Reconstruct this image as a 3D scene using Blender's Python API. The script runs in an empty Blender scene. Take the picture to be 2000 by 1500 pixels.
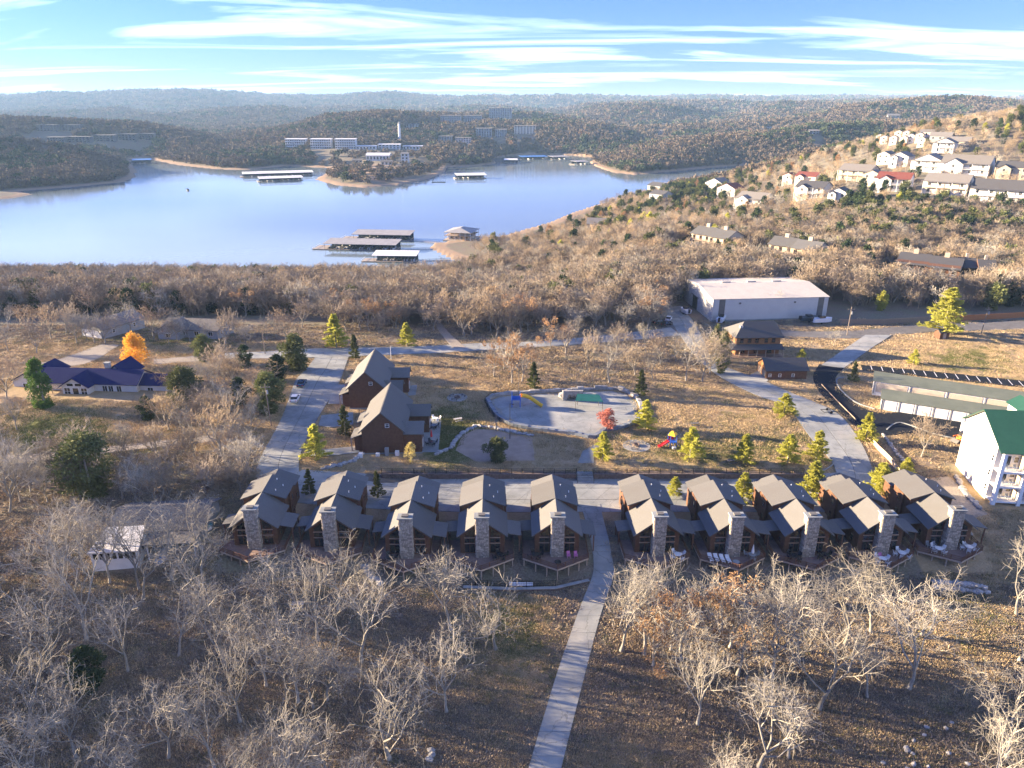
import bpy, bmesh, math, random, bisect
import numpy as np
from mathutils import Vector, Matrix
R = math.radians
S = bpy.context.scene
C = S.collection
random.seed(7); np.random.seed(7)

# ------------------------------------------------------------------ camera
H = 70.0; PITCH = R(21.0); F = 1400.0
cam = bpy.data.cameras.new('camera'); cam.sensor_width = 36; cam.lens = 36 * F / 2000
cam.clip_start = 1; cam.clip_end = 40000
camo = bpy.data.objects.new('camera', cam); C.objects.link(camo)
camo.location = (0, 0, H); camo.rotation_euler = (R(90) - PITCH, 0, 0)
S.camera = camo
# ------------------------------------------------------------------ light
SUN_EL = R(12.0); SUN_AZ = R(13)           # the sun stands left of the view and a little beyond it
w = bpy.data.worlds.new('World'); S.world = w; w.use_nodes = True
nt = w.node_tree; N = nt.nodes; L = nt.links
bg = N['Background']
sky = N.new('ShaderNodeTexSky'); sky.sky_type = 'NISHITA'; sky.sun_disc = False
sky.sun_elevation = SUN_EL; sky.sun_rotation = R(-90) + SUN_AZ
sky.air_density = 1.0; sky.dust_density = 0.0; sky.ozone_density = 2.6; sky.altitude = 300
tc = N.new('ShaderNodeTexCoord')
sep = N.new('ShaderNodeSeparateXYZ'); L.new(tc.outputs['Generated'], sep.inputs[0])
zc = N.new('ShaderNodeMath'); zc.operation = 'MAXIMUM'; zc.inputs[1].default_value = 0.0; L.new(sep.outputs[2], zc.inputs[0])
za = N.new('ShaderNodeMath'); za.operation = 'ADD'; za.inputs[1].default_value = 0.055; L.new(zc.outputs[0], za.inputs[0])
dv = N.new('ShaderNodeVectorMath'); dv.operation = 'DIVIDE'
cmb = N.new('ShaderNodeCombineXYZ')
for i in range(3): L.new(za.outputs[0], cmb.inputs[i])
L.new(tc.outputs['Generated'], dv.inputs[0]); L.new(cmb.outputs[0], dv.inputs[1])
mp = N.new('ShaderNodeMapping'); mp.inputs['Rotation'].default_value = (0, 0, R(-12)); mp.inputs['Scale'].default_value = (0.26, 0.68, 0)
mp.inputs['Location'].default_value = (1.35, 0.4, 0)
L.new(dv.outputs[0], mp.inputs[0])
nz = N.new('ShaderNodeTexNoise'); nz.inputs['Scale'].default_value = 1.0; nz.inputs['Detail'].default_value = 8; nz.inputs['Roughness'].default_value = 0.55; nz.inputs['Distortion'].default_value = 1.1
L.new(mp.outputs[0], nz.inputs['Vector'])
cr = N.new('ShaderNodeValToRGB'); cr.color_ramp.elements[0].position = 0.49; cr.color_ramp.elements[1].position = 0.84
cr.color_ramp.elements[0].color = (0, 0, 0, 1); cr.color_ramp.elements[1].color = (1, 1, 1, 1)
L.new(nz.outputs['Fac'], cr.inputs[0])
mf = N.new('ShaderNodeMath'); mf.operation = 'MULTIPLY'; mf.inputs[1].default_value = 0.85; L.new(cr.outputs[0], mf.inputs[0])
tint = N.new('ShaderNodeMix'); tint.data_type = 'RGBA'; tint.blend_type = 'MULTIPLY'; tint.inputs[0].default_value = 1.0
L.new(sky.outputs[0], tint.inputs[6]); tint.inputs[7].default_value = (0.20, 0.265, 0.66, 1)
mx = N.new('ShaderNodeMix'); mx.data_type = 'RGBA'
L.new(mf.outputs[0], mx.inputs[0]); L.new(tint.outputs[2], mx.inputs[6]); mx.inputs[7].default_value = (6.0, 7.1, 8.0, 1)
L.new(mx.outputs[2], bg.inputs['Color']); bg.inputs['Strength'].default_value = 0.07
sun = bpy.data.lights.new('sun', 'SUN'); sun.energy = 4.2; sun.angle = R(0.5); sun.color = (1.0, 0.78, 0.52)
suno = bpy.data.objects.new('sun', sun); C.objects.link(suno)
sd = Vector((math.cos(SUN_AZ) * math.cos(SUN_EL), -math.sin(SUN_AZ) * math.cos(SUN_EL), -math.sin(SUN_EL)))
suno.rotation_euler = sd.to_track_quat('-Z', 'Y').to_euler(); suno.location = (-300, 150, 200)
S.view_settings.view_transform = 'Standard'; S.view_settings.look = 'None'; S.view_settings.gamma = 1
S.view_settings.use_curve_mapping = False; S.view_settings.exposure = 2.95
HAZE = 6.5e-5
S.cycles.use_denoising = True; S.cycles.max_bounces = 5; S.cycles.diffuse_bounces = 3; S.cycles.glossy_bounces = 2
S.cycles.transmission_bounces = 2; S.cycles.transparent_max_bounces = 4; S.cycles.volume_bounces = 0
S.cycles.caustics_reflective = False; S.cycles.caustics_refractive = False; S.cycles.sample_clamp_indirect = 6

# ------------------------------------------------------------------ materials
MATS = {}
def mat(name, c1, c2=None, scale=1.0, rough=0.85, bump=0.0, bscale=None, stretch=(1, 1, 1), metal=0.0, spec=0.3, rnd=0.0, c3=None, s3=0.1, coords='Object', trans=0.0, attr=None):
    m = bpy.data.materials.new(name); m.use_nodes = True
    nt = m.node_tree; N = nt.nodes; L = nt.links; b = N['Principled BSDF']
    b.inputs['Roughness'].default_value = rough; b.inputs['Metallic'].default_value = metal
    b.inputs['Specular IOR Level'].default_value = spec
    tc = N.new('ShaderNodeTexCoord'); mp = N.new('ShaderNodeMapping'); mp.inputs['Scale'].default_value = stretch
    L.new(tc.outputs[coords], mp.inputs[0])
    out = None
    if c2 is None: c2 = tuple(v * 0.8 for v in c1)
    nz = N.new('ShaderNodeTexNoise'); nz.inputs['Scale'].default_value = scale; nz.inputs['Detail'].default_value = 5; nz.inputs['Roughness'].default_value = 0.65
    L.new(mp.outputs[0], nz.inputs['Vector'])
    rp = N.new('ShaderNodeValToRGB'); rp.color_ramp.elements[0].position = 0.35; rp.color_ramp.elements[1].position = 0.65
    rp.color_ramp.elements[0].color = (*c1, 1); rp.color_ramp.elements[1].color = (*c2, 1)
    L.new(nz.outputs['Fac'], rp.inputs[0]); out = rp.outputs[0]
    if c3 is not None:
        n3 = N.new('ShaderNodeTexNoise'); n3.inputs['Scale'].default_value = s3; n3.inputs['Detail'].default_value = 3
        L.new(tc.outputs[coords], n3.inputs['Vector'])
        r3 = N.new('ShaderNodeValToRGB'); r3.color_ramp.elements[0].position = 0.5; r3.color_ramp.elements[1].position = 0.66
        r3.color_ramp.elements[0].color = (0, 0, 0, 1); r3.color_ramp.elements[1].color = (1, 1, 1, 1)
        L.new(n3.outputs['Fac'], r3.inputs[0])
        x = N.new('ShaderNodeMix'); x.data_type = 'RGBA'; L.new(r3.outputs[0], x.inputs[0]); L.new(out, x.inputs[6]); x.inputs[7].default_value = (*c3, 1); out = x.outputs[2]
    if rnd > 0 or attr:
        mr = N.new('ShaderNodeMapRange'); mr.inputs[3].default_value = 1 - rnd; mr.inputs[4].default_value = 1 + rnd
        if attr:
            at = N.new('ShaderNodeAttribute'); at.attribute_name = attr; L.new(at.outputs['Fac'], mr.inputs[0])
        else:
            oi = N.new('ShaderNodeObjectInfo'); L.new(oi.outputs['Random'], mr.inputs[0])
        v = N.new('ShaderNodeVectorMath'); v.operation = 'SCALE'; L.new(out, v.inputs[0]); L.new(mr.outputs[0], v.inputs['Scale']); out = v.outputs[0]
    L.new(out, b.inputs['Base Color'])
    if bump > 0:
        n2 = N.new('ShaderNodeTexNoise'); n2.inputs['Scale'].default_value = bscale or scale * 2; n2.inputs['Detail'].default_value = 4
        L.new(mp.outputs[0], n2.inputs['Vector'])
        bp = N.new('ShaderNodeBump'); bp.inputs['Strength'].default_value = min(1, bump); bp.inputs['Distance'].default_value = 0.1
        L.new(n2.outputs['Fac'], bp.inputs['Height']); L.new(bp.outputs[0], b.inputs['Normal'])
    if trans > 0:
        td = N.new('ShaderNodeBsdfTranslucent'); L.new(out, td.inputs[0]); ms = N.new('ShaderNodeMixShader'); ms.inputs[0].default_value = trans
        L.new(b.outputs[0], ms.inputs[1]); L.new(td.outputs[0], ms.inputs[2]); L.new(ms.outputs[0], N['Material Output'].inputs[0])
    MATS[name] = m
    return m
def wave_mat(name, c1, c2, wscale, direction='Z', rough=0.8, bump=0.5, nscale=3.0, rnd=0.0, metal=0.0, spec=0.3):
    """boards, courses or ribs: bands along one axis over noise"""
    m = mat(name, c1, c2, nscale, rough, rnd=rnd, metal=metal, spec=spec)
    nt = m.node_tree; N = nt.nodes; L = nt.links; b = N['Principled BSDF']
    tc = N.new('ShaderNodeTexCoord'); wv = N.new('ShaderNodeTexWave'); wv.bands_direction = direction; wv.wave_profile = 'SAW'
    wv.inputs['Scale'].default_value = wscale; wv.inputs['Distortion'].default_value = 0.15; wv.inputs['Detail'].default_value = 1
    L.new(tc.outputs['Object'], wv.inputs['Vector'])
    old = b.inputs['Base Color'].links[0].from_socket
    mr = N.new('ShaderNodeMapRange'); mr.inputs[3].default_value = 0.72; mr.inputs[4].default_value = 1.1; L.new(wv.outputs['Fac'], mr.inputs[0])
    v = N.new('ShaderNodeVectorMath'); v.operation = 'SCALE'; L.new(old, v.inputs[0]); L.new(mr.outputs[0], v.inputs['Scale']); L.new(v.outputs[0], b.inputs['Base Color'])
    bp = N.new('ShaderNodeBump'); bp.inputs['Strength'].default_value = bump; bp.inputs['Distance'].default_value = 0.08
    L.new(wv.outputs['Fac'], bp.inputs['Height']); L.new(bp.outputs[0], b.inputs['Normal'])
    return m
M = MATS
mat('concrete', (0.30, 0.315, 0.305), (0.225, 0.238, 0.235), 0.35, 0.9, 0.15, 6, c3=(0.345, 0.345, 0.32), s3=0.12, coords='Object', rnd=0.09)
mat('joint', (0.12, 0.11, 0.10), rough=0.95)
mat('asphalt', (0.014, 0.017, 0.023), (0.02, 0.023, 0.03), 1.5, 0.9, 0.1, 8, spec=0.08)
mat('old_asphalt', (0.17, 0.165, 0.16), (0.13, 0.125, 0.12), 0.8, 0.9, 0.2, 8)
mat('paint_white', (0.78, 0.78, 0.76), (0.68, 0.68, 0.66), 2.0, 0.6)
mat('gravel', (0.34, 0.30, 0.25), (0.22, 0.19, 0.16), 3.0, 0.95, 0.5, 8)
mat('dirt', (0.24, 0.16, 0.10), (0.16, 0.10, 0.065), 0.7, 0.95, 0.4, 4)
mat('sand', (0.36, 0.27, 0.20), (0.28, 0.21, 0.155), 0.5, 0.95, 0.3, 5)
mat('shingle', (0.148, 0.146, 0.141), (0.108, 0.107, 0.104), 5.0, 0.95, 0.25, 9, spec=0.12, stretch=(1, 1, 3), rnd=0.14, c3=(0.125, 0.122, 0.117), s3=0.3)
mat('shingle_dark', (0.085, 0.083, 0.085), (0.06, 0.06, 0.065), 5.0, 0.93, 0.25, 9, stretch=(1, 1, 3))
mat('shingle_blue', (0.016, 0.02, 0.075), (0.022, 0.026, 0.09), 4.0, 0.95, 0.1, 9, spec=0.05)
mat('shingle_grey', (0.22, 0.20, 0.18), (0.16, 0.15, 0.135), 4.0, 0.93, 0.2, 9, rnd=0.2)
mat('shingle_red', (0.20, 0.06, 0.045), (0.15, 0.045, 0.035), 4.0, 0.9, 0.2, 9)
wave_mat('log_siding', (0.165, 0.082, 0.048), (0.11, 0.054, 0.032), 1.0, 'Z', 0.75, 0.6, 1.4, rnd=0.1)
wave_mat('log_honey', (0.34, 0.17, 0.07), (0.25, 0.12, 0.05), 1.0, 'Z', 0.7, 0.6, 1.4)
wave_mat('deck_wood', (0.27, 0.185, 0.15), (0.20, 0.135, 0.11), 2.1, 'X', 0.85, 0.4, 1.5)
mat('trim_brown', (0.15, 0.075, 0.045), (0.11, 0.053, 0.032), 2, 0.7)
mat('pale_wood', (0.42, 0.33, 0.25), (0.34, 0.26, 0.19), 3, 0.75)
mat('stone', (0.47, 0.41, 0.335), (0.29, 0.25, 0.20), 2.2, 0.9, 0.5, 7, attr='tone', rnd=0.35)
mat('stone_grey', (0.36, 0.35, 0.33), (0.24, 0.23, 0.22), 1.6, 0.9, 0.6, 5, rnd=0.2)
mat('mortar', (0.13, 0.12, 0.105), rough=0.95)
mat('stone_wall', (0.20, 0.15, 0.125), (0.10, 0.08, 0.07), 2.4, 0.95, 0.9, 3.5)
mat('glass', (0.012, 0.016, 0.02), (0.02, 0.024, 0.028), 0.4, 0.07, spec=0.8)
mat('black_metal', (0.016, 0.015, 0.014), rough=0.55)
mat('white_paint', (0.80, 0.79, 0.76), (0.72, 0.71, 0.68), 0.7, 0.7)
wave_mat('white_siding', (0.62, 0.61, 0.59), (0.56, 0.55, 0.53), 1.3, 'Z', 0.7, 0.25, 0.8)
wave_mat('grey_siding', (0.33, 0.35, 0.36), (0.28, 0.30, 0.31), 1.3, 'Z', 0.7, 0.25, 0.8)
wave_mat('tan_siding', (0.50, 0.42, 0.32), (0.43, 0.36, 0.27), 1.3, 'Z', 0.75, 0.25, 0.8)
mat('cream_wall', (0.78, 0.73, 0.64), (0.70, 0.65, 0.56), 0.25, 0.85, c3=(0.66, 0.60, 0.51), s3=0.2)
mat('shingle_slate', (0.13, 0.125, 0.12), (0.095, 0.09, 0.09), 3.0, 0.93, 0.2, 9)
mat('leaf_pale', (0.55, 0.46, 0.18), (0.42, 0.36, 0.13), 1.2, 0.8, trans=0.3)
mat('stucco_cream', (0.70, 0.62, 0.50), (0.62, 0.54, 0.43), 0.6, 0.85)
mat('stucco_pink', (0.66, 0.52, 0.47), (0.58, 0.46, 0.41), 0.6, 0.85)
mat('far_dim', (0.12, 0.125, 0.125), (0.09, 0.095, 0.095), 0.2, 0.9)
mat('far_grey', (0.30, 0.31, 0.31), (0.24, 0.25, 0.25), 0.2, 0.85)
wave_mat('metal_wall', (0.62, 0.60, 0.54), (0.57, 0.55, 0.50), 2.2, 'X', 0.55, 0.35, 0.3)
wave_mat('metal_roof', (0.50, 0.465, 0.41), (0.44, 0.41, 0.365), 1.3, 'X', 0.5, 0.35, 0.35)
mat('metal_dark', (0.15, 0.14, 0.12), (0.12, 0.11, 0.10), 1, 0.6)
wave_mat('green_roof', (0.016, 0.062, 0.042), (0.02, 0.075, 0.05), 1.6, 'X', 0.45, 0.5, 0.5)
mat('turf_roof', (0.16, 0.175, 0.125), (0.125, 0.14, 0.10), 0.3, 0.8, 0.1, 3)
mat('tan_panel', (0.52, 0.45, 0.36), (0.46, 0.40, 0.32), 1, 0.75)
mat('dock_roof', (0.33, 0.32, 0.30), (0.26, 0.25, 0.24), 0.25, 0.6)
mat('dock_roof_white', (0.74, 0.73, 0.70), (0.66, 0.65, 0.62), 0.25, 0.6)
mat('dock_blue', (0.05, 0.17, 0.42), rough=0.5)
mat('dock_deck', (0.36, 0.31, 0.26), (0.28, 0.24, 0.20), 1, 0.85)
mat('dark_boat', (0.03, 0.05, 0.07), (0.05, 0.08, 0.10), 1, 0.5)
mat('white_gel', (0.78, 0.79, 0.80), (0.70, 0.71, 0.73), 1, 0.25, spec=0.5)
mat('car_white', (0.80, 0.80, 0.80), (0.76, 0.76, 0.77), 1, 0.22, spec=0.6)
mat('car_blue', (0.02, 0.06, 0.12), (0.025, 0.07, 0.14), 1, 0.2, spec=0.7)
mat('car_dark', (0.025, 0.027, 0.03), rough=0.25, spec=0.6)
mat('tyre', (0.02, 0.02, 0.02), rough=0.9)
mat('rim', (0.5, 0.5, 0.52), rough=0.3, metal=0.8)
mat('lamp_white', (0.85, 0.85, 0.82), rough=0.2)
mat('lamp_red', (0.5, 0.02, 0.02), rough=0.3)
mat('plastic_white', (0.80, 0.80, 0.79), rough=0.5)
mat('plastic_pink', (0.62, 0.20, 0.42), rough=0.5)
mat('plastic_red', (0.60, 0.03, 0.04), rough=0.4)
mat('plastic_blue', (0.03, 0.12, 0.50), rough=0.4)
mat('plastic_yellow', (0.85, 0.50, 0.03), rough=0.4)
mat('plastic_green', (0.02, 0.13, 0.10), rough=0.5)
mat('plastic_orange', (0.75, 0.20, 0.03), rough=0.45)
mat('teal_tarp', (0.03, 0.16, 0.20), (0.05, 0.22, 0.26), 1.2, 0.6, 0.4, 2)
mat('blue_tile', (0.10, 0.14, 0.20), (0.20, 0.21, 0.22), 1.0, 0.6)
mat('pole_wood', (0.26, 0.21, 0.165), (0.18, 0.145, 0.115), 3, 0.9)
mat('cedar_fence', (0.42, 0.17, 0.06), (0.32, 0.13, 0.05), 2, 0.85)
mat('bark', (0.30, 0.28, 0.24), (0.20, 0.186, 0.16), 3.0, 0.95, 0.4, 5, rnd=0.22)
mat('twig', (0.36, 0.33, 0.27), (0.27, 0.248, 0.20), 0.7, 0.95, rnd=0.2)
mat('twig_brown', (0.22, 0.18, 0.132), (0.30, 0.245, 0.18), 0.3, 0.95, rnd=0.38)
mat('twig_tan', (0.36, 0.275, 0.175), (0.29, 0.22, 0.14), 0.3, 0.95, rnd=0.35)
mat('leaf_rust', (0.44, 0.28, 0.14), (0.34, 0.20, 0.10), 1.2, 0.8, rnd=0.25, trans=0.25)
mat('leaf_gold', (0.80, 0.47, 0.07), (0.70, 0.36, 0.05), 1.0, 0.8, rnd=0.12, trans=0.3)
mat('leaf_pink', (0.50, 0.20, 0.15), (0.40, 0.15, 0.11), 1.2, 0.8, trans=0.25)
mat('needle_lime', (0.54, 0.52, 0.10), (0.40, 0.41, 0.08), 0.9, 0.8, rnd=0.15, trans=0.45)
mat('needle_green', (0.15, 0.165, 0.055), (0.085, 0.10, 0.035), 0.8, 0.85, rnd=0.25, trans=0.15)
mat('needle_dark', (0.05, 0.08, 0.028), (0.03, 0.05, 0.02), 0.8, 0.85, rnd=0.25, trans=0.1)
mat('ivy', (0.11, 0.19, 0.03), (0.06, 0.12, 0.02), 1.0, 0.7, trans=0.2)
mat('far_brown', (0.125, 0.098, 0.072), (0.165, 0.128, 0.092), 0.02, 0.95, rnd=0.09)
mat('far_tan', (0.185, 0.142, 0.095), (0.15, 0.114, 0.078), 0.02, 0.95, rnd=0.09)
mat('far_green', (0.05, 0.07, 0.035), (0.075, 0.095, 0.045), 0.08, 0.95, rnd=0.3)
mat('far_rust', (0.21, 0.13, 0.075), (0.18, 0.11, 0.065), 0.08, 0.95, rnd=0.25)
# pattern materials keep their texture in the object's own space

def crack_layer(m, dark, scale, stain):
    """hairline cracks and broad water stains over a paving colour"""
    nt = m.node_tree; N = nt.nodes; L = nt.links; b = N['Principled BSDF']; src = b.inputs['Base Color'].links[0].from_socket
    tc = N.new('ShaderNodeTexCoord'); nz = N.new('ShaderNodeTexNoise'); nz.inputs['Scale'].default_value = 1.3; L.new(tc.outputs['Object'], nz.inputs['Vector'])
    ad = N.new('ShaderNodeVectorMath'); ad.operation = 'ADD'; L.new(tc.outputs['Object'], ad.inputs[0]); L.new(nz.outputs['Color'], ad.inputs[1])
    vo = N.new('ShaderNodeTexVoronoi'); vo.feature = 'DISTANCE_TO_EDGE'; vo.inputs['Scale'].default_value = scale; L.new(ad.outputs[0], vo.inputs['Vector'])
    mr = N.new('ShaderNodeMapRange'); mr.inputs[1].default_value = 0.0; mr.inputs[2].default_value = 0.012; mr.inputs[3].default_value = dark; mr.inputs[4].default_value = 1.0; L.new(vo.outputs['Distance'], mr.inputs[0])
    n2 = N.new('ShaderNodeTexNoise'); n2.inputs['Scale'].default_value = 0.22; n2.inputs['Detail'].default_value = 6; n2.inputs['Roughness'].default_value = .7; L.new(tc.outputs['Object'], n2.inputs['Vector'])
    m2 = N.new('ShaderNodeMapRange'); m2.inputs[1].default_value = .35; m2.inputs[2].default_value = .7; m2.inputs[3].default_value = 1.06; m2.inputs[4].default_value = stain; L.new(n2.outputs['Fac'], m2.inputs[0])
    mu = N.new('ShaderNodeMath'); mu.operation = 'MULTIPLY'; L.new(mr.outputs[0], mu.inputs[0]); L.new(m2.outputs[0], mu.inputs[1])
    v = N.new('ShaderNodeVectorMath'); v.operation = 'SCALE'; L.new(src, v.inputs[0]); L.new(mu.outputs[0], v.inputs['Scale']); L.new(v.outputs[0], b.inputs['Base Color'])
crack_layer(M['concrete'], .62, .16, .74); crack_layer(M['old_asphalt'], .6, .2, .75)
# ------------------------------------------------------------------ mesh tools
class MB:
    def __init__(s): s.v = []; s.f = []
    def poly(s, pts):
        b = len(s.v); s.v += [tuple(p) for p in pts]; s.f.append(tuple(range(b, b + len(pts)))); return s
    def box(s, x0, x1, y0, y1, z0, z1, rz=0.0, c=None):
        pts = [(x, y, z) for z in (z0, z1) for x, y in ((x0, y0), (x1, y0), (x1, y1), (x0, y1))]
        if rz:
            cx, cy = c or ((x0 + x1) / 2, (y0 + y1) / 2); ca, sa = math.cos(rz), math.sin(rz)
            pts = [(cx + (x - cx) * ca - (y - cy) * sa, cy + (x - cx) * sa + (y - cy) * ca, z) for x, y, z in pts]
        b = len(s.v); s.v += pts
        s.f += [(b, b + 3, b + 2, b + 1), (b + 4, b + 5, b + 6, b + 7)] + [(b + i, b + (i + 1) % 4, b + 4 + (i + 1) % 4, b + 4 + i) for i in range(4)]
        return s
    def prism(s, pts, vec):
        """closed polygon swept along vec (polygon counter-clockwise seen against vec)"""
        n = len(pts); b = len(s.v); v = Vector(vec)
        s.v += [tuple(p) for p in pts] + [tuple(Vector(p) + v) for p in pts]
        s.f.append(tuple(range(b + n - 1, b - 1, -1))); s.f.append(tuple(range(b + n, b + 2 * n)))
        s.f += [(b + i, b + (i + 1) % n, b + n + (i + 1) % n, b + n + i) for i in range(n)]
        return s
    def slab(s, pts, t):
        a, b_, c = (Vector(p) for p in pts[:3]); n = (b_ - a).cross(c - a).normalized()
        if n.z < 0: n = -n; pts = list(reversed(pts))
        return s.prism([tuple(Vector(p) - n * t) for p in pts], n * t)
    def tube(s, p0, p1, r0, r1, n=5, caps=False):
        p0, p1 = Vector(p0), Vector(p1); d = (p1 - p0)
        if d.length < 1e-6: return s
        d.normalize(); a = d.orthogonal().normalized(); c = d.cross(a); b = len(s.v)
        for p, r in ((p0, r0), (p1, r1)):
            for i in range(n):
                t = 2 * math.pi * i / n; q = p + (a * math.cos(t) + c * math.sin(t)) * r; s.v.append((q.x, q.y, q.z))
        s.f += [(b + i, b + (i + 1) % n, b + n + (i + 1) % n, b + n + i) for i in range(n)]
        if caps: s.f.append(tuple(range(b + n - 1, b - 1, -1))); s.f.append(tuple(range(b + n, b + 2 * n)))
        return s
    def lathe(s, prof, n=12, c=(0, 0)):
        b = len(s.v); k = len(prof)
        for r, z in prof:
            for i in range(n):
                t = 2 * math.pi * i / n; s.v.append((c[0] + r * math.cos(t), c[1] + r * math.sin(t), z))
        for j in range(k - 1):
            for i in range(n): s.f.append((b + j * n + i, b + j * n + (i + 1) % n, b + (j + 1) * n + (i + 1) % n, b + (j + 1) * n + i))
        s.f.append(tuple(range(b + n - 1, b - 1, -1))); s.f.append(tuple(range(b + (k - 1) * n, b + k * n)))
        return s
    def mesh(s, name, m=None, smooth=False):
        me = bpy.data.meshes.new(name); me.from_pydata(s.v, [], s.f)
        if m: me.materials.append(MATS[m] if isinstance(m, str) else m)
        if smooth: me.polygons.foreach_set('use_smooth', [True] * len(me.polygons))
        me.update(); return me
def obj(name, me, parent=None, loc=None, rz=0.0, sc=None):
    o = bpy.data.objects.new(name, me); C.objects.link(o)
    if parent is not None: o.parent = parent
    if loc is not None: o.location = loc
    if rz: o.rotation_euler = (0, 0, rz)
    if sc is not None: o.scale = sc if not isinstance(sc, (int, float)) else (sc, sc, sc)
    return o
def part(name, mb, m, parent, smooth=False, label=None):
    o = obj(name, mb.mesh(name, m, smooth) if isinstance(mb, MB) else mb, parent)
    if label: o['label'] = label
    return o
def tag(o, label, cat, group=None, kind=None):
    o['label'] = label; o['category'] = cat
    if group: o['group'] = group
    if kind: o['kind'] = kind
    return o
def thing(name, label, cat, loc=(0, 0, 0), rz=0.0, group=None):
    o = obj(name, None, None, loc, rz); o.empty_display_size = 0.5; return tag(o, label, cat, group)
def struct(name, me, parent=None):
    o = obj(name, me, parent)
    if parent is None: o['kind'] = 'structure'
    return o
KIDS = {}
def children(o): return [c for c in bpy.data.objects if c.parent == o]
def copy_tree(o, loc=None, rz=None, label=None, group=None, sc=None, parent=None, kids=None):
    c = o.copy(); C.objects.link(c)
    if parent is not None: c.parent = parent
    if loc is not None: c.location = loc
    if rz is not None: c.rotation_euler = (0, 0, rz)
    if sc is not None: c.scale = (sc, sc, sc) if isinstance(sc, (int, float)) else sc
    if label: c['label'] = label
    if group: c['group'] = group
    for k, ks in (kids if kids is not None else tree_of(o)): copy_tree(k, parent=c, kids=ks)
    return c
def tree_of(o): return [(k, tree_of(k)) for k in o.children]

# ------------------------------------------------------------------ pixel -> world
CP, SP = math.cos(PITCH), math.sin(PITCH)
def ray(px, py):
    dx, dy = (px - 1000) / F, (750 - py) / F
    return dx, CP + dy * SP, -SP + dy * CP
def at(px, py, z=0.0):
    x, y, d = ray(px, py); t = (z - H) / d
    return (x * t, y * t, z)
def proj(x, y, z):
    d = y * CP + (H - z) * SP; u = y * SP - (H - z) * CP
    return 1000 + F * x / d, 750 - F * u / d
def ss(a, b, x):
    t = np.clip((x - a) / (b - a), 0, 1); return t * t * (3 - 2 * t)
# ------------------------------------------------------------------ terrain
LAKE = -20.0
_lake_px = [(-700, 540), (-200, 540), (300, 541), (800, 540), (890, 528), (930, 512), (880, 505), (862, 496), (838, 484), (850, 475), (900, 468), (935, 466),
            (985, 460), (1075, 434), (1125, 413), (1200, 392), (1300, 371), (1400, 355), (1480, 342), (1540, 328), (1440, 323), (1330, 333),
            (1240, 341), (1195, 336), (1165, 325), (1152, 317), (1172, 308), (1120, 303), (1060, 301), (1000, 303), (962, 309), (968, 319), (935, 324), (872, 326),
            (868, 336), (840, 348), (780, 361), (710, 366), (655, 361), (618, 350), (640, 338), (650, 328), (560, 324), (480, 332), (420, 330), (350, 322), (300, 312),
            (275, 306), (250, 312), (262, 332), (264, 346), (235, 356), (150, 364), (60, 371), (35, 374), (58, 379), (30, 386), (-60, 394), (-300, 410), (-700, 425)]
LKP = np.array([at(px, py, LAKE)[:2] for px, py in _lake_px])
def lake_sd(X, Y):
    """signed distance to the shore, positive on land"""
    d = np.full(X.shape, 1e9); ins = np.zeros(X.shape, bool); n = len(LKP)
    for i in range(n):
        ax, ay = LKP[i]; bx, by = LKP[(i + 1) % n]; ex, ey = bx - ax, by - ay
        t = np.clip(((X - ax) * ex + (Y - ay) * ey) / (ex * ex + ey * ey), 0, 1)
        d = np.minimum(d, np.hypot(X - ax - t * ex, Y - ay - t * ey))
        cond = ((ay > Y) != (by > Y))
        with np.errstate(divide='ignore', invalid='ignore'):
            ins ^= cond & (X < (bx - ax) * (Y - ay) / (by - ay) + ax)
    return np.where(ins, -d, d)
RIDGES = [  # depth, front width, back width, silhouette in the photograph
    (6800, 1700, 3000, [(-800, 195), (0, 193), (100, 189), (200, 190), (330, 187), (390, 186), (480, 192), (600, 197), (690, 195), (760, 192), (880, 198), (1000, 199), (1200, 198), (1400, 198), (2000, 200), (2800, 200)]),
    (4000, 650, 900, [(-800, 236), (0, 230), (150, 226), (230, 219), (380, 222), (500, 219), (580, 216), (700, 216), (900, 214), (1000, 212), (1100, 215), (1300, 206), (1500, 205), (2000, 203), (2800, 203)]),
    (1950, 420, 330, [(150, 330), (300, 292), (450, 258), (560, 224), (640, 209), (760, 214), (850, 228), (930, 240), (1000, 244), (1080, 243), (1150, 246), (1230, 262), (1300, 300)]),
    (2400, 250, 350, [(700, 262), (830, 236), (950, 229), (1040, 231), (1120, 236), (1180, 262), (1300, 280)]),
    (1700, 190, 260, [(-800, 232), (0, 237), (150, 243), (350, 252), (420, 266), (500, 300), (560, 330)]),
    (1160, 95, 130, [(-800, 258), (-200, 262), (0, 266), (100, 272), (180, 290), (235, 318), (262, 350), (300, 420)]),
    (3000, 520, 500, [(900, 250), (1040, 224), (1100, 214), (1180, 205), (1350, 201), (1500, 206), (1650, 214), (2000, 215), (2800, 215)]),
    (2050, 250, 260, [(1060, 310), (1130, 270), (1250, 254), (1400, 248), (1560, 238), (1640, 230), (1900, 226), (2800, 226)]),
    (1430, 140, 180, [(1080, 360), (1140, 322), (1180, 303), (1260, 287), (1330, 276), (1500, 266), (1600, 250), (1700, 246), (2000, 246), (2800, 246)]),
    (2300, 560, 500, [(1380, 262), (1500, 240), (1640, 218), (1750, 207), (1850, 200), (1950, 192), (2000, 189), (2400, 182), (2900, 180)]),
]
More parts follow.
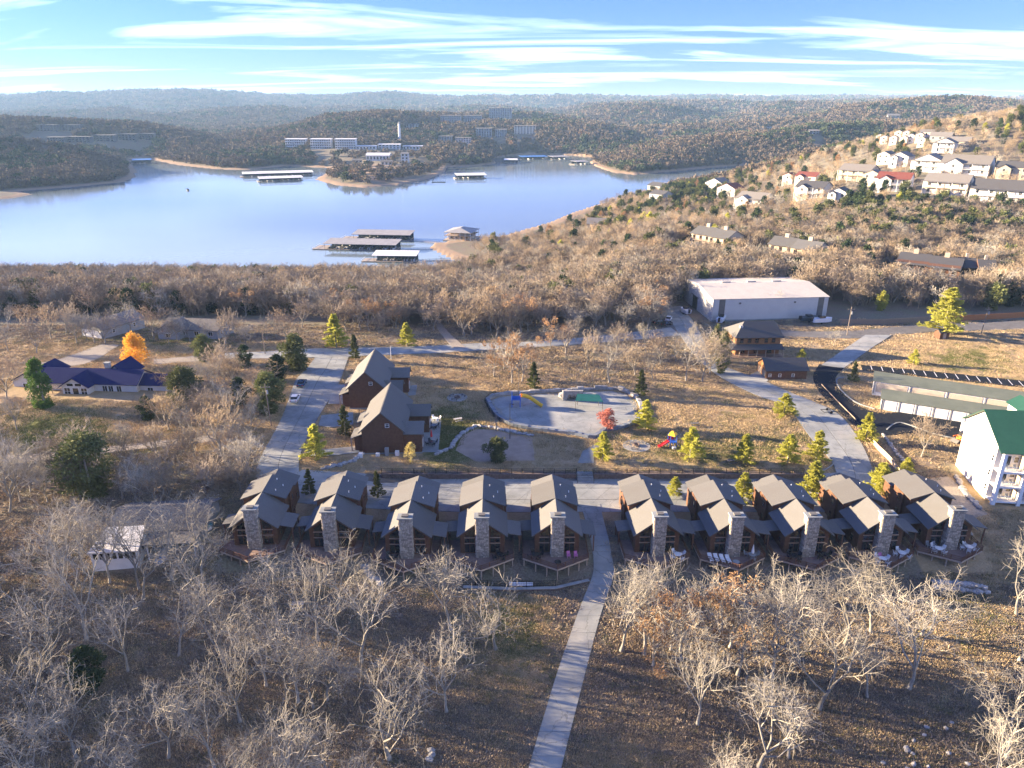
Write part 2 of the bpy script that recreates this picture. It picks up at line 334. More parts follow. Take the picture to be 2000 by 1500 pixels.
def vnoise(X, Y, s, seed):
    rs = np.random.RandomState(seed); g = rs.rand(64, 64); x = X / s; y = Y / s
    xi = np.floor(x).astype(int); yi = np.floor(y).astype(int); fx = x - xi; fy = y - yi
    fx = fx * fx * (3 - 2 * fx); fy = fy * fy * (3 - 2 * fy)
    a = g[xi % 64, yi % 64]; b = g[(xi + 1) % 64, yi % 64]; c = g[xi % 64, (yi + 1) % 64]; d = g[(xi + 1) % 64, (yi + 1) % 64]
    return (a * (1 - fx) + b * fx) * (1 - fy) + (c * (1 - fx) + d * fx) * fy - 0.5
WALL_Y = 129.4
def height(X, Y):
    r = X / np.maximum(Y, 40.0)
    z = np.interp(Y, [0, 60, 90, 96, 99.5, 106, 1e4], [-6, -4.4, -2.7, -2.35, -2.2, 0, 0])
    w_in = ss(-30, -26, X) * (1 - ss(57, 62, X))
    stp = w_in * ss(WALL_Y - 0.2, WALL_Y + 0.3, Y) + (1 - w_in) * ss(122, 137, Y)
    z = z + 1.2 * stp + 0.3 * ss(140, 230, Y)
    z = z - 17.0 * ss(205, 385, Y) * (1 - ss(0.03, 0.2, r))
    z = z - 11.0 * ss(420, 600, Y) * (1 - ss(0.25, 0.45, r))
    g = ss(0.25, 0.60, r)
    z = z + g * (0.12 * np.clip(Y - 325, 0, 160) + 0.05 * np.clip(Y - 485, 0, 500))
    z = z + 34 * np.exp(-((X - 480) ** 2 / 130 ** 2 + (Y - 680) ** 2 / 120 ** 2))
    far = ss(850, 1250, Y)
    z = z * (1 - far) + (-11) * far + 5 * far * vnoise(X, Y, 260, 3)
    z = z + ss(150, 260, Y) * 0.8 * vnoise(X, Y, 23, 5) + ss(300, 600, Y) * 3.0 * vnoise(X, Y, 90, 6)
    z = z + (1 - ss(88, 96, Y)) * 0.9 * vnoise(X, Y, 11, 9)
    und = 1 + 0.95 * vnoise(X, Y * 0.4, 360, 11) + 0.40 * vnoise(X, Y * .7, 160, 12)
    for D, wf, wb, sil in RIDGES:
        px = 1000 + F * r / CP
        py = np.interp(px, [p[0] for p in sil], [p[1] for p in sil])
        zr = H - D * np.tan(PITCH - np.arctan((750 - py) / F)) - 5
        t = np.where(Y < D, (Y - D) / wf, (Y - D) / wb)
        un = 1 + (und - 1) * (1.0 if D < 3500 else 0.35)
        rise = np.exp(-t * t) * np.where(np.abs(t) < 0.25, 1 + (un - 1) * np.abs(t) * 4, un)
        rise = np.minimum(rise, 1.0 + 0.05 * (D < 3500))
        z = np.where(Y > 700, np.maximum(z, -13 + (zr + 13) * rise), z)
    cv = np.clip(2.4 * vnoise(X + 0.35 * Y, Y * .5, 400, 31) + 0.15, 0, 1) * ss(950, 1250, Y) * (1 - 0.75 * ss(4500, 6000, Y))
    z = np.where(z > -13, -13 + (z + 13) * (1 - 0.62 * cv), z)
    sd = lake_sd(X, Y)
    wd = np.where(Y < 480, 45.0, 75.0)
    land = LAKE + 0.25 + (np.maximum(z, -17.5) - LAKE) * ss(-4, 1, sd / wd * 3) * (0.12 + 0.88 * ss(0.05, 1.0, sd / wd))
    return np.where(sd > 0, land, LAKE - 0.4 + sd * 0.08)
def axis(segs):
    out = []
    for a, b, st in segs: out += list(np.arange(a, b, st))
    return np.array(out + [segs[-1][1]])
pos = [(0, 100, 1.25), (100, 150, 2), (150, 320, 4), (320, 700, 9), (700, 1600, 22), (1600, 4000, 60), (4000, 9000, 180)]
ax_p = axis(pos); XS = np.concatenate([-ax_p[:0:-1], ax_p])
YS = axis([(-60, 52, 8), (52, 136, 0.8), (136, 230, 2.2), (230, 420, 3.5), (420, 1000, 8), (1000, 2200, 16), (2200, 4500, 45), (4500, 12000, 160)])
GX, GY = np.meshgrid(XS, YS, indexing='ij'); GZ = height(GX, GY)
xl, yl = XS.tolist(), YS.tolist()
def gh(x, y):
    i = min(max(bisect.bisect_right(xl, x) - 1, 0), len(xl) - 2); j = min(max(bisect.bisect_right(yl, y) - 1, 0), len(yl) - 2)
    u = (x - xl[i]) / (xl[i + 1] - xl[i]); v = (y - yl[j]) / (yl[j + 1] - yl[j])
    return (GZ[i, j] * (1 - u) + GZ[i + 1, j] * u) * (1 - v) + (GZ[i, j + 1] * (1 - u) + GZ[i + 1, j + 1] * u) * v
def on(px, py, lift=0.0):
    """point of the ground seen at a pixel"""
    x, y, d = ray(px, py); t = 50.0; pt = t
    while t < 14000:
        if H + d * t - lift < gh(x * t, y * t): break
        pt = t; t *= 1.004
    lo, hi = pt, t
    for _ in range(14):
        m = (lo + hi) / 2
        if H + d * m - lift < gh(x * m, y * m): hi = m
        else: lo = m
    return (x * hi, y * hi, gh(x * hi, y * hi))
def ppm(y, z=0.0): return F / (y * CP + (H - z) * SP)      # photograph pixels per metre there
def gpts(*pp): return [on(*p) for p in pp]

nx, ny = GX.shape
tv = np.stack([GX, GY, GZ], -1).reshape(-1, 3)
idx = np.arange(nx * ny).reshape(nx, ny)
tf = np.stack([idx[:-1, :-1], idx[1:, :-1], idx[1:, 1:], idx[:-1, 1:]], -1).reshape(-1, 4)
tme = bpy.data.meshes.new('terrain'); tme.vertices.add(len(tv)); tme.vertices.foreach_set('co', tv.ravel())
tme.loops.add(tf.size); tme.loops.foreach_set('vertex_index', tf.ravel())
tme.polygons.add(len(tf)); tme.polygons.foreach_set('loop_start', np.arange(0, tf.size, 4)); tme.polygons.foreach_set('loop_total', np.full(len(tf), 4))
tme.polygons.foreach_set('use_smooth', np.ones(len(tf), bool)); tme.update()
# what covers the ground: fallen leaves under the woods, painted shade among the chalets, green lawn, bare shore
pxs, pys = 1000 + F * GX / np.maximum(GY * CP + (H - GZ) * SP, 20), 750 - F * (GY * SP - (H - GZ) * CP) / np.maximum(GY * CP + (H - GZ) * SP, 20)
def blob(cx, cy, rx, ry): return np.clip(1.25 - np.sqrt(((pxs - cx) / rx) ** 2 + ((pys - cy) / ry) ** 2), 0, 1)
sdl = lake_sd(GX, GY)
lit = np.maximum(1 - ss(95, 101, GY), ss(185, 235, GY))
lit = np.maximum(lit, ss(-38, -60, GX) * (GY < 140))
lit *= 1 - 0.85 * blob(1010, 1250, 110, 210) * (GY < 98)
lit *= 1 - 0.8 * np.maximum(blob(1900, 1230, 110, 160), blob(1220, 1480, 150, 70)) * (GY < 98)
lit *= 1 - 0.9 * np.maximum(blob(1830, 690, 330, 60), np.maximum(blob(300, 690, 420, 35), blob(200, 850, 230, 60)))
lit = np.maximum(lit, (np.abs(GY - 104) < 9) * (GX > -50) * (GX < 68) * (1 - ss(111, 114, GY)))  # dark leaf colour painted in for shade between chalets and under decks
lit = np.maximum(lit, 0.9 * blob(1150, 700, 330, 60)); lit = np.maximum(lit, 0.9 * blob(1800, 900, 110, 70))
grn = np.maximum.reduce([blob(880, 850, 90, 80), blob(120, 850, 130, 70), 0.8 * blob(240, 900, 160, 60) , 0.7 * blob(1900, 700, 110, 30), 0.6 * blob(1000, 1230, 130, 130), 0.5 * blob(1900, 1180, 120, 100), 0.6 * blob(1400, 880, 260, 60), 0.7 * blob(330, 660, 200, 25), 0.4 * blob(1800, 1450, 260, 90)])
bare = np.clip(np.where(sdl > 0, 1 - ss(4, 17, sdl), 1), 0, 1)
bare = np.maximum(bare, blob(1160, 500, 400, 14) * 0)
bare = np.maximum(bare, np.maximum(blob(1830, 960, 60, 40), blob(1960, 420, 90, 16) * (GY > 300)))
bare = np.maximum(bare, blob(735, 338, 90, 24) * (GY > 800) * 0.9)
for nm, arr in (('litter_and_shade', lit), ('green', grn), ('bare', bare)):
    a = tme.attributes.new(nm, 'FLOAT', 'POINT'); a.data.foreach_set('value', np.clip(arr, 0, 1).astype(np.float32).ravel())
gm = bpy.data.materials.new('ground'); gm.use_nodes = True
def ground_nodes():
    nt = gm.node_tree; N = nt.nodes; L = nt.links; b = N['Principled BSDF']; b.inputs['Roughness'].default_value = 0.95; b.inputs['Specular IOR Level'].default_value = 0.1
    tc = N.new('ShaderNodeTexCoord')
    def noise(sc, det=6, ro=0.7):
        n = N.new('ShaderNodeTexNoise'); n.inputs['Scale'].default_value = sc; n.inputs['Detail'].default_value = det; n.inputs['Roughness'].default_value = ro
        L.new(tc.outputs['Object'], n.inputs['Vector']); return n.outputs['Fac']
    def ramp(src, stops):
        r = N.new('ShaderNodeValToRGB'); e = r.color_ramp.elements
        while len(e) < len(stops): e.new(0.5)
        for k, (p, c) in enumerate(stops): e[k].position = p; e[k].color = (*c, 1)
        L.new(src, r.inputs[0]); return r.outputs[0]
    def mixc(f, a, c):
        m = N.new('ShaderNodeMix'); m.data_type = 'RGBA'; L.new(f, m.inputs[0]); L.new(a, m.inputs[6]); L.new(c, m.inputs[7]); return m.outputs[2]
    def attr(nm):
        a = N.new('ShaderNodeAttribute'); a.attribute_name = nm; return a.outputs['Fac']
    def soft(nm, sc, amt=0.8):
        """the mask with a ragged edge"""
        n = noise(sc, 5); s = N.new('ShaderNodeMath'); s.operation = 'MULTIPLY_ADD'; L.new(n, s.inputs[0]); s.inputs[1].default_value = amt; s.inputs[2].default_value = -amt / 2
        d = N.new('ShaderNodeMath'); d.operation = 'ADD'; L.new(attr(nm), d.inputs[0]); L.new(s.outputs[0], d.inputs[1])
        r = N.new('ShaderNodeMapRange'); r.interpolation_type = 'SMOOTHSTEP'; r.inputs[1].default_value = 0.3; r.inputs[2].default_value = 0.7; L.new(d.outputs[0], r.inputs[0]); return r.outputs[0]
    fine = noise(2.6, 8, 0.75); big = noise(0.16, 5)
    dry = mixc(ramp(big, [(0.4, (0, 0, 0)), (0.6, (1, 1, 1))]), ramp(fine, [(0.3, (0.32, 0.23, 0.13)), (0.7, (0.48, 0.36, 0.22))]), ramp(fine, [(0.3, (0.25, 0.185, 0.095)), (0.7, (0.38, 0.29, 0.16))]))
    green = ramp(fine, [(0.3, (0.075, 0.085, 0.026)), (0.7, (0.15, 0.155, 0.055))])
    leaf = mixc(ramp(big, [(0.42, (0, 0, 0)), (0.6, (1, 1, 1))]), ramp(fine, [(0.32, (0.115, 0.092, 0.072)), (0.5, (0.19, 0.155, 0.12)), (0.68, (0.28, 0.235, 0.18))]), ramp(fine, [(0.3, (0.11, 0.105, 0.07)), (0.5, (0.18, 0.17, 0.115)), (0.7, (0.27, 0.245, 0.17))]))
    soil = ramp(fine, [(0.3, (0.24, 0.17, 0.115)), (0.7, (0.38, 0.28, 0.19))])
    c = mixc(soft('green', 0.35), dry, green); c = mixc(soft('litter_and_shade', 0.22, 0.9), c, leaf); c = mixc(soft('bare', 0.08, 0.5), c, soil)
    L.new(c, b.inputs['Base Color'])
    bp = N.new('ShaderNodeBump'); bp.inputs['Strength'].default_value = 0.7; bp.inputs['Distance'].default_value = 0.25
    L.new(fine, bp.inputs['Height']); L.new(bp.outputs[0], b.inputs['Normal'])
ground_nodes(); tme.materials.append(gm)
struct('terrain', tme)
# ------------------------------------------------------------------ water
wm = bpy.data.materials.new('water'); wm.use_nodes = True
def water_nodes():
    nt = wm.node_tree; N = nt.nodes; L = nt.links; b = N['Principled BSDF']
    b.inputs['Base Color'].default_value = (0.155, 0.19, 0.195, 1); b.inputs['Roughness'].default_value = 0.09; b.inputs['IOR'].default_value = 1.33
    b.inputs['Specular IOR Level'].default_value = 0.5
    tc = N.new('ShaderNodeTexCoord'); mp = N.new('ShaderNodeMapping'); mp.inputs['Scale'].default_value = (0.6, 1.6, 1); L.new(tc.outputs['Object'], mp.inputs[0])
    n = N.new('ShaderNodeTexNoise'); n.inputs['Scale'].default_value = 0.35; n.inputs['Detail'].default_value = 5; L.new(mp.outputs[0], n.inputs['Vector'])
    bp = N.new('ShaderNodeBump'); bp.inputs['Strength'].default_value = 0.05; bp.inputs['Distance'].default_value = 0.25; L.new(n.outputs['Fac'], bp.inputs['Height']); L.new(bp.outputs[0], b.inputs['Normal'])
    n2 = N.new('ShaderNodeTexNoise'); n2.inputs['Scale'].default_value = 0.006; n2.inputs['Detail'].default_value = 4; L.new(mp.outputs[0], n2.inputs['Vector'])
    mr = N.new('ShaderNodeMapRange'); mr.inputs[3].default_value = 0.04; mr.inputs[4].default_value = 0.16; L.new(n2.outputs['Fac'], mr.inputs[0]); L.new(mr.outputs[0], b.inputs['Roughness'])
water_nodes()
wmb = MB().poly([(-2600, 300, LAKE), (2600, 300, LAKE), (2600, 2600, LAKE), (-2600, 2600, LAKE)])
struct('water', wmb.mesh('water', wm))

# ------------------------------------------------------------------ roads and paved ground
KEEP_OUT = []            # ground polygons no tree may grow on
def inpoly(x, y, P):
    c = False; n = len(P)
    for i in range(n):
        ax, ay = P[i][0], P[i][1]; bx, by = P[(i + 1) % n][0], P[(i + 1) % n][1]
        if (ay > y) != (by > y) and x < (bx - ax) * (y - ay) / (by - ay) + ax: c = not c
    return c
def blocked(x, y):
    for bb, P in KEEP_OUT:
        if bb[0] <= x <= bb[2] and bb[1] <= y <= bb[3] and inpoly(x, y, P): return True
    return False
def keep_out(P):
    P = [(p[0], p[1]) for p in P]; xs = [p[0] for p in P]; ys = [p[1] for p in P]
    KEEP_OUT.append(((min(xs), min(ys), max(xs), max(ys)), P))
def resample(P, n):
    P = [Vector((p[0], p[1])) for p in P]; d = [0]
    for a, b in zip(P, P[1:]): d.append(d[-1] + (b - a).length)
    out = []
    for k in range(n):
        t = d[-1] * k / (n - 1); i = min(bisect.bisect_right(d, t) - 1, len(P) - 2); u = (t - d[i]) / max(d[i + 1] - d[i], 1e-6); out.append(P[i].lerp(P[i + 1], u))
    return out
def smooth_line(P, n):
    """Catmull-Rom through the points"""
    P = [Vector((p[0], p[1])) for p in P]; Q = [P[0] * 2 - P[1]] + P + [P[-1] * 2 - P[-2]]; out = []
    for i in range(1, len(Q) - 2):
        for k in range(8):
            t = k / 8; a, b, c, d = Q[i - 1], Q[i], Q[i + 1], Q[i + 2]
            out.append(0.5 * ((2 * b) + (c - a) * t + (2 * a - 5 * b + 4 * c - d) * t * t + (3 * b - a - 3 * c + d) * t ** 3))
    out.append(P[-1]); return resample(out, n)
def strip(name, left, right, m, n, lift=0.06, cross=4, slab=0.0, cols=1, smooth=True):
    """road between two edges given in pixels; slab > 0 lays separate concrete slabs of that length"""
    A = [on(*p) for p in left]; B = [on(*p) for p in right]
    f = smooth_line if smooth and len(A) > 2 else resample
    A = f(A, n); B = (smooth_line if smooth and len(B) > 2 else resample)(B, n)
    keep_out([*A, *reversed(B)])
    def surf(i0, i1, u0, u1, lf, gap):
        mb = MB(); k = i1 - i0 + 1
        for i in range(i0, i1 + 1):
            a, b = A[i], B[i]
            if gap:
                j = i + (1 if i == i0 else -1 if i == i1 else 0); t = 0.02 / max((A[j] - a).length, 0.05) if j != i else 0
                a, b = a.lerp(A[j], t), b.lerp(B[j], t)
            for q in range(cross + 1):
                p = a.lerp(b, u0 + (u1 - u0) * q / cross); mb.v.append((p.x, p.y, gh(p.x, p.y) + lf))
        for i in range(k - 1):
            for q in range(cross): o = i * (cross + 1) + q; mb.f.append((o, o + 1, o + cross + 2, o + cross + 1))
        # skirts
        per = [q for q in range(cross + 1)] + [i * (cross + 1) + cross for i in range(1, k)] + [(k - 1) * (cross + 1) + q for q in range(cross - 1, -1, -1)] + [i * (cross + 1) for i in range(k - 2, 0, -1)]
        base = len(mb.v)
        for p in per: x, y, z = mb.v[p]; mb.v.append((x, y, z - 0.12))
        for i in range(len(per)): j = (i + 1) % len(per); mb.f.append((per[j], per[i], base + i, base + j))
        return mb
    if not slab: return struct(name, surf(0, n - 1, 0, 1, lift, False).mesh(name, m))
    root = struct(name, surf(0, n - 1, 0, 1, lift, False).mesh(name, 'joint'))
    tot = sum((A[i + 1] - A[i]).length for i in range(n - 1)); k = max(1, round(tot / slab)); per = max(1, (n - 1) // k)
    for i in range(0, n - 1, per):
        for q in range(cols):
            g = 0.012 / cols
            obj('slab', surf(i, min(i + per, n - 1), q / cols + (g if q else 0), (q + 1) / cols - (g if q < cols - 1 else 0), lift + 0.035, True).mesh('slab', m), root)
    return root
def patch(name, pix, m, lift=0.07, world=None, sub=3.0):
    """a paved or bare area: polygon draped over the ground"""
    P = world or [on(*p) for p in pix]; keep_out(P)
    bm = bmesh.new(); vs = [bm.verts.new((p[0], p[1], 0)) for p in P]; f = bm.faces.new(vs)
    xs = [p[0] for p in P]; ys = [p[1] for p in P]
    for ax, lo, hi in ((0, min(xs), max(xs)), (1, min(ys), max(ys))):
        c = lo + sub
        while c < hi:
            no = (1, 0, 0) if ax == 0 else (0, 1, 0); co = (c, 0, 0) if ax == 0 else (0, c, 0)
            bmesh.ops.bisect_plane(bm, geom=bm.verts[:] + bm.edges[:] + bm.faces[:], plane_co=co, plane_no=no); c += sub
    for v in bm.verts: v.co.z = gh(v.co.x, v.co.y) + lift
    bmesh.ops.recalc_face_normals(bm, faces=bm.faces)
    if sum(f.normal.z for f in bm.faces) < 0: bmesh.ops.reverse_faces(bm, faces=bm.faces)
    me = bpy.data.meshes.new(name); bm.to_mesh(me); bm.free(); me.materials.append(MATS[m])
    return struct(name, me)
strip('rear_road', [(1640, 1000), (1400, 1000), (1160, 1000), (900, 1000), (700, 992), (500, 975)], [(1690, 918), (1560, 929), (1300, 932), (1100, 932), (800, 932), (590, 918)], 'concrete', 61, slab=5.2, cols=3, lift=0.03)
strip('concrete_path', [(1024, 1530), (1059, 1410), (1093, 1300), (1128, 1200), (1157, 1125), (1158, 1085), (1149, 1040), (1138, 1000), (1128, 985)], [(1089, 1530), (1119, 1410), (1147, 1300), (1172, 1205), (1199, 1125), (1195, 1090), (1185, 1040), (1176, 1005), (1172, 985)], 'concrete', 49, slab=4.2, lift=0.08)
strip('parking_road', [(500, 940), (506, 902), (551, 815), (577, 745), (598, 722), (622, 690)], [(588, 948), (584, 902), (600, 855), (628, 805), (662, 748), (682, 695)], 'concrete', 37, slab=6.0, cols=2, lift=0.10)
strip('cross_road', [(440, 690), (520, 687), (621, 681), (740, 679), (845, 676), (930, 671), (1034, 668), (1125, 661), (1230, 650), (1310, 640)], [(440, 700), (530, 700), (635, 698), (740, 694), (850, 690), (930, 685), (1037, 679), (1125, 673), (1240, 664), (1330, 656)], 'concrete', 60, lift=0.14)
strip('woodland_drive', [(832, 588), (838, 612), (856, 645), (884, 680)], [(841, 588), (850, 612), (872, 645), (910, 680)], 'gravel', 20, lift=0.17)
strip('main_drive', [(1296, 602), (1318, 640), (1358, 696), (1408, 738), (1480, 774), (1536, 792), (1552, 812), (1580, 852), (1616, 892), (1632, 920), (1636, 960)], [(1330, 598), (1362, 640), (1392, 700), (1440, 726), (1486, 742), (1540, 766), (1600, 790), (1640, 812), (1675, 855), (1704, 920), (1712, 960)], 'concrete', 60, slab=7.0, cols=2, lift=0.15)
strip('garage_apron', [(1440, 745), (1488, 722)], [(1470, 760), (1500, 744)], 'concrete', 6, lift=0.20, smooth=False)
strip('upper_road', [(1518, 644), (1600, 648), (1690, 644), (1830, 632), (2060, 624)], [(1520, 656), (1600, 660), (1690, 660), (1830, 648), (2060, 640)], 'old_asphalt', 40, lift=0.10)
strip('concrete_ramp', [(1690, 655), (1650, 682), (1604, 714)], [(1742, 655), (1700, 682), (1648, 720)], 'concrete', 16, slab=6, lift=0.15)
strip('asphalt_drive', [(1600, 712), (1588, 735), (1600, 765), (1640, 805), (1690, 845), (1740, 850), (1800, 848), (1930, 872)], [(1652, 716), (1632, 738), (1640, 762), (1672, 790), (1712, 806), (1770, 806), (1830, 815), (1930, 835)], 'asphalt', 48, lift=0.12)
PROW = strip('parking_row', [(1682, 713), (1800, 724), (1900, 734), (2060, 750)], [(1684, 724), (1800, 736), (1900, 747), (2060, 764)], 'asphalt', 30, lift=0.11)
strip('yard_lane', [(-60, 893), (100, 885), (250, 868), (420, 850)], [(-60, 908), (100, 898), (250, 880), (425, 862)], 'gravel', 30, lift=0.06)
strip('house_drive', [(60, 712), (120, 700), (200, 672)], [(130, 718), (180, 706), (235, 674)], 'gravel', 16, lift=0.06)
strip('house_drive', [(300, 702), (450, 690), (520, 690)], [(300, 712), (450, 702), (524, 702)], 'gravel', 16, lift=0.06)
strip('storage_yard', [(1285, 625), (1300, 655)], [(1330, 615), (1345, 650)], 'old_asphalt', 8, lift=0.12, smooth=False)
patch('lodge_driveway', [(600, 878), (625, 880), (700, 872), (702, 885), (640, 892), (598, 892)], 'concrete', 0.16)
patch('lodge_driveway', [(628, 812), (690, 806), (690, 830), (645, 836), (622, 832)], 'concrete', 0.16)
patch('lodge_driveway', [(655, 752), (678, 752), (676, 790), (640, 790)], 'concrete', 0.16)
patch('sand_court', [(890, 880), (902, 852), (930, 838), (964, 840), (1006, 850), (1040, 856), (1044, 900), (930, 902)], 'sand', 0.05)
patch('splash_pad', [(956, 783), (975, 775), (1030, 771), (1090, 768), (1130, 766), (1195, 764), (1222, 770), (1245, 788), (1243, 820), (1205, 834), (1178, 838), (1160, 852), (1120, 845), (1060, 838), (1008, 828), (976, 812)], 'concrete', 0.06)
patch('walkway', [(1128, 905), (1138, 882), (1160, 868), (1172, 872), (1160, 885), (1160, 905)], 'concrete', 0.07)
patch('gravel_bank', [(1760, 975), (1790, 940), (1850, 930), (1890, 960), (1930, 1005), (1900, 1012), (1840, 990)], 'gravel', 0.05)
def line_marks():
    """white bay lines of the upper parking row and the asphalt drive"""
    for k in range(17):
        t = k / 16; a = at(1700 + 330 * t, 716 + 33 * t, 1.5); b = at(1703 + 338 * t, 724 + 36 * t, 1.5)
        d = Vector((b[0] - a[0], b[1] - a[1])); n = Vector((-d.y, d.x)).normalized() * 0.09
        mb = MB().poly([(p[0] + s * n.x, p[1] + s * n.y, gh(p[0], p[1]) + 0.125) for p, s in ((a, -1), (b, -1), (b, 1), (a, 1))])
        obj('bay_line', mb.mesh('bay_line', 'paint_white'), PROW)
line_marks()
# ------------------------------------------------------------------ trees: the prototypes
def rot_about(v, axis, a): return Matrix.Rotation(a, 3, axis) @ v
def bare_tree(seed, h, spread=0.9, fork=0.34, limbs=5, lv=4, kids=(5, 5, 5), twig_r=0.02, trunk_r=0.26, up=0.35, sides=(7, 5, 4, 3, 3), crook=0.28):
    """limbs and twigs as tapered tubes: returns (trunk with its main limbs, crown of finer branches)"""
    rnd = random.Random(seed); T = MB(); K = MB()
    def grow(p, d, length, r, level):
        n = (4, 4, 3, 2, 1)[min(level, 4)] if lv > 2 else (3, 3, 2, 1, 1)[min(level, 4)]
        pts = [p]; dirs = [d]
        for i in range(n):
            j = Vector((rnd.gauss(0, 1), rnd.gauss(0, 1), rnd.gauss(0, 0.6))) * crook * (0.35, 1, 1.15, 1.3, 1.3)[min(level, 4)]
            d = (d + j + Vector((0, 0, up * (0.2, 0.5, 0.4, 0.25, 0.2)[min(level, 4)]))).normalized(); p = p + d * (length / n); pts.append(p); dirs.append(d)
        end = r * (0.62 if level == 0 else 0.42); mb = T if level < 2 else K; sd = sides[min(level, 4)]
        for i in range(n):
            a = r + (end - r) * i / n; b = r + (end - r) * (i + 1) / n
            if level == 0 and i == 0: mb.tube(pts[0] - Vector((0, 0, 0.6)), pts[0], a * 1.55, a * 1.35, sd); a *= 1.35
            mb.tube(pts[i], pts[i + 1], max(a, twig_r), max(b, twig_r * 0.7), sd)
        if level >= lv: return
        cnt = limbs if level == 0 else kids[min(level - 1, len(kids) - 1)]
        cnt = max(2, cnt + rnd.choice((-1, 0, 0, 1)))
        ang0 = rnd.uniform(0, 6.28)
        for k in range(cnt):
            if level == 0: t = 1 - 0.42 * rnd.random() ** 1.3 if k else 1.0
            else: t = 0.28 + 0.72 * (k + rnd.random()) / cnt
            i = min(int(t * n), n - 1); u = t * n - i; q = pts[i].lerp(pts[i + 1], u); dd = dirs[i + 1]
            ax = rot_about(dd.orthogonal().normalized(), dd, ang0 + 2.4 * k + rnd.uniform(-0.4, 0.4))
            tilt = rnd.uniform(0.45, 1.0) * spread * (1, 1, 1.2, 1.3, 1.3)[min(level, 4)] if k or level else 0.25
            nd = rot_about(dd, ax, tilt)
            ll = length * (rnd.uniform(0.46, 0.72) if level else rnd.uniform(0.85, 1.25) * (1 - fork) / fork * 0.62) * (1.1 - 0.35 * t * (level > 0))
            grow(q, nd, ll, r * (rnd.uniform(0.36, 0.52) if level else rnd.uniform(0.42, 0.6)), level + 1)
    grow(Vector((0, 0, 0)), Vector((rnd.gauss(0, 0.05), rnd.gauss(0, 0.05), 1)).normalized(), h * fork, trunk_r, 0)
    top = max(v[2] for v in T.v + K.v); s = h / top
    for mb in (T, K): mb.v = [(x * s, y * s, z * s) for x, y, z in mb.v]
    return T, K
def leaves(n, fn, size, seed, droop=0.3, aspect=0.5, mb=None, curl=True):
    """n leaf sprays; fn(rnd) -> point, outward direction"""
    rnd = random.Random(seed); mb = mb or MB()
    for _ in range(n):
        p, d = fn(rnd); d = (d + Vector((rnd.gauss(0, .45), rnd.gauss(0, .45), rnd.gauss(0, .4) - droop))).normalized()
        s = size * rnd.uniform(0.6, 1.4); a = d.orthogonal().normalized(); a = rot_about(a, d, rnd.uniform(0, 6.28)); w_ = a * s * aspect
        q = p + d * s * 0.55; n_ = d.cross(a) * s * 0.14
        mb.poly([p - d * s * .45, q - w_ * .5 + n_, p + d * s, q + w_ * .5 + n_])
    return mb
def conifer(seed, h, rad, n, size, lumps=0.18, pw=0.8, base=0.05):
    """whorls of separate boughs, each a flat fan of short sprays with gaps between"""
    rnd = random.Random(seed); boughs = []; k = int(h * 11)
    for i in range(k):
        t = base + (1 - base) * ((i + rnd.random()) / k) ** .9; boughs.append((t, i * 2.4 + rnd.gauss(0, .5), rnd.choice((.6, .8, .95, 1.05, 1.2, 1.3))))
    def fn(r):
        t, a, q = r.choice(boughs); R_ = rad * ((1 - t) ** pw * q * .95 + .04); u = r.random() ** 0.6
        a += r.gauss(0, .16) * (1.1 - .4 * u); z = t * h + R_ * u * (.22 - .1 * u) + r.gauss(0, .06)
        return Vector((math.cos(a) * R_ * u, math.sin(a) * R_ * u, max(z, 0.12))), Vector((math.cos(a) * .8, math.sin(a) * .8, .5))
    return leaves(n, fn, size, seed, droop=.05, aspect=.42)
def bushy(seed, h, rx, n, size, z0=0.1, nb=26, top=0.5):
    """uneven crown of separate clumps"""
    rnd = random.Random(seed); cl = []
    for _ in range(nb):
        a = rnd.uniform(0, 6.283); t = rnd.uniform(0, 1); w_ = math.sin(math.pi * min(1, (t * 0.9 + 0.12)) ** (1.0 + top)) ** 0.7
        R_ = rx * w_ * rnd.uniform(0.35, 0.95); cl.append((Vector((math.cos(a) * R_, math.sin(a) * R_, z0 + (h - z0) * t)), rx * rnd.uniform(0.22, 0.42)))
    def fn(r):
        c, q = r.choice(cl); d = Vector((r.gauss(0, 1), r.gauss(0, 1), r.gauss(0, 1))).normalized(); return c + d * q * r.random() ** 0.4, d
    return leaves(n, fn, size, seed, droop=0.1)
PROTO = {}
def proto(key, trunk, crown, tm, cm, extra=None):
    PROTO[key] = [('trunk', trunk.mesh(key + '_trunk', tm, True)), ('crown', crown.mesh(key + '_crown', cm))]
    if extra: PROTO[key].append(('leaves', extra[0].mesh(key + '_leaves', extra[1])))
for i in range(7):      # pale oaks of the grove
    hh = (14, 13, 15, 12, 14.5, 13.5, 11)[i]
    t, k = bare_tree(100 + i, hh, spread=(0.8, 0.9, 0.68, 0.95, 0.75, 0.85, 0.75)[i], fork=(0.30, 0.26, 0.36, 0.24, 0.33, 0.28, 0.3)[i], limbs=(5, 5, 5, 5, 4, 6, 4)[i], kids=(5, 5, 6), twig_r=0.014, trunk_r=(0.24, .26, .23, .20, .25, .22, .18)[i], up=(0.3, 0.2, 0.42, 0.15, 0.3, 0.28, .3)[i])
    proto('oak%d' % i, t, k, 'bark', 'twig')
for i in range(4):      # denser trees of the belt and the lawns
    t, k = bare_tree(200 + i, (11, 12, 10, 13)[i], spread=0.85, fork=0.24, limbs=7, lv=4, kids=(6, 4, 3), twig_r=0.03, trunk_r=0.2, up=0.4, sides=(5, 4, 3, 3, 3), crook=0.3)
    proto('wood%d' % i, t, k, 'bark', ('twig_brown', 'twig_tan', 'twig_brown', 'twig')[i])
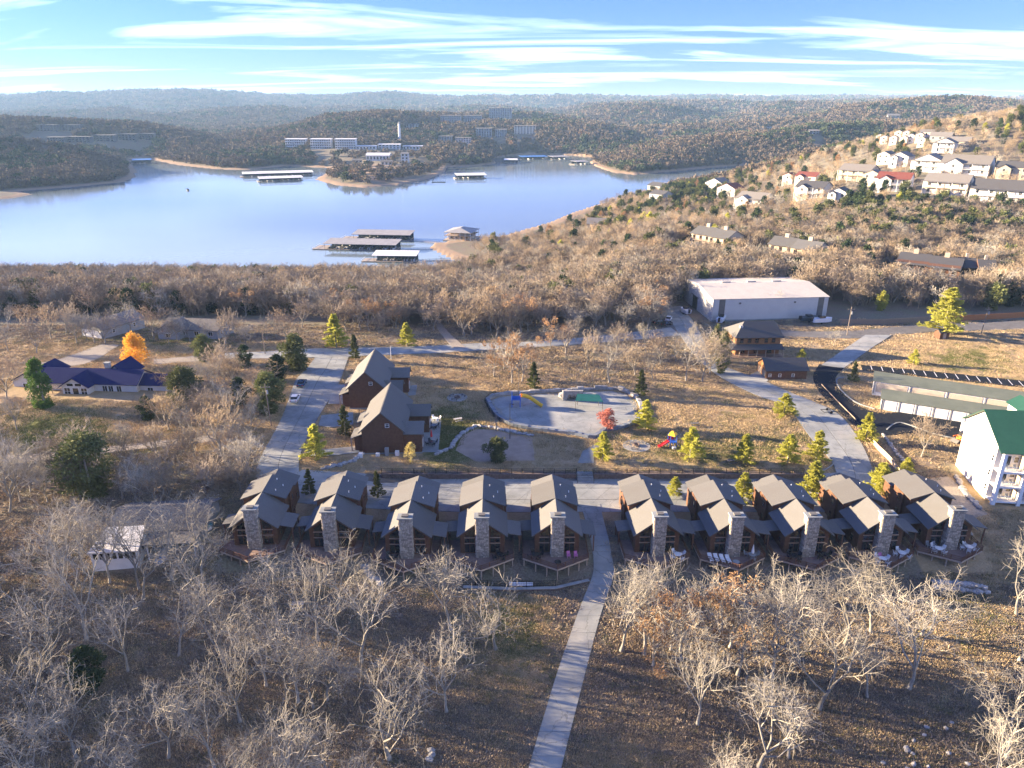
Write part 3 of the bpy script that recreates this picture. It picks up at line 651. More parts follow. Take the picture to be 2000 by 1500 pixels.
def crown_leaves(seed, h, n, size, lo=0.35, rx=0.32):
    rnd = random.Random(seed); cl = [(Vector((rnd.gauss(0, rx * .5) * h, rnd.gauss(0, rx * .5) * h, h * rnd.uniform(lo, 0.85))), h * rnd.uniform(0.05, 0.11)) for _ in range(12)]
    def fn(r):
        c, q = r.choice(cl); d = Vector((r.gauss(0, 1), r.gauss(0, 1), r.gauss(0, 1))).normalized(); return c + d * q * r.random() ** 0.4, d
    return leaves(n, fn, size, seed)
for i in range(2):
    t, k = bare_tree(300 + i, 11, spread=0.85, fork=0.25, limbs=6, lv=3, kids=(5, 5), twig_r=0.028, trunk_r=0.2)
    proto('rust%d' % i, t, k, 'bark', 'twig', (crown_leaves(5 + i, 11, 1000, 0.28, lo=(0.25, 0.45)[i]), 'leaf_rust'))
def trunk_only(h, r): return MB().tube((0, 0, -0.5), (0, 0, h * 0.85), r, r * 0.25, 6)
for i in range(3): proto('pine%d' % i, trunk_only(6, 0.13), conifer(11 + i, 6, (1.7, 1.55, 1.85)[i], 4600, 0.27, pw=(0.75, 0.85, 0.65)[i]), 'bark', 'needle_lime')
for i in range(2): proto('fir%d' % i, trunk_only(7, 0.14), conifer(21 + i, 7, 1.75, 4600, 0.29), 'bark', 'needle_green')
for i in range(3): proto('cedar%d' % i, trunk_only(9, 0.2), bushy(31 + i, 9, (2.9, 2.4, 3.3)[i], 6500, 0.36, nb=60), 'bark', ('needle_green', 'needle_dark', 'needle_green')[i])
proto('gold', trunk_only(7, 0.18), bushy(41, 9, 3.6, 6500, 0.32, z0=0.9, nb=60, top=0.1), 'bark', 'leaf_gold')
proto('pinkbush', trunk_only(3.2, 0.1), bushy(42, 4.4, 2.0, 2200, 0.3, z0=0.9, nb=26), 'bark', 'leaf_pink')
proto('roundbush', trunk_only(3, 0.1), bushy(43, 4.8, 2.5, 3200, 0.34, z0=0.5, nb=30), 'bark', 'needle_green')
proto('ivy', trunk_only(11, 0.3), bushy(44, 9.5, 2.1, 5200, 0.32, z0=0.2, nb=50, top=0.0), 'bark', 'ivy')
proto('pale', trunk_only(3.6, 0.08), bushy(45, 5, 1.6, 1300, 0.24, z0=0.8, nb=26), 'bark', 'leaf_pale')
PH = {'pine': 6, 'fir': 7, 'cedar': 9, 'gold': 9, 'pinkbush': 4.4, 'roundbush': 4.8, 'ivy': 9.5, 'rust': 11}
def far_clump(seed, n, size, squash=0.75, spread=0.42):
    """crown seen from far: lobes of small faces over a short trunk"""
    rnd = random.Random(seed); cl = [(Vector((rnd.gauss(0, spread * .55), rnd.gauss(0, spread * .55), rnd.uniform(0.35, 0.95) * squash)), rnd.uniform(0.16, 0.28)) for _ in range(9)]
    def fn(r):
        c, q = r.choice(cl); d = Vector((r.gauss(0, 1), r.gauss(0, 1), r.gauss(0, .8) + 0.3)).normalized(); return c + d * q * r.random() ** 0.3, d
    mb = leaves(n, fn, size, seed, droop=-0.1, aspect=0.75)
    return mb.tube((0, 0, -0.3), (0, 0, 0.5), 0.03, 0.015, 3)
# ------------------------------------------------------------------ planting
TREES = []
def plant(key, x, y, h=None, rz=None, label='', cat='tree', group=None, name='tree', sx=1.0):
    parts = PROTO[key]; hp = max(v.co.z for v in parts[1][1].vertices); s = (h or hp) / hp
    t = thing(name, label, cat, (x, y, gh(x, y) - 0.05), random.uniform(0, 6.28) if rz is None else rz, group)
    t.scale = (s * sx, s * sx, s)
    for nm, me in parts: obj(nm, me, t)
    TREES.append((x, y)); return t
def far_enough(x, y, L_, d): return all((x - a) ** 2 + (y - b) ** 2 > d * d for a, b in L_)
def scatter(name, P, protos, label, cat):
    """uncountable mass: one object whose points carry the given meshes"""
    col = bpy.data.collections.new(name + '_kinds')
    for k, me in enumerate(protos): col.objects.link(bpy.data.objects.new('%s_kind_%02d' % (name, k), me))
    me = bpy.data.meshes.new(name); me.vertices.add(len(P)); me.vertices.foreach_set('co', np.array([p[:3] for p in P], np.float32).ravel())
    a = me.attributes.new('sz', 'FLOAT', 'POINT'); a.data.foreach_set('value', np.array([p[3] for p in P], np.float32))
    a = me.attributes.new('pick', 'INT', 'POINT'); a.data.foreach_set('value', np.array([p[4] for p in P], np.int32))
    a = me.attributes.new('turn', 'FLOAT', 'POINT'); a.data.foreach_set('value', np.random.rand(len(P)).astype(np.float32) * 6.283)
    o = obj(name, me); tag(o, label, cat, kind='stuff')
    g = bpy.data.node_groups.new(name, 'GeometryNodeTree'); g.interface.new_socket('Geometry', in_out='INPUT', socket_type='NodeSocketGeometry'); g.interface.new_socket('Geometry', in_out='OUTPUT', socket_type='NodeSocketGeometry')
    n = g.nodes; l = g.links; gi = n.new('NodeGroupInput'); go = n.new('NodeGroupOutput'); ip = n.new('GeometryNodeInstanceOnPoints'); ci = n.new('GeometryNodeCollectionInfo')
    ci.inputs[0].default_value = col; ci.inputs['Separate Children'].default_value = True; ci.inputs['Reset Children'].default_value = True
    def na(nm, ty):
        q = n.new('GeometryNodeInputNamedAttribute'); q.data_type = ty; q.inputs[0].default_value = nm; return q.outputs[0]
    cx = n.new('ShaderNodeCombineXYZ'); l.new(na('turn', 'FLOAT'), cx.inputs[2])
    sv = n.new('ShaderNodeCombineXYZ'); sz = na('sz', 'FLOAT')
    for i in range(3): l.new(sz, sv.inputs[i])
    l.new(gi.outputs[0], ip.inputs['Points']); l.new(ci.outputs[0], ip.inputs['Instance']); ip.inputs['Pick Instance'].default_value = True
    l.new(na('pick', 'INT'), ip.inputs['Instance Index']); l.new(cx.outputs[0], ip.inputs['Rotation']); l.new(sv.outputs[0], ip.inputs['Scale']); l.new(ip.outputs[0], go.inputs[0])
    md = o.modifiers.new('scatter', 'NODES'); md.node_group = g
    return o
# ------------------------------------------------------------------ shared small pieces
def gable_slopes(t, x0, x1, y0, y1, ze, zr, m, th=0.18, name='roof_slope', xr=None):
    """two slopes, ridge along y"""
    xm = (x0 + x1) / 2 if xr is None else xr
    part(name, MB().slab([(x0, y0, ze), (xm, y0, zr), (xm, y1, zr), (x0, y1, ze)], th), m, t)
    part(name, MB().slab([(xm, y0, zr), (x1, y0, ze), (x1, y1, ze), (xm, y1, zr)], th), m, t)
def gable_slopes_x(t, x0, x1, y0, y1, ze, zr, m, th=0.18, name='roof_slope'):
    ym = (y0 + y1) / 2
    part(name, MB().slab([(x0, y0, ze), (x1, y0, ze), (x1, ym, zr), (x0, ym, zr)], th), m, t)
    part(name, MB().slab([(x0, ym, zr), (x1, ym, zr), (x1, y1, ze), (x0, y1, ze)], th), m, t)
def gable_block(x0, x1, y0, y1, z0, ze, zr, mb=None):
    mb = mb or MB(); xm = (x0 + x1) / 2
    return mb.prism([(x0, y0, z0), (x1, y0, z0), (x1, y0, ze), (xm, y0, zr), (x0, y0, ze)], (0, y1 - y0, 0))
def gable_block_x(x0, x1, y0, y1, z0, ze, zr, mb=None):
    mb = mb or MB(); ym = (y0 + y1) / 2
    return mb.prism([(x0, y0, z0), (x0, y0, ze), (x0, ym, zr), (x0, y1, ze), (x0, y1, z0)], (x1 - x0, 0, 0))
WIN = {}
def window(t, o, u, wd, ht, nrm, frame='white_paint', bars=(1, 1), name='window', fw=0.08):
    """window on a wall: o lower-left corner seen from outside, u along the wall, nrm outwards; frame with its pane"""
    key = (round(wd, 2), round(ht, 2), frame, bars, fw)
    if key not in WIN:
        f = MB()
        for x0, x1, z0, z1 in ((0, wd, 0, fw), (0, wd, ht - fw, ht), (0, fw, fw, ht - fw), (wd - fw, wd, fw, ht - fw)): f.box(x0, x1, -0.07, 0.02, z0, z1)
        for k in range(1, bars[0]): f.box(wd * k / bars[0] - fw * .4, wd * k / bars[0] + fw * .4, -0.055, 0.015, fw, ht - fw)
        for k in range(1, bars[1]): f.box(fw, wd - fw, -0.05, 0.012, ht * k / bars[1] - fw * .4, ht * k / bars[1] + fw * .4)
        g = MB().box(fw * .8, wd - fw * .8, -0.028, 0.005, fw * .8, ht - fw * .8)
        WIN[key] = (f.mesh('window', frame), g.mesh('pane', 'glass'))
    f, g = WIN[key]
    a = obj(name, f, t, o, math.atan2(u[1], u[0])); obj('pane', g, a); return a
def rail(mb, p, q, r=0.035): mb.tube(p, q, r, r, 4, True)
def stone_skin(x0, x1, y0, y1, z0, z1, cell=0.42, seed=1, top=False):
    """rubble facing: many small stones, each with its own depth"""
    rnd = random.Random(seed); mb = MB(); tones = []
    def face(o, u, n, width):
        z = z0
        while z < z1 - 0.05:
            hh = min(cell * rnd.uniform(0.55, 0.95), z1 - z); x = 0.0
            while x < width - 0.02:
                ww = min(cell * rnd.uniform(0.7, 1.8), width - x)
                if width - x - ww < 0.12: ww = width - x
                g = 0.022; d = rnd.uniform(0.03, 0.10); a = Vector(o) + Vector(u) * (x + g) + Vector((0, 0, z + g)); uu = Vector(u) * (ww - 2 * g); vv = Vector((0, 0, hh - 2 * g)); nn = Vector(n) * d
                c = [a, a + uu, a + uu + vv, a + vv]; k = 0.14; ce = sum(c, Vector()) / 4 + nn
                tp = [p + nn + (ce - p - nn) * k for p in c]; b = len(mb.v); mb.v += [tuple(p) for p in c + tp]
                mb.f += [(b + 4, b + 5, b + 6, b + 7)] + [(b + i, b + (i + 1) % 4, b + 4 + (i + 1) % 4, b + 4 + i) for i in range(4)]
                tones.extend([rnd.random()] * 8); x += ww
            z += hh
    face((x0, y0, 0), (1, 0, 0), (0, -1, 0), x1 - x0); face((x1, y0, 0), (0, 1, 0), (1, 0, 0), y1 - y0); face((x0, y1, 0), (0, -1, 0), (-1, 0, 0), y1 - y0)
    face((x1, y1, 0), (-1, 0, 0), (0, 1, 0), x1 - x0)
    me = mb.mesh('stone_cladding', 'stone'); at_ = me.attributes.new('tone', 'FLOAT', 'POINT'); at_.data.foreach_set('value', np.array(tones, np.float32)); return me
# ------------------------------------------------------------------ the ten cabins
def cabin_proto():
    t = thing('cabin', '', 'cabin')
    SI, SH = 'log_siding', 'shingle'
    part('wall', gable_block(-3.7, 3.7, 0.7, 7.2, -0.05, 4.6, 7.75), SI, t)
    part('wall', gable_block(-3.65, 3.65, 7.2, 13.0, -0.05, 6.3, 7.8), SI, t)
    part('wall', gable_block(-3.5, 3.5, 13.0, 16.6, -0.05, 5.2, 6.75), SI, t)
    part('foundation', MB().box(-3.6, 3.6, 0.8, 16.5, -3.2, -0.06), 'mortar', t)
    gable_slopes(t, -4.25, 4.25, -0.05, 7.35, 4.25, 8.0, SH, 0.2)
    gable_slopes(t, -4.05, 4.05, 6.75, 13.35, 6.35, 8.06, SH, 0.2)
    gable_slopes(t, -3.95, 3.95, 13.3, 17.1, 5.2, 7.0, SH, 0.18)
    part('porch_roof', MB().slab([(4.0, 0.9, 4.32), (6.5, 0.9, 3.75), (6.5, 5.2, 3.75), (4.0, 5.2, 4.32)], 0.14), SH, t)
    part('porch_roof', MB().slab([(-6.3, 3.0, 3.2), (-3.72, 3.0, 3.5), (-3.72, 6.2, 3.5), (-6.3, 6.2, 3.2)], 0.14), SH, t)
    for x, y, z in ((6.2, 1.1, 3.66), (6.2, 5.0, 3.66), (-6.0, 3.2, 3.06), (-6.0, 6.0, 3.06)): part('porch_post', MB().box(x - .09, x + .09, y - .09, y + .09, 0, z), 'trim_brown', t)
    for x in (-3.98, 3.82): part('side_bay', MB().box(x - .12, x + .28, 9.0, 11.0, -0.05, 6.2), SI, t)
    # chimney
    ch = part('chimney', MB().box(-1.05, 1.05, -0.6, 0.72, -3.0, 8.75), 'mortar', t)
    cl = obj('stone_cladding', stone_skin(-1.05, 1.05, -0.6, 0.72, -2.9, 8.7, 0.42, 3), ch); cl['kind'] = 'stuff'
    part('chimney_cap', MB().box(-1.25, 1.25, -0.8, 0.92, 8.76, 8.95), 'concrete', ch)
    part('flue', MB().box(-0.55, 0.55, -0.3, 0.45, 8.96, 9.2), 'metal_dark', ch)
    # tall gable windows either side of the chimney, three panes each
    for s in (-1, 1):
        for z0, z1 in ((0.15, 2.15), (2.32, 3.4)):
            window(t, (1.25 if s > 0 else -3.0, 0.7, z0), (1, 0, 0), 1.75, z1 - z0, (0, -1, 0), 'trim_brown', (2, 1), fw=0.09)
            part('crossbar', MB().box(s * 2.12 - 0.9, s * 2.12 + 0.9, 0.6, 0.698, z1 + 0.03, z1 + 0.15), 'pale_wood', t)
        xi, xo = s * 1.3, s * 2.95; zi, zo = 5.75, 4.35
        P = [(xi, 0.69, 3.62), (xo, 0.69, 3.62), (xo, 0.69, zo), (xi, 0.69, zi)]
        if s < 0: P.reverse()
        a = part('window', MB().prism([(p[0], 0.695, p[2]) for p in P], (0, -0.03, 0)), 'trim_brown', t)
        ctr = Vector((sum(p[0] for p in P) / 4, 0, sum(p[2] for p in P) / 4))
        part('pane', MB().prism([(ctr.x + (p[0] - ctr.x) * .9, 0.664, ctr.z + (p[2] - ctr.z) * .9) for p in P], (0, -0.02, 0)), 'glass', a)
    for y, z in ((2.2, 1.0), (9.6, 1.0), (9.6, 4.0), (14.4, 1.2)):
        xx = 3.72 if y < 9 else (4.11 if y < 12 else 3.52)
        window(t, (xx, y, z), (0, 1, 0), 1.0, 1.3, (1, 0, 0), 'trim_brown', (1, 2)); window(t, (-xx, y + 1.0, z), (0, -1, 0), 1.0, 1.3, (-1, 0, 0), 'trim_brown', (1, 2))
    dr = part('door', MB().box(-1.9, -0.9, 16.605, 16.68, 0, 2.1), 'trim_brown', t); part('handle', MB().box(-1.82, -1.76, 16.69, 16.73, 0.95, 1.1), 'rim', dr)
    for x, y in ((1.9, 8.2), (2.6, 10.4), (1.2, 11.8)):
        z = 8.06 - 0.42 * x; part('vent_pipe', MB().tube((x, y, z - .05), (x, y, z + .38), .07, .07, 6, True), 'white_paint', t)
    # deck
    dp = [(-5.7, 7.0), (-5.7, -0.9), (-0.1, -4.1), (5.2, -0.9), (5.2, 7.0)]
    dk = part('deck', MB().prism([(x, y, -0.12) for x, y in dp], (0, 0, 0.1)), 'deck_wood', t)
    fb = MB(); E = list(zip(dp[:-1], dp[1:]))
    for a, b in E: d = Vector((b[0] - a[0], b[1] - a[1])); rz = math.atan2(d.y, d.x); m_ = (Vector(a) + Vector(b)) / 2; fb.box(m_.x - d.length / 2, m_.x + d.length / 2, m_.y - .03, m_.y + .03, -0.38, -0.03, rz)
    part('fascia', fb, 'pale_wood', dk)
    for a, b in E:
        a, b = Vector(a), Vector(b); n = max(2, round((b - a).length / 1.55)); rl = MB()
        for k in range(n + 1):
            p = a.lerp(b, k / n)
            if k < n or b == Vector(dp[-1]): part('rail_post', MB().box(p.x - .05, p.x + .05, p.y - .05, p.y + .05, -0.02, 1.08), 'trim_brown', dk)
        for z in (1.0, 0.55, 0.18): rail(rl, (a.x, a.y, z), (b.x, b.y, z), 0.045 if z == 1.0 else 0.03)
        part('railing', rl, 'trim_brown', dk)
        pk = MB(); q = int((b - a).length / 0.16)
        for k in range(1, q): p = a.lerp(b, k / q); pk.box(p.x - .018, p.x + .018, p.y - .018, p.y + .018, 0.18, 1.0)
        o = part('baluster', pk, 'trim_brown', dk); o['kind'] = 'stuff'
    for x, y in ((-5.5, 6.5), (-5.5, 3.2), (-5.5, -0.75), (-3.6, -1.85), (-1.8, -2.9), (-0.1, -3.85), (1.8, -2.75), (3.6, -1.65), (5.0, -0.75), (5.0, 3.2), (5.0, 6.5)):
        part('deck_post', MB().box(x - .09, x + .09, y - .09, y + .09, -3.4, -0.13), 'pale_wood', dk)
    return t
chim_px = [(488, 992), (640, 996), (791, 1009), (941, 1007), (1089.6, 1006), (1290, 1005), (1440, 1006), (1588.6, 1006), (1735, 1002), (1871.6, 993)]
rear_px = [(532, 922), (670, 925), (814, 935), (943, 932), (1080, 932), (1254, 933), (1390, 933), (1524, 934), (1656, 930), (1785, 922)]
cab_lab = ['leftmost of the ten chalets, half behind bare branches beside the dark hedge bank', 'second chalet from the left in the row of ten stone-chimney cabins', 'third chalet from the left, with bare grass and rocks below its deck',
           'fourth chalet from the left, a tall bare tree rising before its deck', 'brown chalet just left of the concrete path, two pink chairs on deck', 'brown chalet just right of the concrete path, with round white table on deck',
           'seventh chalet from the left, four white loungers on its deck', 'eighth chalet from the left, with empty dark deck behind bare trees', 'ninth chalet from the left, two white dining sets on its deck', 'rightmost of the ten chalets, beside the tall white hotel']
CAB = []; cp = cabin_proto(); cp.scale = (1, 1, .86); ckids = tree_of(cp)
for i in range(10):
    a = Vector(at(*chim_px[i], 7.9)); b = Vector(at(*rear_px[i], 7.3)); d = b - a; rz = math.atan2(d.y, d.x) - math.pi / 2
    rz *= 0.8
    loc = (a.x, a.y, 0.25)
    lab = cab_lab[i]
    if i == 0: o = cp; o.location = loc; o.rotation_euler = (0, 0, rz); o['label'] = lab; o['group'] = 'chalets in the row'
    else: o = copy_tree(cp, loc, rz, lab, kids=ckids)
    CAB.append((Vector(loc), rz))
    ca, sa = math.cos(rz), math.sin(rz); keep_out([(loc[0] + x * ca - y * sa, loc[1] + x * sa + y * ca) for x, y in ((-6.2, -4), (-6.2, 17.5), (6.5, 17.5), (6.5, -4))])
def on_deck(i, x, y, z=0.0):
    p, rz = CAB[i]; y -= .9; return (p.x + x * math.cos(rz) - y * math.sin(rz), p.y + x * math.sin(rz) + y * math.cos(rz), p.z + z - 0.02)
# deck furniture
def chair_proto(m, name='patio_chair'):
    t = thing(name, '', 'chair')
    part('seat', MB().box(-.27, .27, -.27, .27, .40, .45), m, t); part('backrest', MB().slab([(-.27, .27, .45), (.27, .27, .45), (.27, .42, 1.0), (-.27, .42, 1.0)], .04), m, t)
    for x in (-.24, .24):
        part('armrest', MB().box(x - .035, x + .035, -.27, .33, .64, .68), m, t)
        for y in (-.24, .25): part('leg', MB().box(x - .03, x + .03, y - .03, y + .03, 0, .64), m, t)
    return t
def table_proto(m, r=0.62, name='patio_table'):
    t = thing(name, '', 'table'); part('tabletop', MB().lathe([(r, .70), (r, .74)], 18), m, t)
    for k in range(4): a = .785 + 1.571 * k; part('leg', MB().tube((math.cos(a) * r * .75, math.sin(a) * r * .75, 0), (math.cos(a) * r * .6, math.sin(a) * r * .6, .70), .035, .035, 5, True), m, t)
    return t
FURN = {}
def furn(kind, m):
    if (kind, m) not in FURN: FURN[(kind, m)] = [(chair_proto if kind == 'chair' else table_proto)(m), False]
    return FURN[(kind, m)]
def put(kind, m, loc, rz, label, group=None):
    f = furn(kind, m)
    if not f[1]: f[1] = True; o = f[0]; o.location = loc; o.rotation_euler = (0, 0, rz); o['label'] = label
    else: o = copy_tree(f[0], loc, rz, label); o.pop('group', None) if not group else None
    if group: o['group'] = group
    return o
def dining(i, x, y, m, n, col, where):
    put('table', m, on_deck(i, x, y), 0, 'round %s table on the deck of the %s' % (col, where))
    short = ('first second third fourth fifth sixth seventh eighth ninth last'.split()[i]) + ' chalet deck' + (', left of chimney' if i in (7, 9) and x < 0 else ', before the chimney' if i == 8 and x < 0 else ', right of chimney' if i > 6 else '')
    for k in range(n):
        a = 6.283 * k / n + 0.4; q = on_deck(i, x + math.cos(a) * 1.0, y + math.sin(a) * 1.0); put('chair', m, q, CAB[i][1] + a - math.pi / 2, '%s dining chair on the %s' % (col, short), 'dining chairs on the ' + short)
dining(5, 3.2, -0.2, 'plastic_white', 4, 'white', 'chalet right of the path')
dining(8, -1.0, -1.75, 'plastic_white', 4, 'white', 'ninth chalet, before its chimney')
dining(8, 3.1, -0.2, 'plastic_white', 5, 'white', 'ninth chalet, right of chimney')
dining(9, -2.4, -0.3, 'plastic_white', 4, 'white', 'last chalet, left of chimney')
dining(9, 3.0, 0.2, 'plastic_white', 5, 'white', 'last chalet, right of chimney')
dining(4, -3.6, 0.1, 'car_dark', 4, 'dark', 'chalet left of the path')
dining(6, 3.0, -0.1, 'far_grey', 3, 'grey', 'seventh chalet, under the umbrella')
dining(7, -2.6, -0.2, 'car_dark', 4, 'dark', 'eighth chalet, left of chimney')
dining(7, 2.6, 0.0, 'car_dark', 4, 'dark', 'eighth chalet, right of chimney')
dining(2, -2.7, -0.3, 'car_dark', 4, 'dark', 'third chalet')
dining(3, 3.0, 0.1, 'car_dark', 4, 'dark', 'fourth chalet')
for k, x in enumerate((1.9, 3.1)): put('chair', 'plastic_pink', on_deck(4, x, 0.15), CAB[4][1] + .1, ('pink patio chair nearer the chimney of the chalet left of the path', 'pink patio chair nearer the railing of the chalet left of the path')[k])
put('chair', 'plastic_pink', on_deck(8, -0.9, -0.95), CAB[8][1], 'single pink chair before the chimney of the ninth chalet')
for k, x in enumerate((-3.4, -2.4)): put('chair', 'far_grey', on_deck(9, x, 1.1 - .1 * k), CAB[9][1], ('grey chair by the window of the last chalet, nearer its corner', 'grey chair by the window of the last chalet, nearer its chimney')[k])
def lounger(loc, rz, label, group):
    t = thing('sun_lounger', label, 'sun lounger', loc, rz, group)
    part('seat', MB().box(-.33, .33, -1.0, .35, .30, .38), 'plastic_white', t); part('backrest', MB().slab([(-.33, .35, .34), (.33, .35, .34), (.33, .98, .62), (-.33, .98, .62)], .06), 'plastic_white', t)
    for x in (-.28, .28):
        for y in (-.85, .3): part('leg', MB().box(x - .03, x + .03, y - .03, y + .03, 0, .30), 'plastic_white', t)
for k, w_ in enumerate(('leftmost', 'second', 'third', 'rightmost')): lounger(on_deck(6, -4.0 + k * .92, -0.2 - .2 * k), CAB[6][1], '%s of the four white loungers from the left on the seventh chalet deck' % w_ if 0 < k < 3 else '%s of the four white loungers on the seventh chalet deck' % w_, 'loungers on the deck')
u = thing('closed_umbrella', 'closed white patio umbrella on the seventh chalet deck', 'umbrella', on_deck(6, 3.0, -0.1))
part('pole', MB().tube((0, 0, .75), (0, 0, 2.7), .03, .03, 6, True), 'pale_wood', u); part('canopy', MB().lathe([(.22, 1.0), (.26, 1.25), (.14, 2.0), (.04, 2.62)], 10), 'plastic_white', u)
for i, x in ((6, -0.2), (4, 0.0)):
    t = thing('round_stool', 'low round grey fire table before the chimney of the %s chalet' % ('seventh' if i == 6 else 'fifth'), 'table', on_deck(i, x, -1.7)); part('tabletop', MB().lathe([(.55, .42), (.55, .5)], 16), 'far_grey' if i == 6 else 'car_dark', t); part('base', MB().lathe([(.42, 0), (.36, .41)], 12), 'metal_dark', t)
# hedge-like narrow stair and walks between chalets are left to the terrain; the low wall and walk below the fifth chalet
def fence(name, P, label, cat, m='black_metal', ht=1.15, step=2.2, z0=0.0, rails=(1.1, 0.65, 0.2), group=None, r=0.03, pick=0.0, pm=None):
    base = P[0]; t = thing(name, label, cat, (base[0], base[1], base[2]), 0, group); post = MB().box(-.05, .05, -.05, .05, -0.1, ht).mesh('post', pm or m)
    for a, b in zip(P, P[1:]):
        a, b = Vector(a), Vector(b); n = max(1, round((b - a).length / step))
        for k in range(n + (1 if b == Vector(P[-1]) else 0)):
            p = a.lerp(b, k / n) - Vector(base); obj('post', post, t, p)
        for z in rails: part('rail', MB().tube(a - Vector(base) + Vector((0, 0, z)), b - Vector(base) + Vector((0, 0, z)), r, r, 4, True), m, t)
        if pick:
            mb = MB(); q = int((b - a).length / pick)
            for k in range(1, q): p = a.lerp(b, k / q) - Vector(base); mb.box(p.x - .016, p.x + .016, p.y - .016, p.y + .016, p.z + .1, p.z + ht - .06)
            o = part('picket', mb, m, t); o['kind'] = 'stuff'
    return t
def retaining(name, x0, x1, y, z0, z1, label):
    t = tag(obj(name, MB().box(x0, x1, y - 1.3, y + .15, z0, z1).mesh(name, 'stone_wall')), label, 'wall')
    part('coping', MB().box(x0 - .05, x1 + .05, y - 1.36, y - .7, z1, z1 + .08), 'stone_wall', t); return t
xa = at(748, 932, 0)[0]; xs0 = at(1124, 932, 0)[0]; xs1 = at(1158, 932, 0)[0]; xb = at(1562, 930, 0)[0]
retaining('stone_wall', xa, xs0, WALL_Y, -0.4, 1.3, 'brown stone retaining wall behind the chalets, left of the steps'); retaining('stone_wall', xs1, xb, WALL_Y, -0.4, 1.3, 'brown stone retaining wall behind the chalets, right of the steps')
fence('metal_fence', [(xa, WALL_Y - 1.0, 1.38), (xs0, WALL_Y - 1.0, 1.38)], 'black metal fence on the stone wall left of the concrete steps', 'fence', pick=0.22)
fence('metal_fence', [(xs1, WALL_Y - 1.0, 1.38), (xb, WALL_Y - 1.0, 1.38)], 'black metal fence on the stone wall right of the concrete steps', 'fence', pick=0.22)
st = thing('steps', 'concrete steps with rails rising from the rear road to the lawn', 'steps', ((xs0 + xs1) / 2, WALL_Y - 3.0, 0))
wst = (xs1 - xs0) / 2 - .15
for k in range(7): part('tread', MB().box(-wst, wst, k * .36 + .01, 3.4, -.2 if k == 0 else k * .185 + .01, (k + 1) * .185), 'concrete', st)
for s in (-1, 1):
    h_ = MB(); rail(h_, (s * wst, 0, 1.0), (s * wst, 2.6, 2.3), .035); rail(h_, (s * wst, 0, 0), (s * wst, 0, 1.0), .035); rail(h_, (s * wst, 2.6, 1.2), (s * wst, 2.6, 2.3), .035); part('handrail', h_, 'black_metal', st)
# garden wall and walk below the fourth and fifth chalets
def low_wall(P, label):
    t = thing('garden_wall', label, 'wall', P[0])
    for a, b in zip(P, P[1:]):
        a, b = Vector(a) - Vector(P[0]), Vector(b) - Vector(P[0]); d = b - a; m_ = (a + b) / 2
        part('wall_segment', MB().box(m_.x - d.length / 2, m_.x + d.length / 2, m_.y - .2, m_.y + .2, -1.2, .35, math.atan2(d.y, d.x)), 'stone_wall', t)
        part('coping', MB().box(m_.x - d.length / 2, m_.x + d.length / 2, m_.y - .3, m_.y + .3, .36, .46, math.atan2(d.y, d.x)), 'concrete', t)
    return t
gw = [on(905, 1150), on(1000, 1154), on(1085, 1152), on(1150, 1136)]
low_wall(gw, 'low stone garden wall below the decks left of the concrete path')
fence('metal_fence', [(p[0], p[1] + .5, p[2] + .3) for p in gw[:3]], 'short black fence along the garden wall below the fifth chalet', 'fence', pick=0.25)
p = on(1018, 1150); t = thing('white_board', 'long white board lying against the garden wall below the fifth chalet', 'board', (p[0], p[1] + .7, p[2] + .3), R(-2)); part('panel', MB().box(-1.9, 1.9, -.45, .45, .05, .12), 'white_paint', t); part('support', MB().box(-1.6, -1.5, -.4, .4, -.3, .05).box(1.5, 1.6, -.4, .4, -.3, .05), 'pale_wood', t)
def foot(loc, rz, x0, x1, y0, y1, pad=1.0):
    ca, sa = math.cos(rz), math.sin(rz); keep_out([(loc[0] + x * ca - y * sa, loc[1] + x * sa + y * ca) for x, y in ((x0 - pad, y0 - pad), (x1 + pad, y0 - pad), (x1 + pad, y1 + pad), (x0 - pad, y1 + pad))])
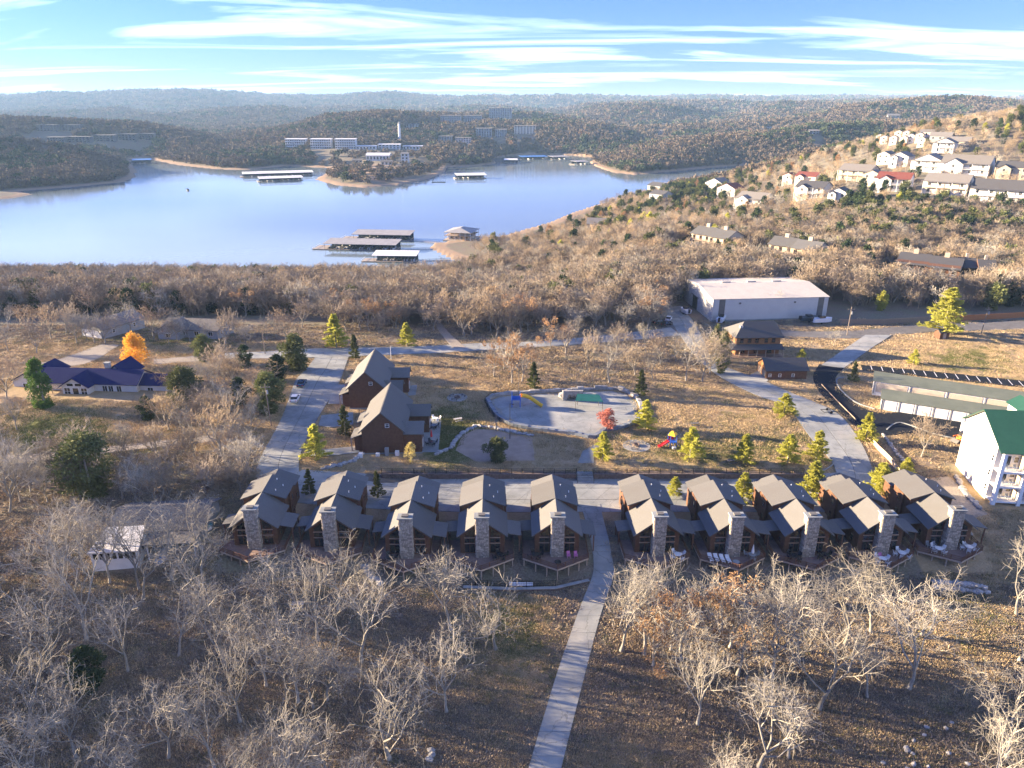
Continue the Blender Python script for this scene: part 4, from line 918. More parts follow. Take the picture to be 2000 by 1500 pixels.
# ------------------------------------------------------------------ two lodges
def lodge(loc, rz, label):
    t = thing('lodge', label, 'lodge', loc, rz, 'brown gabled lodges'); SI, SH = 'log_siding', 'shingle'
    part('wall', gable_block(-4.3, 4.3, 0, 16.6, -1, 5.6, 9.6), SI, t)
    gable_slopes(t, -5.0, 5.0, -0.5, 17.2, 5.35, 10.0, SH, .22)
    part('ridge_cap', MB().box(-.12, .12, -.5, 17.2, 9.98, 10.08), SH, t)
    # wings to the right, their slopes falling towards the drive and the lawn
    part('wall', gable_block_x(4.31, 8.2, 0.6, 5.4, -1, 4.7, 6.2), SI, t); gable_slopes_x(t, 2.6, 8.7, 0.2, 5.8, 4.55, 6.45, SH)
    part('wall', gable_block_x(4.31, 9.0, 10.2, 14.6, -1, 4.7, 6.2), SI, t); gable_slopes_x(t, 2.6, 9.5, 9.8, 15.0, 4.55, 6.45, SH)
    # entrance porches to the left
    for y0, y1 in ((1.0, 6.0), (9.0, 15.0)):
        part('porch_roof', MB().slab([(-7.0, y0, 3.4), (-4.0, y0, 4.6), (-4.0, y1, 4.6), (-7.0, y1, 3.4)], .16), SH, t)
        part('porch_wall', MB().box(-6.2, -4.31, y0 + .5, y1 - .5, -1, 3.5), SI, t)
        for y in (y0 + .2, y1 - .2): part('porch_post', MB().box(-6.9, -6.7, y - .1, y + .1, -1, 3.3), 'pale_wood', t)
        dr = part('door', MB().box(-6.26, -6.205, (y0 + y1) / 2 - .5, (y0 + y1) / 2 + .5, 0.05, 2.15), 'pale_wood', t); part('handle', MB().box(-6.3, -6.265, (y0 + y1) / 2 + .3, (y0 + y1) / 2 + .38, 1, 1.1), 'rim', dr)
    part('base_wall', MB().box(-4.45, 8.3, -.16, -.005, -1, .45), 'concrete', t)
    window(t, (0.7, 0, 6.3), (1, 0, 0), .9, .9, (0, -1, 0), 'white_paint', (1, 2))
    for y in (1.8, 11.6):
        xx = 8.21 if y < 6 else 9.01
        window(t, (xx, y, .8), (0, 1, 0), 1.8, 1.6, (1, 0, 0), 'white_paint', (2, 1))
    window(t, (4.31, 7.0, .4), (0, 1, 0), 1.8, 2.0, (1, 0, 0), 'white_paint', (2, 1)); window(t, (5.4, .6, 1.2), (1, 0, 0), 1.2, 1.2, (0, -1, 0), 'trim_brown', (2, 1))
    foot(loc, rz, -7, 9.5, -0.5, 17.2)
    return t
lB = at(751, 888, 1.2); lA = at(716, 800, 1.2)
lodge((lB[0] - .2, lB[1], 1.2), R(2), 'nearer of the two tall brown gabled lodges, beside the stone-edged sand court'); lodge((lA[0] + .3, lA[1], 1.25), R(2), 'farther of the two tall brown gabled lodges, behind the nearer one')
for k, (px, py) in enumerate(((705, 893), (756, 889), (776, 889), (738, 890))):
    p = on(px, py); tag(obj('utility_box', MB().box(-.4, .4, -.4, .4, 0, (1.0, 1.7, 1.0, .6)[k]).box(-.3, .3, -.44, -.41, .15, (0.85, 1.5, .85, .5)[k]).mesh('utility_box', 'white_paint' if k != 1 else 'far_grey'), None, p), ('white meter box at the left corner of the nearer lodge', 'tall grey cabinet at the foot of the nearer lodge gable wall', 'white air conditioner at the foot of the nearer lodge gable wall', 'small white box left of the grey cabinet by the lodge')[k], 'utility box')
# patio of the nearer lodge
patch('lodge_patio', [(830, 822), (862, 822), (856, 884), (824, 884)], 'concrete', .12)
patch('lodge_patio', [(795, 755), (815, 752), (812, 772), (798, 774)], 'concrete', .12)
for k, (px, py, m, c) in enumerate(((850, 822, 'plastic_white', 'white'), (846, 836, 'car_dark', 'dark'), (843, 868, 'car_dark', 'black'))):
    p = on(px, py, .1); p = (p[0], p[1], p[2] + .13); put('table', m, p, 0, '%s round table on the lodge patio, %s' % (c, ('nearest the lawn chairs', 'between the white and black tables', 'beside the red umbrella')[k]))
    for q in range(4):
        a = 1.57 * q + .5; put('chair', m, (p[0] + math.cos(a), p[1] + math.sin(a), p[2]), a - math.pi / 2, '%s chair at the %s round table on the lodge patio' % (c, c), '%s chairs on the lodge patio' % c)
p = on(843, 862, .1); u = thing('closed_umbrella', 'closed red patio umbrella beside the nearer lodge', 'umbrella', (p[0], p[1], p[2] + .13)); part('pole', MB().tube((0, 0, 0), (0, 0, 2.9), .03, .03, 6, True), 'pale_wood', u); part('canopy', MB().lathe([(.22, 1.1), (.27, 1.35), (.15, 2.2), (.04, 2.85)], 10), 'plastic_red', u); part('base', MB().lathe([(.3, 0), (.3, .1)], 12), 'metal_dark', u)
# ------------------------------------------------------------------ log house and garage
def log_house():
    b0 = at(1440, 700, 1.4); w_ = 13.2; d = 9.0
    t = thing('log_house', 'two-storey log house with wraparound porch and dark hipped roof', 'house', (b0[0], b0[1], 1.3), R(3)); SI, SH = 'log_honey', 'shingle_dark'
    part('wall', MB().box(0, w_, 2.2, 2.2 + d, -1, 6.0), SI, t)
    x0, x1, y0, y1, ze, zr = -.8, w_ + .8, 1.4, 3.0 + d, 5.9, 9.4; ym = (y0 + y1) / 2
    part('roof_slope', MB().slab([(x0, y0, ze), (x1, y0, ze), (x1 - 1.2, ym, zr), (x0 + 4.2, ym, zr)], .2), SH, t); part('roof_slope', MB().slab([(x1, y1, ze), (x0, y1, ze), (x0 + 4.2, ym, zr), (x1 - 1.2, ym, zr)], .2), SH, t)
    part('roof_slope', MB().slab([(x0, y1, ze), (x0, y0, ze), (x0 + 4.2, ym, zr)], .2), 'shingle', t); part('roof_slope', MB().slab([(x1, y0, ze), (x1, y1, ze), (x1 - 1.2, ym, zr)], .2), SH, t)  # left hip alone in paler shingle, sunlight put into its colour
    part('porch_roof', MB().slab([(-2.4, -.3, 2.75), (w_ + .6, -.3, 2.75), (w_ + .6, 2.19, 3.7), (0, 2.19, 3.7)], .16), SH, t); part('porch_roof', MB().slab([(-2.4, 9, 2.75), (-2.4, -.3, 2.75), (-.01, 2.19, 3.7), (-.01, 9, 3.7)], .16), SH, t)
    part('porch_floor', MB().box(-2.3, w_ + .5, -.2, 2.19, .25, .4), 'deck_wood', t); part('porch_floor', MB().box(-2.3, -.01, 2.2, 9, .25, .4), 'deck_wood', t)
    for k in range(7): x = -2.1 + k * (w_ + 2.4) / 6; part('porch_post', MB().box(x - .1, x + .1, -.15, .05, -1, 2.72), 'pale_wood', t)
    for y in (3.5, 6, 8.8): part('porch_post', MB().box(-2.2, -2.0, y - .1, y + .1, -1, 2.8), 'pale_wood', t)
    rl = MB(); rail(rl, (-2.1, -.05, 1.3), (w_ + .3, -.05, 1.3), .05); rail(rl, (-2.1, -.05, 1.3), (-2.1, 8.8, 1.3), .05); rail(rl, (-2.1, -.05, .7), (w_ + .3, -.05, .7), .04); part('railing', rl, 'pale_wood', t)
    for x in (1.0, 3.4, 5.6, 8.4, 10.6): window(t, (x, 2.2, 4.1), (1, 0, 0), 1.1, 1.4, (0, -1, 0), 'trim_brown', (1, 2))
    for x in (1.5, 5.5, 9.5): window(t, (x, 2.2, .9), (1, 0, 0), 1.4, 1.5, (0, -1, 0), 'trim_brown', (2, 1))
    window(t, (0, 6, 4.1), (0, -1, 0), 1.1, 1.4, (-1, 0, 0), 'trim_brown', (1, 2))
    part('chimney', MB().box(1.6, 2.5, 4.6, 5.5, 6.5, 8.6), 'stone_grey', t)
    foot((b0[0], b0[1]), R(3), -2.5, w_ + .8, -.5, 12)
log_house()
def log_garage():
    b0 = at(1496, 742, 1.4)
    t = thing('log_garage', 'low brown log garage with dark roof and small windows below the log house', 'garage', (b0[0], b0[1], 1.35), R(1))
    part('wall', gable_block_x(0, 10.9, 0, 7, -1, 2.9, 5.0), 'log_siding', t); gable_slopes_x(t, -.5, 11.4, -.5, 7.5, 2.75, 5.25, 'shingle_dark')
    part('gable_wall', gable_block_x(-.06, -.002, .1, 6.9, -.9, 2.8, 4.8), 'log_honey', t)
    for x in (.5, 3.2, 6.8): window(t, (x, 0, .9), (1, 0, 0), .8, .9, (0, -1, 0), 'white_paint', (1, 2))
    for y in (0.8, 3.9):
        dr = part('garage_door', MB().box(-.12, -.065, y, y + 2.3, 0, 2.2), 'pale_wood', t); part('handle', MB().box(-.15, -.125, y + 1.05, y + 1.25, .5, .58), 'black_metal', dr)
    foot((b0[0], b0[1]), R(1), 0, 11, 0, 7)
log_garage()
# ------------------------------------------------------------------ metal storage hall
def hall():
    b0 = at(1389, 629, 1.3); rz = R(5); L_, D, ze, zr = 41.0, 31.0, 8.1, 9.9
    t = thing('storage_hall', 'large pale metal storage hall with low gable roof and dark corner panels', 'hall', (b0[0], b0[1], 1.3), rz)
    part('wall', gable_block_x(0, L_, 0, D, -2, ze - .06, zr - .06), 'metal_wall', t); gable_slopes_x(t, -.3, L_ + .3, -.3, D + .3, ze, zr, 'metal_roof', .1)
    for x in (2.2, L_ - 3.6): part('dark_panel', MB().box(x, x + 2.1, -.06, -.003, -1.9, ze - .2), 'metal_dark', t)
    part('base_band', MB().box(.02, L_ - .02, -.04, -.003, -1.9, .7), 'concrete', t)
    for x in (9.5, 29): part('wall_lamp', MB().box(x - .3, x + .3, -.35, -.01, 6.2, 6.7), 'metal_dark', t)
    for k, x in enumerate((10.5, 20, 29.5)): part('roof_vent', MB().box(x - 1.6, x + 1.6, D / 2 + 1.0, D / 2 + 2.2, zr - .25, zr + .35), 'metal_roof', t)
    dr = part('door_opening', MB().box(-.05, -.004, 15.5, 20.5, -.3, 4.6), 'car_dark', t)
    part('door_track', MB().box(-.2, -.06, 14, 22, 4.7, 4.95), 'metal_dark', t)
    for k in range(9): part('gutter_pipe', MB().box(k * 5 + .4, k * 5 + .52, -.12, -.06, .75, ze - .1), 'metal_wall', t) if k in (0, 8) else None
    foot((b0[0], b0[1]), rz, 0, L_, 0, D, 1.5)
hall()
# ------------------------------------------------------------------ two rows of garage units
def units(px, py, L_, D, label, n, m_door, z=1.4):
    b0 = at(px, py, z); rz = R(-27)
    t = thing('garage_row', label, 'garage row', (b0[0], b0[1], z), rz)
    part('wall', MB().prism([(0, 0, -2), (0, 0, 2.9), (0, D, 3.2), (0, D, -2)], (L_, 0, 0)), 'white_paint', t)
    part('roof', MB().slab([(-.35, -.35, 2.98), (L_, -.35, 2.98), (L_, D + .35, 3.32), (-.35, D + .35, 3.32)], .12), 'turf_roof', t)
    for k in range(n):
        x = .6 + k * L_ / n; dr = part('roller_door', MB().box(x, x + L_ / n - .9, -.06, -.004, .02, 2.5), m_door, t)
    for k in range(n + 1):
        x = .25 + k * L_ / n; part('pier', MB().box(x - .14, x + .14, -.13, -.006, -.5, 2.8), 'far_grey', t)
    part('end_trim', MB().prism([(-.08, -.2, -.5), (-.08, -.2, 2.86), (-.08, .25, 2.9), (-.08, .25, -.5)], (.06, 0, 0)), 'white_paint', t)
    foot((b0[0], b0[1]), rz, 0, L_, 0, D)
units(1704, 764, 48, 6.4, 'upper long garage row with grey-green flat roof beside the parking lines', 6, 'tan_panel', 2.5); units(1719, 800, 36, 6.0, 'lower long garage row with pale roller doors beside the black asphalt drive', 10, 'white_paint')
# ------------------------------------------------------------------ hotel at the right edge
def hotel():
    a = at(1929, 1006, -2.0); rz = R(-6); L_, D, ze, zr = 34.0, 14.5, 13.6, 18.3
    t = thing('hotel', 'tall white hotel with green metal roof and balconies', 'hotel', (a[0], a[1], -2.0), rz)
    part('wall', gable_block_x(0, L_, 2.2, D, -2, ze - .1, zr - .2), 'cream_wall', t)
    part('roof_slope', MB().slab([(-.7, -.3, ze - .5), (L_, -.3, ze - .5), (L_, (D + 2.2) / 2, zr), (-.7, (D + 2.2) / 2, zr)], .15), 'green_roof', t); part('roof_slope', MB().slab([(-.7, (D + 2.2) / 2, zr), (L_, (D + 2.2) / 2, zr), (L_, D + .5, ze), (-.7, D + .5, ze)], .15), 'green_roof', t)
    part('dormer', gable_block(6.5, 10.5, 9, 13.5, ze, zr - .3, zr + .8), 'white_paint', t); gable_slopes(t, 6.1, 10.9, 8.7, 14, zr - .5, zr + 1.1, 'green_roof', .12, 'dormer_roof')
    part('stone_base', MB().box(-.1, -.005, 2.3, D, -2, 1.3), 'stone_wall', t)
    for k in range(8):
        x = .4 + k * 4.4; part('column', MB().box(x - .32, x + .32, -.1, .55, -2, ze - .72), 'white_paint', t)
    for f in range(4):
        z = f * 3.05
        part('balcony_floor', MB().box(0.02, L_, .0, 2.19, z + 2.75, z + 3.0), 'white_paint', t) if f < 3 else None
        rl = MB(); rail(rl, (.4, .15, z + 1.0 + .02), (L_, .15, z + 1.02), .04); rail(rl, (.4, .15, z + .2), (L_, .15, z + .2), .03)
        part('railing', rl, 'white_paint', t)
        pk = MB()
        for q in range(150): pk.box(.5 + q * .22, .53 + q * .22, .13, .17, z + .2, z + 1.0)
        o = part('baluster', pk, 'white_paint', t); o['kind'] = 'stuff'
        for k in range(5):
            x = 1.0 + k * 4.4; window(t, (x, 2.2, z + .35), (1, 0, 0), 1.8, 2.1, (0, -1, 0), 'white_paint', (2, 1)); window(t, (x + 2.2, 2.2, z + 1.0), (1, 0, 0), 1.0, 1.3, (0, -1, 0), 'white_paint', (1, 2))
            part('partition', MB().box(x + 3.3, x + 3.42, .7, 2.19, z + .02, z + 2.7), 'tan_siding', t)
        window(t, (0, 3.3, z + .9), (0, -1, 0), .8, 1.3, (-1, 0, 0), 'white_paint', (1, 2))
        for k, x in enumerate((1.8, 3.2, 6.2)): put('chair', 'far_grey', tuple(Vector((a[0], a[1], -2)) + Vector((x * math.cos(rz) - 1.1 * math.sin(rz), x * math.sin(rz) + 1.1 * math.cos(rz), z + .01))), rz, 'grey chair on the %s floor balcony of the hotel' % ('ground', 'second', 'third', 'top')[f], 'chairs on the %s hotel balcony' % ('ground', 'second', 'third', 'top')[f])
    foot((a[0], a[1]), rz, -1, L_, -1, D, 1)
hotel()
# ------------------------------------------------------------------ houses of the left side
def blue_house():
    b0 = at(138, 772, .6); rz = R(-4)
    t = thing('ranch_house', 'long white ranch house with dark blue roof and pergola', 'house', (b0[0], b0[1], .5), rz); SI, SH = 'white_siding', 'shingle_blue'
    part('wall', gable_block_x(-8.5, 17.5, 1.2, 9.2, -1.5, 3.2, 5.6), SI, t); gable_slopes_x(t, -9, 18, .7, 9.7, 3.05, 5.85, SH)
    part('wall', gable_block(-1.0, 6.0, -1.2, 6, -1.5, 3.2, 5.2), SI, t); gable_slopes(t, -1.6, 6.6, -1.8, 6, 3.0, 5.6, SH)
    part('wall', gable_block(-17, -9.5, 2.6, 14, -1.5, 2.9, 4.8), SI, t); gable_slopes(t, -17.5, -9, 2.1, 14.6, 2.75, 5.0, SH)
    part('wall', gable_block(6.5, 12.5, 6, 13, -1.5, 3.6, 6.2), SI, t); gable_slopes(t, 6, 13, 5.6, 13.5, 3.5, 6.6, SH)
    part('wall', gable_block_x(17.51, 27, 2.5, 8.5, -1.5, 2.7, 4.4), SI, t); gable_slopes_x(t, 17.3, 27.5, 2.0, 9, 2.6, 4.7, SH)
    for x in (-.5, 1.75, 4.0): window(t, (x, -1.2, .7), (1, 0, 0), 1.7, 2.0, (0, -1, 0), 'white_paint', (2 if x != 1.75 else 1, 2 if x != 1.75 else 1))
    for x in (0.4, 2.6): window(t, (x, -1.2, 3.05), (1, 0, 0), 1.9, .9, (0, -1, 0), 'white_paint', (1, 1))
    for x in (8.2, 9.8, 12): window(t, (x, 1.2, .8), (1, 0, 0), 1.4, 1.8, (0, -1, 0), 'white_paint', (2, 1))
    window(t, (-14.5, 2.6, .6), (1, 0, 0), 1.4, 1.5, (0, -1, 0), 'white_paint', (2, 1)); window(t, (19.5, 2.5, .6), (1, 0, 0), 1.6, 1.3, (0, -1, 0), 'white_paint', (2, 1))
    ch = part('chimney', MB().box(7.2, 8.4, 5.2, 6.2, 4.5, 7.2), 'stone_grey', t); part('chimney_cap', MB().box(7.05, 8.55, 5.05, 6.35, 7.21, 7.35), 'concrete', ch)
    dk = part('deck', MB().box(-9.2, -1.2, -3.0, 1.15, -.3, -.1), 'pale_wood', t)
    for x in (-9, -6.4, -3.8, -1.4):
        part('deck_post', MB().box(x - .08, x + .08, -2.9, -2.74, -1.8, -.31), 'trim_brown', dk); part('pergola_post', MB().box(x - .07, x + .07, -1.2, -1.06, -.09, 2.3), 'pale_wood', dk)
    for k in range(9): x = -9.1 + k * .95; part('pergola_beam', MB().box(x - .06, x + .06, -1.9, 1.1, 2.45, 2.6), 'pale_wood', dk)
    part('pergola_beam', MB().box(-9.4, -1.2, -1.2, -1.05, 2.31, 2.44), 'pale_wood', dk)
    pd = part('terrace', MB().box(-1.0, 14, -4.0, -1.25, -.55, -.4), 'trim_brown', t); rl = MB(); rail(rl, (-1, -4, .5), (14, -4, .5)); rail(rl, (-1, -4, .1), (14, -4, .1)); part('railing', rl, 'trim_brown', pd)
    part('terrace_skirt', MB().box(-.9, 13.9, -3.9, -1.3, -1.8, -.56), 'shingle_red', pd)
    foot((b0[0], b0[1]), rz, -17, 27, -4, 14)
blue_house()
def gable_house(name, label, loc, rz, w_, d, hw, hr, wall='white_siding', roof='shingle_grey', wins=2, floors=1, door=True, along='y', over=.5, base=3.0, cat='house', bars=(2, 1), wing=None, chim=None, balcony=False, group=None, frame='white_paint'):
    """house with its front towards -y: walls, two roof slopes, each window its own part"""
    t = thing(name, label, cat, loc, rz, group)
    if along == 'y': part('wall', gable_block(-w_ / 2, w_ / 2, 0, d, -base, hw, hw + hr), wall, t); gable_slopes(t, -w_ / 2 - over, w_ / 2 + over, -over, d + over, hw - .15, hw + hr + .15, roof, .2)
    else: part('wall', gable_block_x(-w_ / 2, w_ / 2, 0, d, -base, hw, hw + hr), wall, t); gable_slopes_x(t, -w_ / 2 - over, w_ / 2 + over, -over, d + over, hw - .15, hw + hr + .15, roof, .2)
    fh = hw / floors; ww = min(1.6, w_ / wins * .6)
    for f in range(floors):
        for k in range(wins):
            x = -w_ / 2 + w_ * (k + .5) / wins - ww / 2
            window(t, (x, 0, f * fh + .28 * fh), (1, 0, 0), ww, fh * .52, (0, -1, 0), frame, bars)
        for s in (-1, 1):
            for k in range(2):
                y = d * (k + .5) / 2
                window(t, (s * w_ / 2, y - .5 * s, f * fh + .3 * fh), (0, s, 0), 1.0, fh * .45, (s, 0, 0), frame, (1, 2))
        if balcony:
            part('balcony', MB().box(-w_ / 2, w_ / 2, -2.2, -.02, f * fh - .18, f * fh), 'pale_wood' if wall != 'white_siding' else 'white_paint', t)
            rl = MB(); rail(rl, (-w_ / 2, -2.15, f * fh + 1.0), (w_ / 2, -2.15, f * fh + 1.0), .05); rail(rl, (-w_ / 2, -2.15, f * fh + .5), (w_ / 2, -2.15, f * fh + .5), .04); part('railing', rl, 'white_paint', t)
    if balcony:
        for k in range(4): x = -w_ / 2 + .15 + k * (w_ - .3) / 3; part('porch_post', MB().box(x - .12, x + .12, -2.2, -1.96, -base, hw - .3), 'white_paint', t)
        part('porch_roof', MB().slab([(-w_ / 2 - .3, -2.6, hw - .35), (w_ / 2 + .3, -2.6, hw - .35), (w_ / 2 + .3, -.02, hw - .02), (-w_ / 2 - .3, -.02, hw - .02)], .12), roof, t)
    if wing:
        x0, x1, dd, h2 = wing; part('wing_wall', gable_block(x0, x1, -dd, d * .6, -base, h2, h2 + (x1 - x0) * .3), wall, t); gable_slopes(t, x0 - .4, x1 + .4, -dd - .4, d * .6, h2 - .12, h2 + (x1 - x0) * .3 + .15, roof, .18)
        for f in range(floors): window(t, ((x0 + x1) / 2 - .8, -dd, f * fh + .25 * fh), (1, 0, 0), 1.6, fh * .5, (0, -1, 0), frame, (2, 1))
    if chim: ch = part('chimney', MB().box(chim[0] - .6, chim[0] + .6, chim[1] - .6, chim[1] + .6, hw, hw + hr + 1.4), 'stone_grey', t); part('chimney_cap', MB().box(chim[0] - .75, chim[0] + .75, chim[1] - .75, chim[1] + .75, hw + hr + 1.41, hw + hr + 1.55), 'concrete', ch)
    foot(loc, rz, -w_ / 2, w_ / 2, -2 if balcony else 0, d, 1.0)
    return t
p = on(182, 659); t = gable_house('house', 'grey gabled house with wide white garage door among bare trees', (p[0], p[1], p[2] + .1), R(-22), 9.6, 16, 3.0, 2.2, 'grey_siding', 'shingle_grey', wins=1)
part('garage_door', MB().box(-4.0, 4.0, -.12, -.08, 0, 2.4), 'white_paint', t)
p = on(372, 660); gable_house('house', 'long low house with pale brown roof hidden behind bare trees', (p[0], p[1], p[2] + .1), R(-8), 19, 10, 2.8, 2.1, 'grey_siding', 'shingle_grey', wins=4, along='x', wing=(-9, -2, 3, 3.0))
def left_lodge():
    p = on(300, 1075); t = thing('cottage', 'grey-roofed cottage with white glazed sunroom in the left grove', 'house', (p[0], p[1], p[2]), R(6)); SH = 'shingle_slate'
    part('wall', gable_block_x(-7, 8, 2, 11.5, -2, 2.9, 4.6), 'grey_siding', t); gable_slopes_x(t, -7.6, 8.6, 1.4, 12.1, 2.8, 4.9, SH)
    part('flat_roof', MB().slab([(-.6, -2.4, 2.6), (8, -2.4, 2.6), (8, 1.38, 2.7), (-.6, 1.38, 2.7)], .14), 'shingle_slate', t)
    for x in (0, 7.6): part('porch_post', MB().box(x - .1, x + .1, -2.2, -2, -2, 2.44), 'white_paint', t)
    sr = part('sunroom', MB().box(-8.6, -1.2, -3.2, 1.9, -2, 2.3), 'white_paint', t)
    part('sunroom_roof', MB().slab([(-8.9, -3.5, 2.35), (-.9, -3.5, 2.35), (-1.4, 2.4, 3.6), (-7.9, 2.4, 3.6)], .12), 'dock_roof_white', sr)
    for k in range(7): window(t, (-8.3 + k * 1.0, -3.2, .8), (1, 0, 0), .86, 1.3, (0, -1, 0), 'white_paint', (1, 1))
    for k in range(3): window(t, (-1.2, -2.7 + k * 1.3, .8), (0, 1, 0), .9, 1.3, (1, 0, 0), 'white_paint', (1, 1))
    for k in range(2): window(t, (2.4 + k * 3, 2, .7), (1, 0, 0), 1.4, 1.4, (0, -1, 0), 'white_paint', (2, 1))
    foot(p, R(6), -8.6, 9, -3.2, 13, .3)
    return p
p = left_lodge()
def tarp(p, L_, w_, h_, m, label, rz, name='covered_boat'):
    t = thing(name, label, 'covered boat', p, rz); mb = MB(); n = 9
    for i in range(n):
        u = i / (n - 1); x = (u - .5) * L_; s = math.sin(math.pi * (0.12 + .83 * u)) ** .6
        for q in range(7): a = math.pi * q / 6; mb.v.append((x, -math.cos(a) * w_ / 2 * s, .3 + math.sin(a) ** .7 * h_ * s * (1 - .12 * (i % 2))))
    for i in range(n - 1):
        for q in range(6): b = i * 7 + q; mb.f.append((b, b + 1, b + 8, b + 7))
    part('cover', mb, m, t, True)
    hull = MB().box(-L_ * .42, L_ * .42, -w_ * .36, w_ * .36, .12, .5); part('hull', hull, 'white_gel', t)
    for x in (-L_ * .15, L_ * .25):
        for y in (-w_ * .4, w_ * .4): part('wheel', MB().tube((x, y - .08, .28), (x, y + .08, .28), .28, .28, 10, True), 'tyre', t)
q = on(372, 1052); tarp(q, 9, 2.8, 1.6, 'teal_tarp', 'boat under a teal cover behind the cottage', R(62)); q = on(410, 982); tarp(q, 5, 2.0, 1.0, 'white_gel', 'small white covered boat beside the dark hedge bank', R(58)); q = on(322, 1092); tarp(q, 4, 1.6, .9, 'dock_blue', 'small blue covered boat beside the white sunroom cottage', R(70))
# ------------------------------------------------------------------ houses on the right-hand hillside
def hill_house(px, py, wpx, label, rz=0, wall='white_siding', roof='shingle_grey', ratio=0.8, floors=2, wins=3, along='x', balcony=True, wing=None, hr=.28, chim=False, fl=4.0):
    p = on(px, py); s = ppm(p[1], p[2]); rz = rz - 34; w_ = wpx / s / (abs(math.cos(R(rz))) + ratio * .6 * abs(math.sin(R(rz))))
    foot(p, R(rz), -w_ / 2 - 3, w_ / 2 + 1, -17, w_ * ratio, 1.0)
    return gable_house('house', label, (p[0], p[1], p[2] + .6), R(rz), w_, w_ * ratio, floors * fl, w_ * hr * (.6 if along == 'x' else .8), wall, roof, wins, floors, along=along, balcony=balcony, base=7, wing=((-w_ * .42, -w_ * .02, 2.4, floors * fl * .9) if wing else None), chim=((w_ * .25, w_ * ratio * .5) if chim else None))
HH = [
 (1945, 398, 92, 'long white two-storey hillside house with dark roof at the right edge', -8, 'white_siding', 'shingle_dark', .55, 2, 4, 'x', True, False),
 (1842, 382, 78, 'pale cream hillside house with grey roof above the dark cedars', -8, 'stucco_cream', 'shingle_grey', .7, 2, 4, 'x', True, False),
 (1740, 374, 62, 'white hillside house with red tiled roof', -4, 'white_siding', 'shingle_red', .7, 2, 3, 'x', True, True),
 (1880, 343, 82, 'large white hillside house with tall porch posts and grey roof', -8, 'white_siding', 'shingle_grey', .6, 2, 4, 'x', True, True),
 (1806, 337, 58, 'white gabled hillside house second in the upper row', -10, 'white_siding', 'shingle_grey', .9, 2, 2, 'y', True, False),
 (1752, 327, 42, 'white gabled hillside house with pale roof, third in the upper row', -10, 'white_siding', 'shingle_grey', 1.2, 2, 2, 'y', False, True),
 (1722, 322, 30, 'narrow cream hillside house at the left end of the upper row', -14, 'stucco_cream', 'shingle_grey', 1.5, 2, 2, 'y', False, False),
 (1972, 352, 60, 'brown stone hillside house with twin gables at the right edge', -6, 'tan_siding', 'shingle_dark', .7, 2, 3, 'x', False, True),
 (1665, 355, 62, 'tan hillside house with flat grey roof left of the red-roofed house', -12, 'tan_siding', 'shingle_grey', .8, 2, 3, 'x', True, False),
 (1698, 364, 34, 'small tan hillside house tucked below the larger tan one', -12, 'tan_siding', 'shingle_grey', .9, 2, 2, 'y', False, False),
 (1578, 389, 60, 'white gabled house with dark grey roof and front porch', -8, 'white_siding', 'shingle_dark', .9, 2, 3, 'x', True, True),
 (1632, 402, 40, 'small white house with steep twin gables below the tan houses', -8, 'white_siding', 'shingle_dark', .9, 2, 2, 'y', False, True),
 (1462, 410, 62, 'wide white house with grey roof above the green lawn patch', -12, 'white_siding', 'shingle_grey', .8, 2, 3, 'x', True, True),
 (1416, 386, 42, 'white house with reddish roof behind the wide white house', -14, 'white_siding', 'shingle_red', .9, 2, 2, 'y', False, False),
 (1392, 374, 40, 'white house with blue-grey roof on the ridge by the water', -14, 'white_siding', 'shingle_grey', .9, 2, 2, 'y', False, False),
 (1570, 365, 44, 'house with large dark red roof behind orange trees', -10, 'stucco_cream', 'shingle_red', .9, 2, 2, 'x', False, True),
 (1536, 362, 24, 'narrow pale gabled house left of the dark red roof', -10, 'stucco_pink', 'shingle_red', 1.1, 2, 1, 'y', False, False),
 (1330, 362, 40, 'low house with blue-black roof near the water', -16, 'grey_siding', 'shingle_dark', .8, 1, 2, 'x', False, False),
 (1276, 378, 34, 'grey-roofed house at the left end of the hillside row', -18, 'grey_siding', 'shingle_dark', .9, 2, 2, 'x', False, False),
 (1280, 398, 36, 'second grey-roofed house just below the leftmost hillside one', -18, 'grey_siding', 'shingle_dark', .9, 2, 2, 'x', False, False),
 (1352, 357, 26, 'small white-walled house by the water with pale gable', -12, 'stucco_pink', 'shingle_grey', .9, 1, 1, 'y', False, False),
 (1840, 300, 40, 'white house with grey gable standing alone above the upper row', -8, 'white_siding', 'shingle_grey', .9, 2, 2, 'y', True, False),
]
for a in HH: hill_house(*a[:4], a[4], a[5], a[6], a[7], a[8], a[9], a[10], a[11], a[12])
cot = [(1734, 273), (1752, 273), (1768, 274), (1724, 283), (1742, 284), (1762, 285), (1776, 281), (1793, 279), (1797, 288), (1716, 279)]
for k, (px, py) in enumerate(cot): hill_house(px, py, 15, 'tiny white cottage in the distant cluster above the hillside houses', -8, 'stucco_cream' if k % 3 else 'white_siding', 'shingle_grey', 1.0, 2, 1, 'y', False, False, fl=3.4)['group'] = 'distant cottages'
for k, (px, py, wp) in enumerate(((1808, 268, 26), (1835, 276, 40), (1865, 287, 50))): hill_house(px, py, wp, ('distant low pale building right of the tiny cottages', 'distant grey block behind the lone white house', 'distant long low brown building beyond the lone white house')[k], -5, ('stucco_pink', 'far_grey', 'tan_siding')[k], 'shingle_grey', .8, 1, 3, 'x', False, False, fl=4)
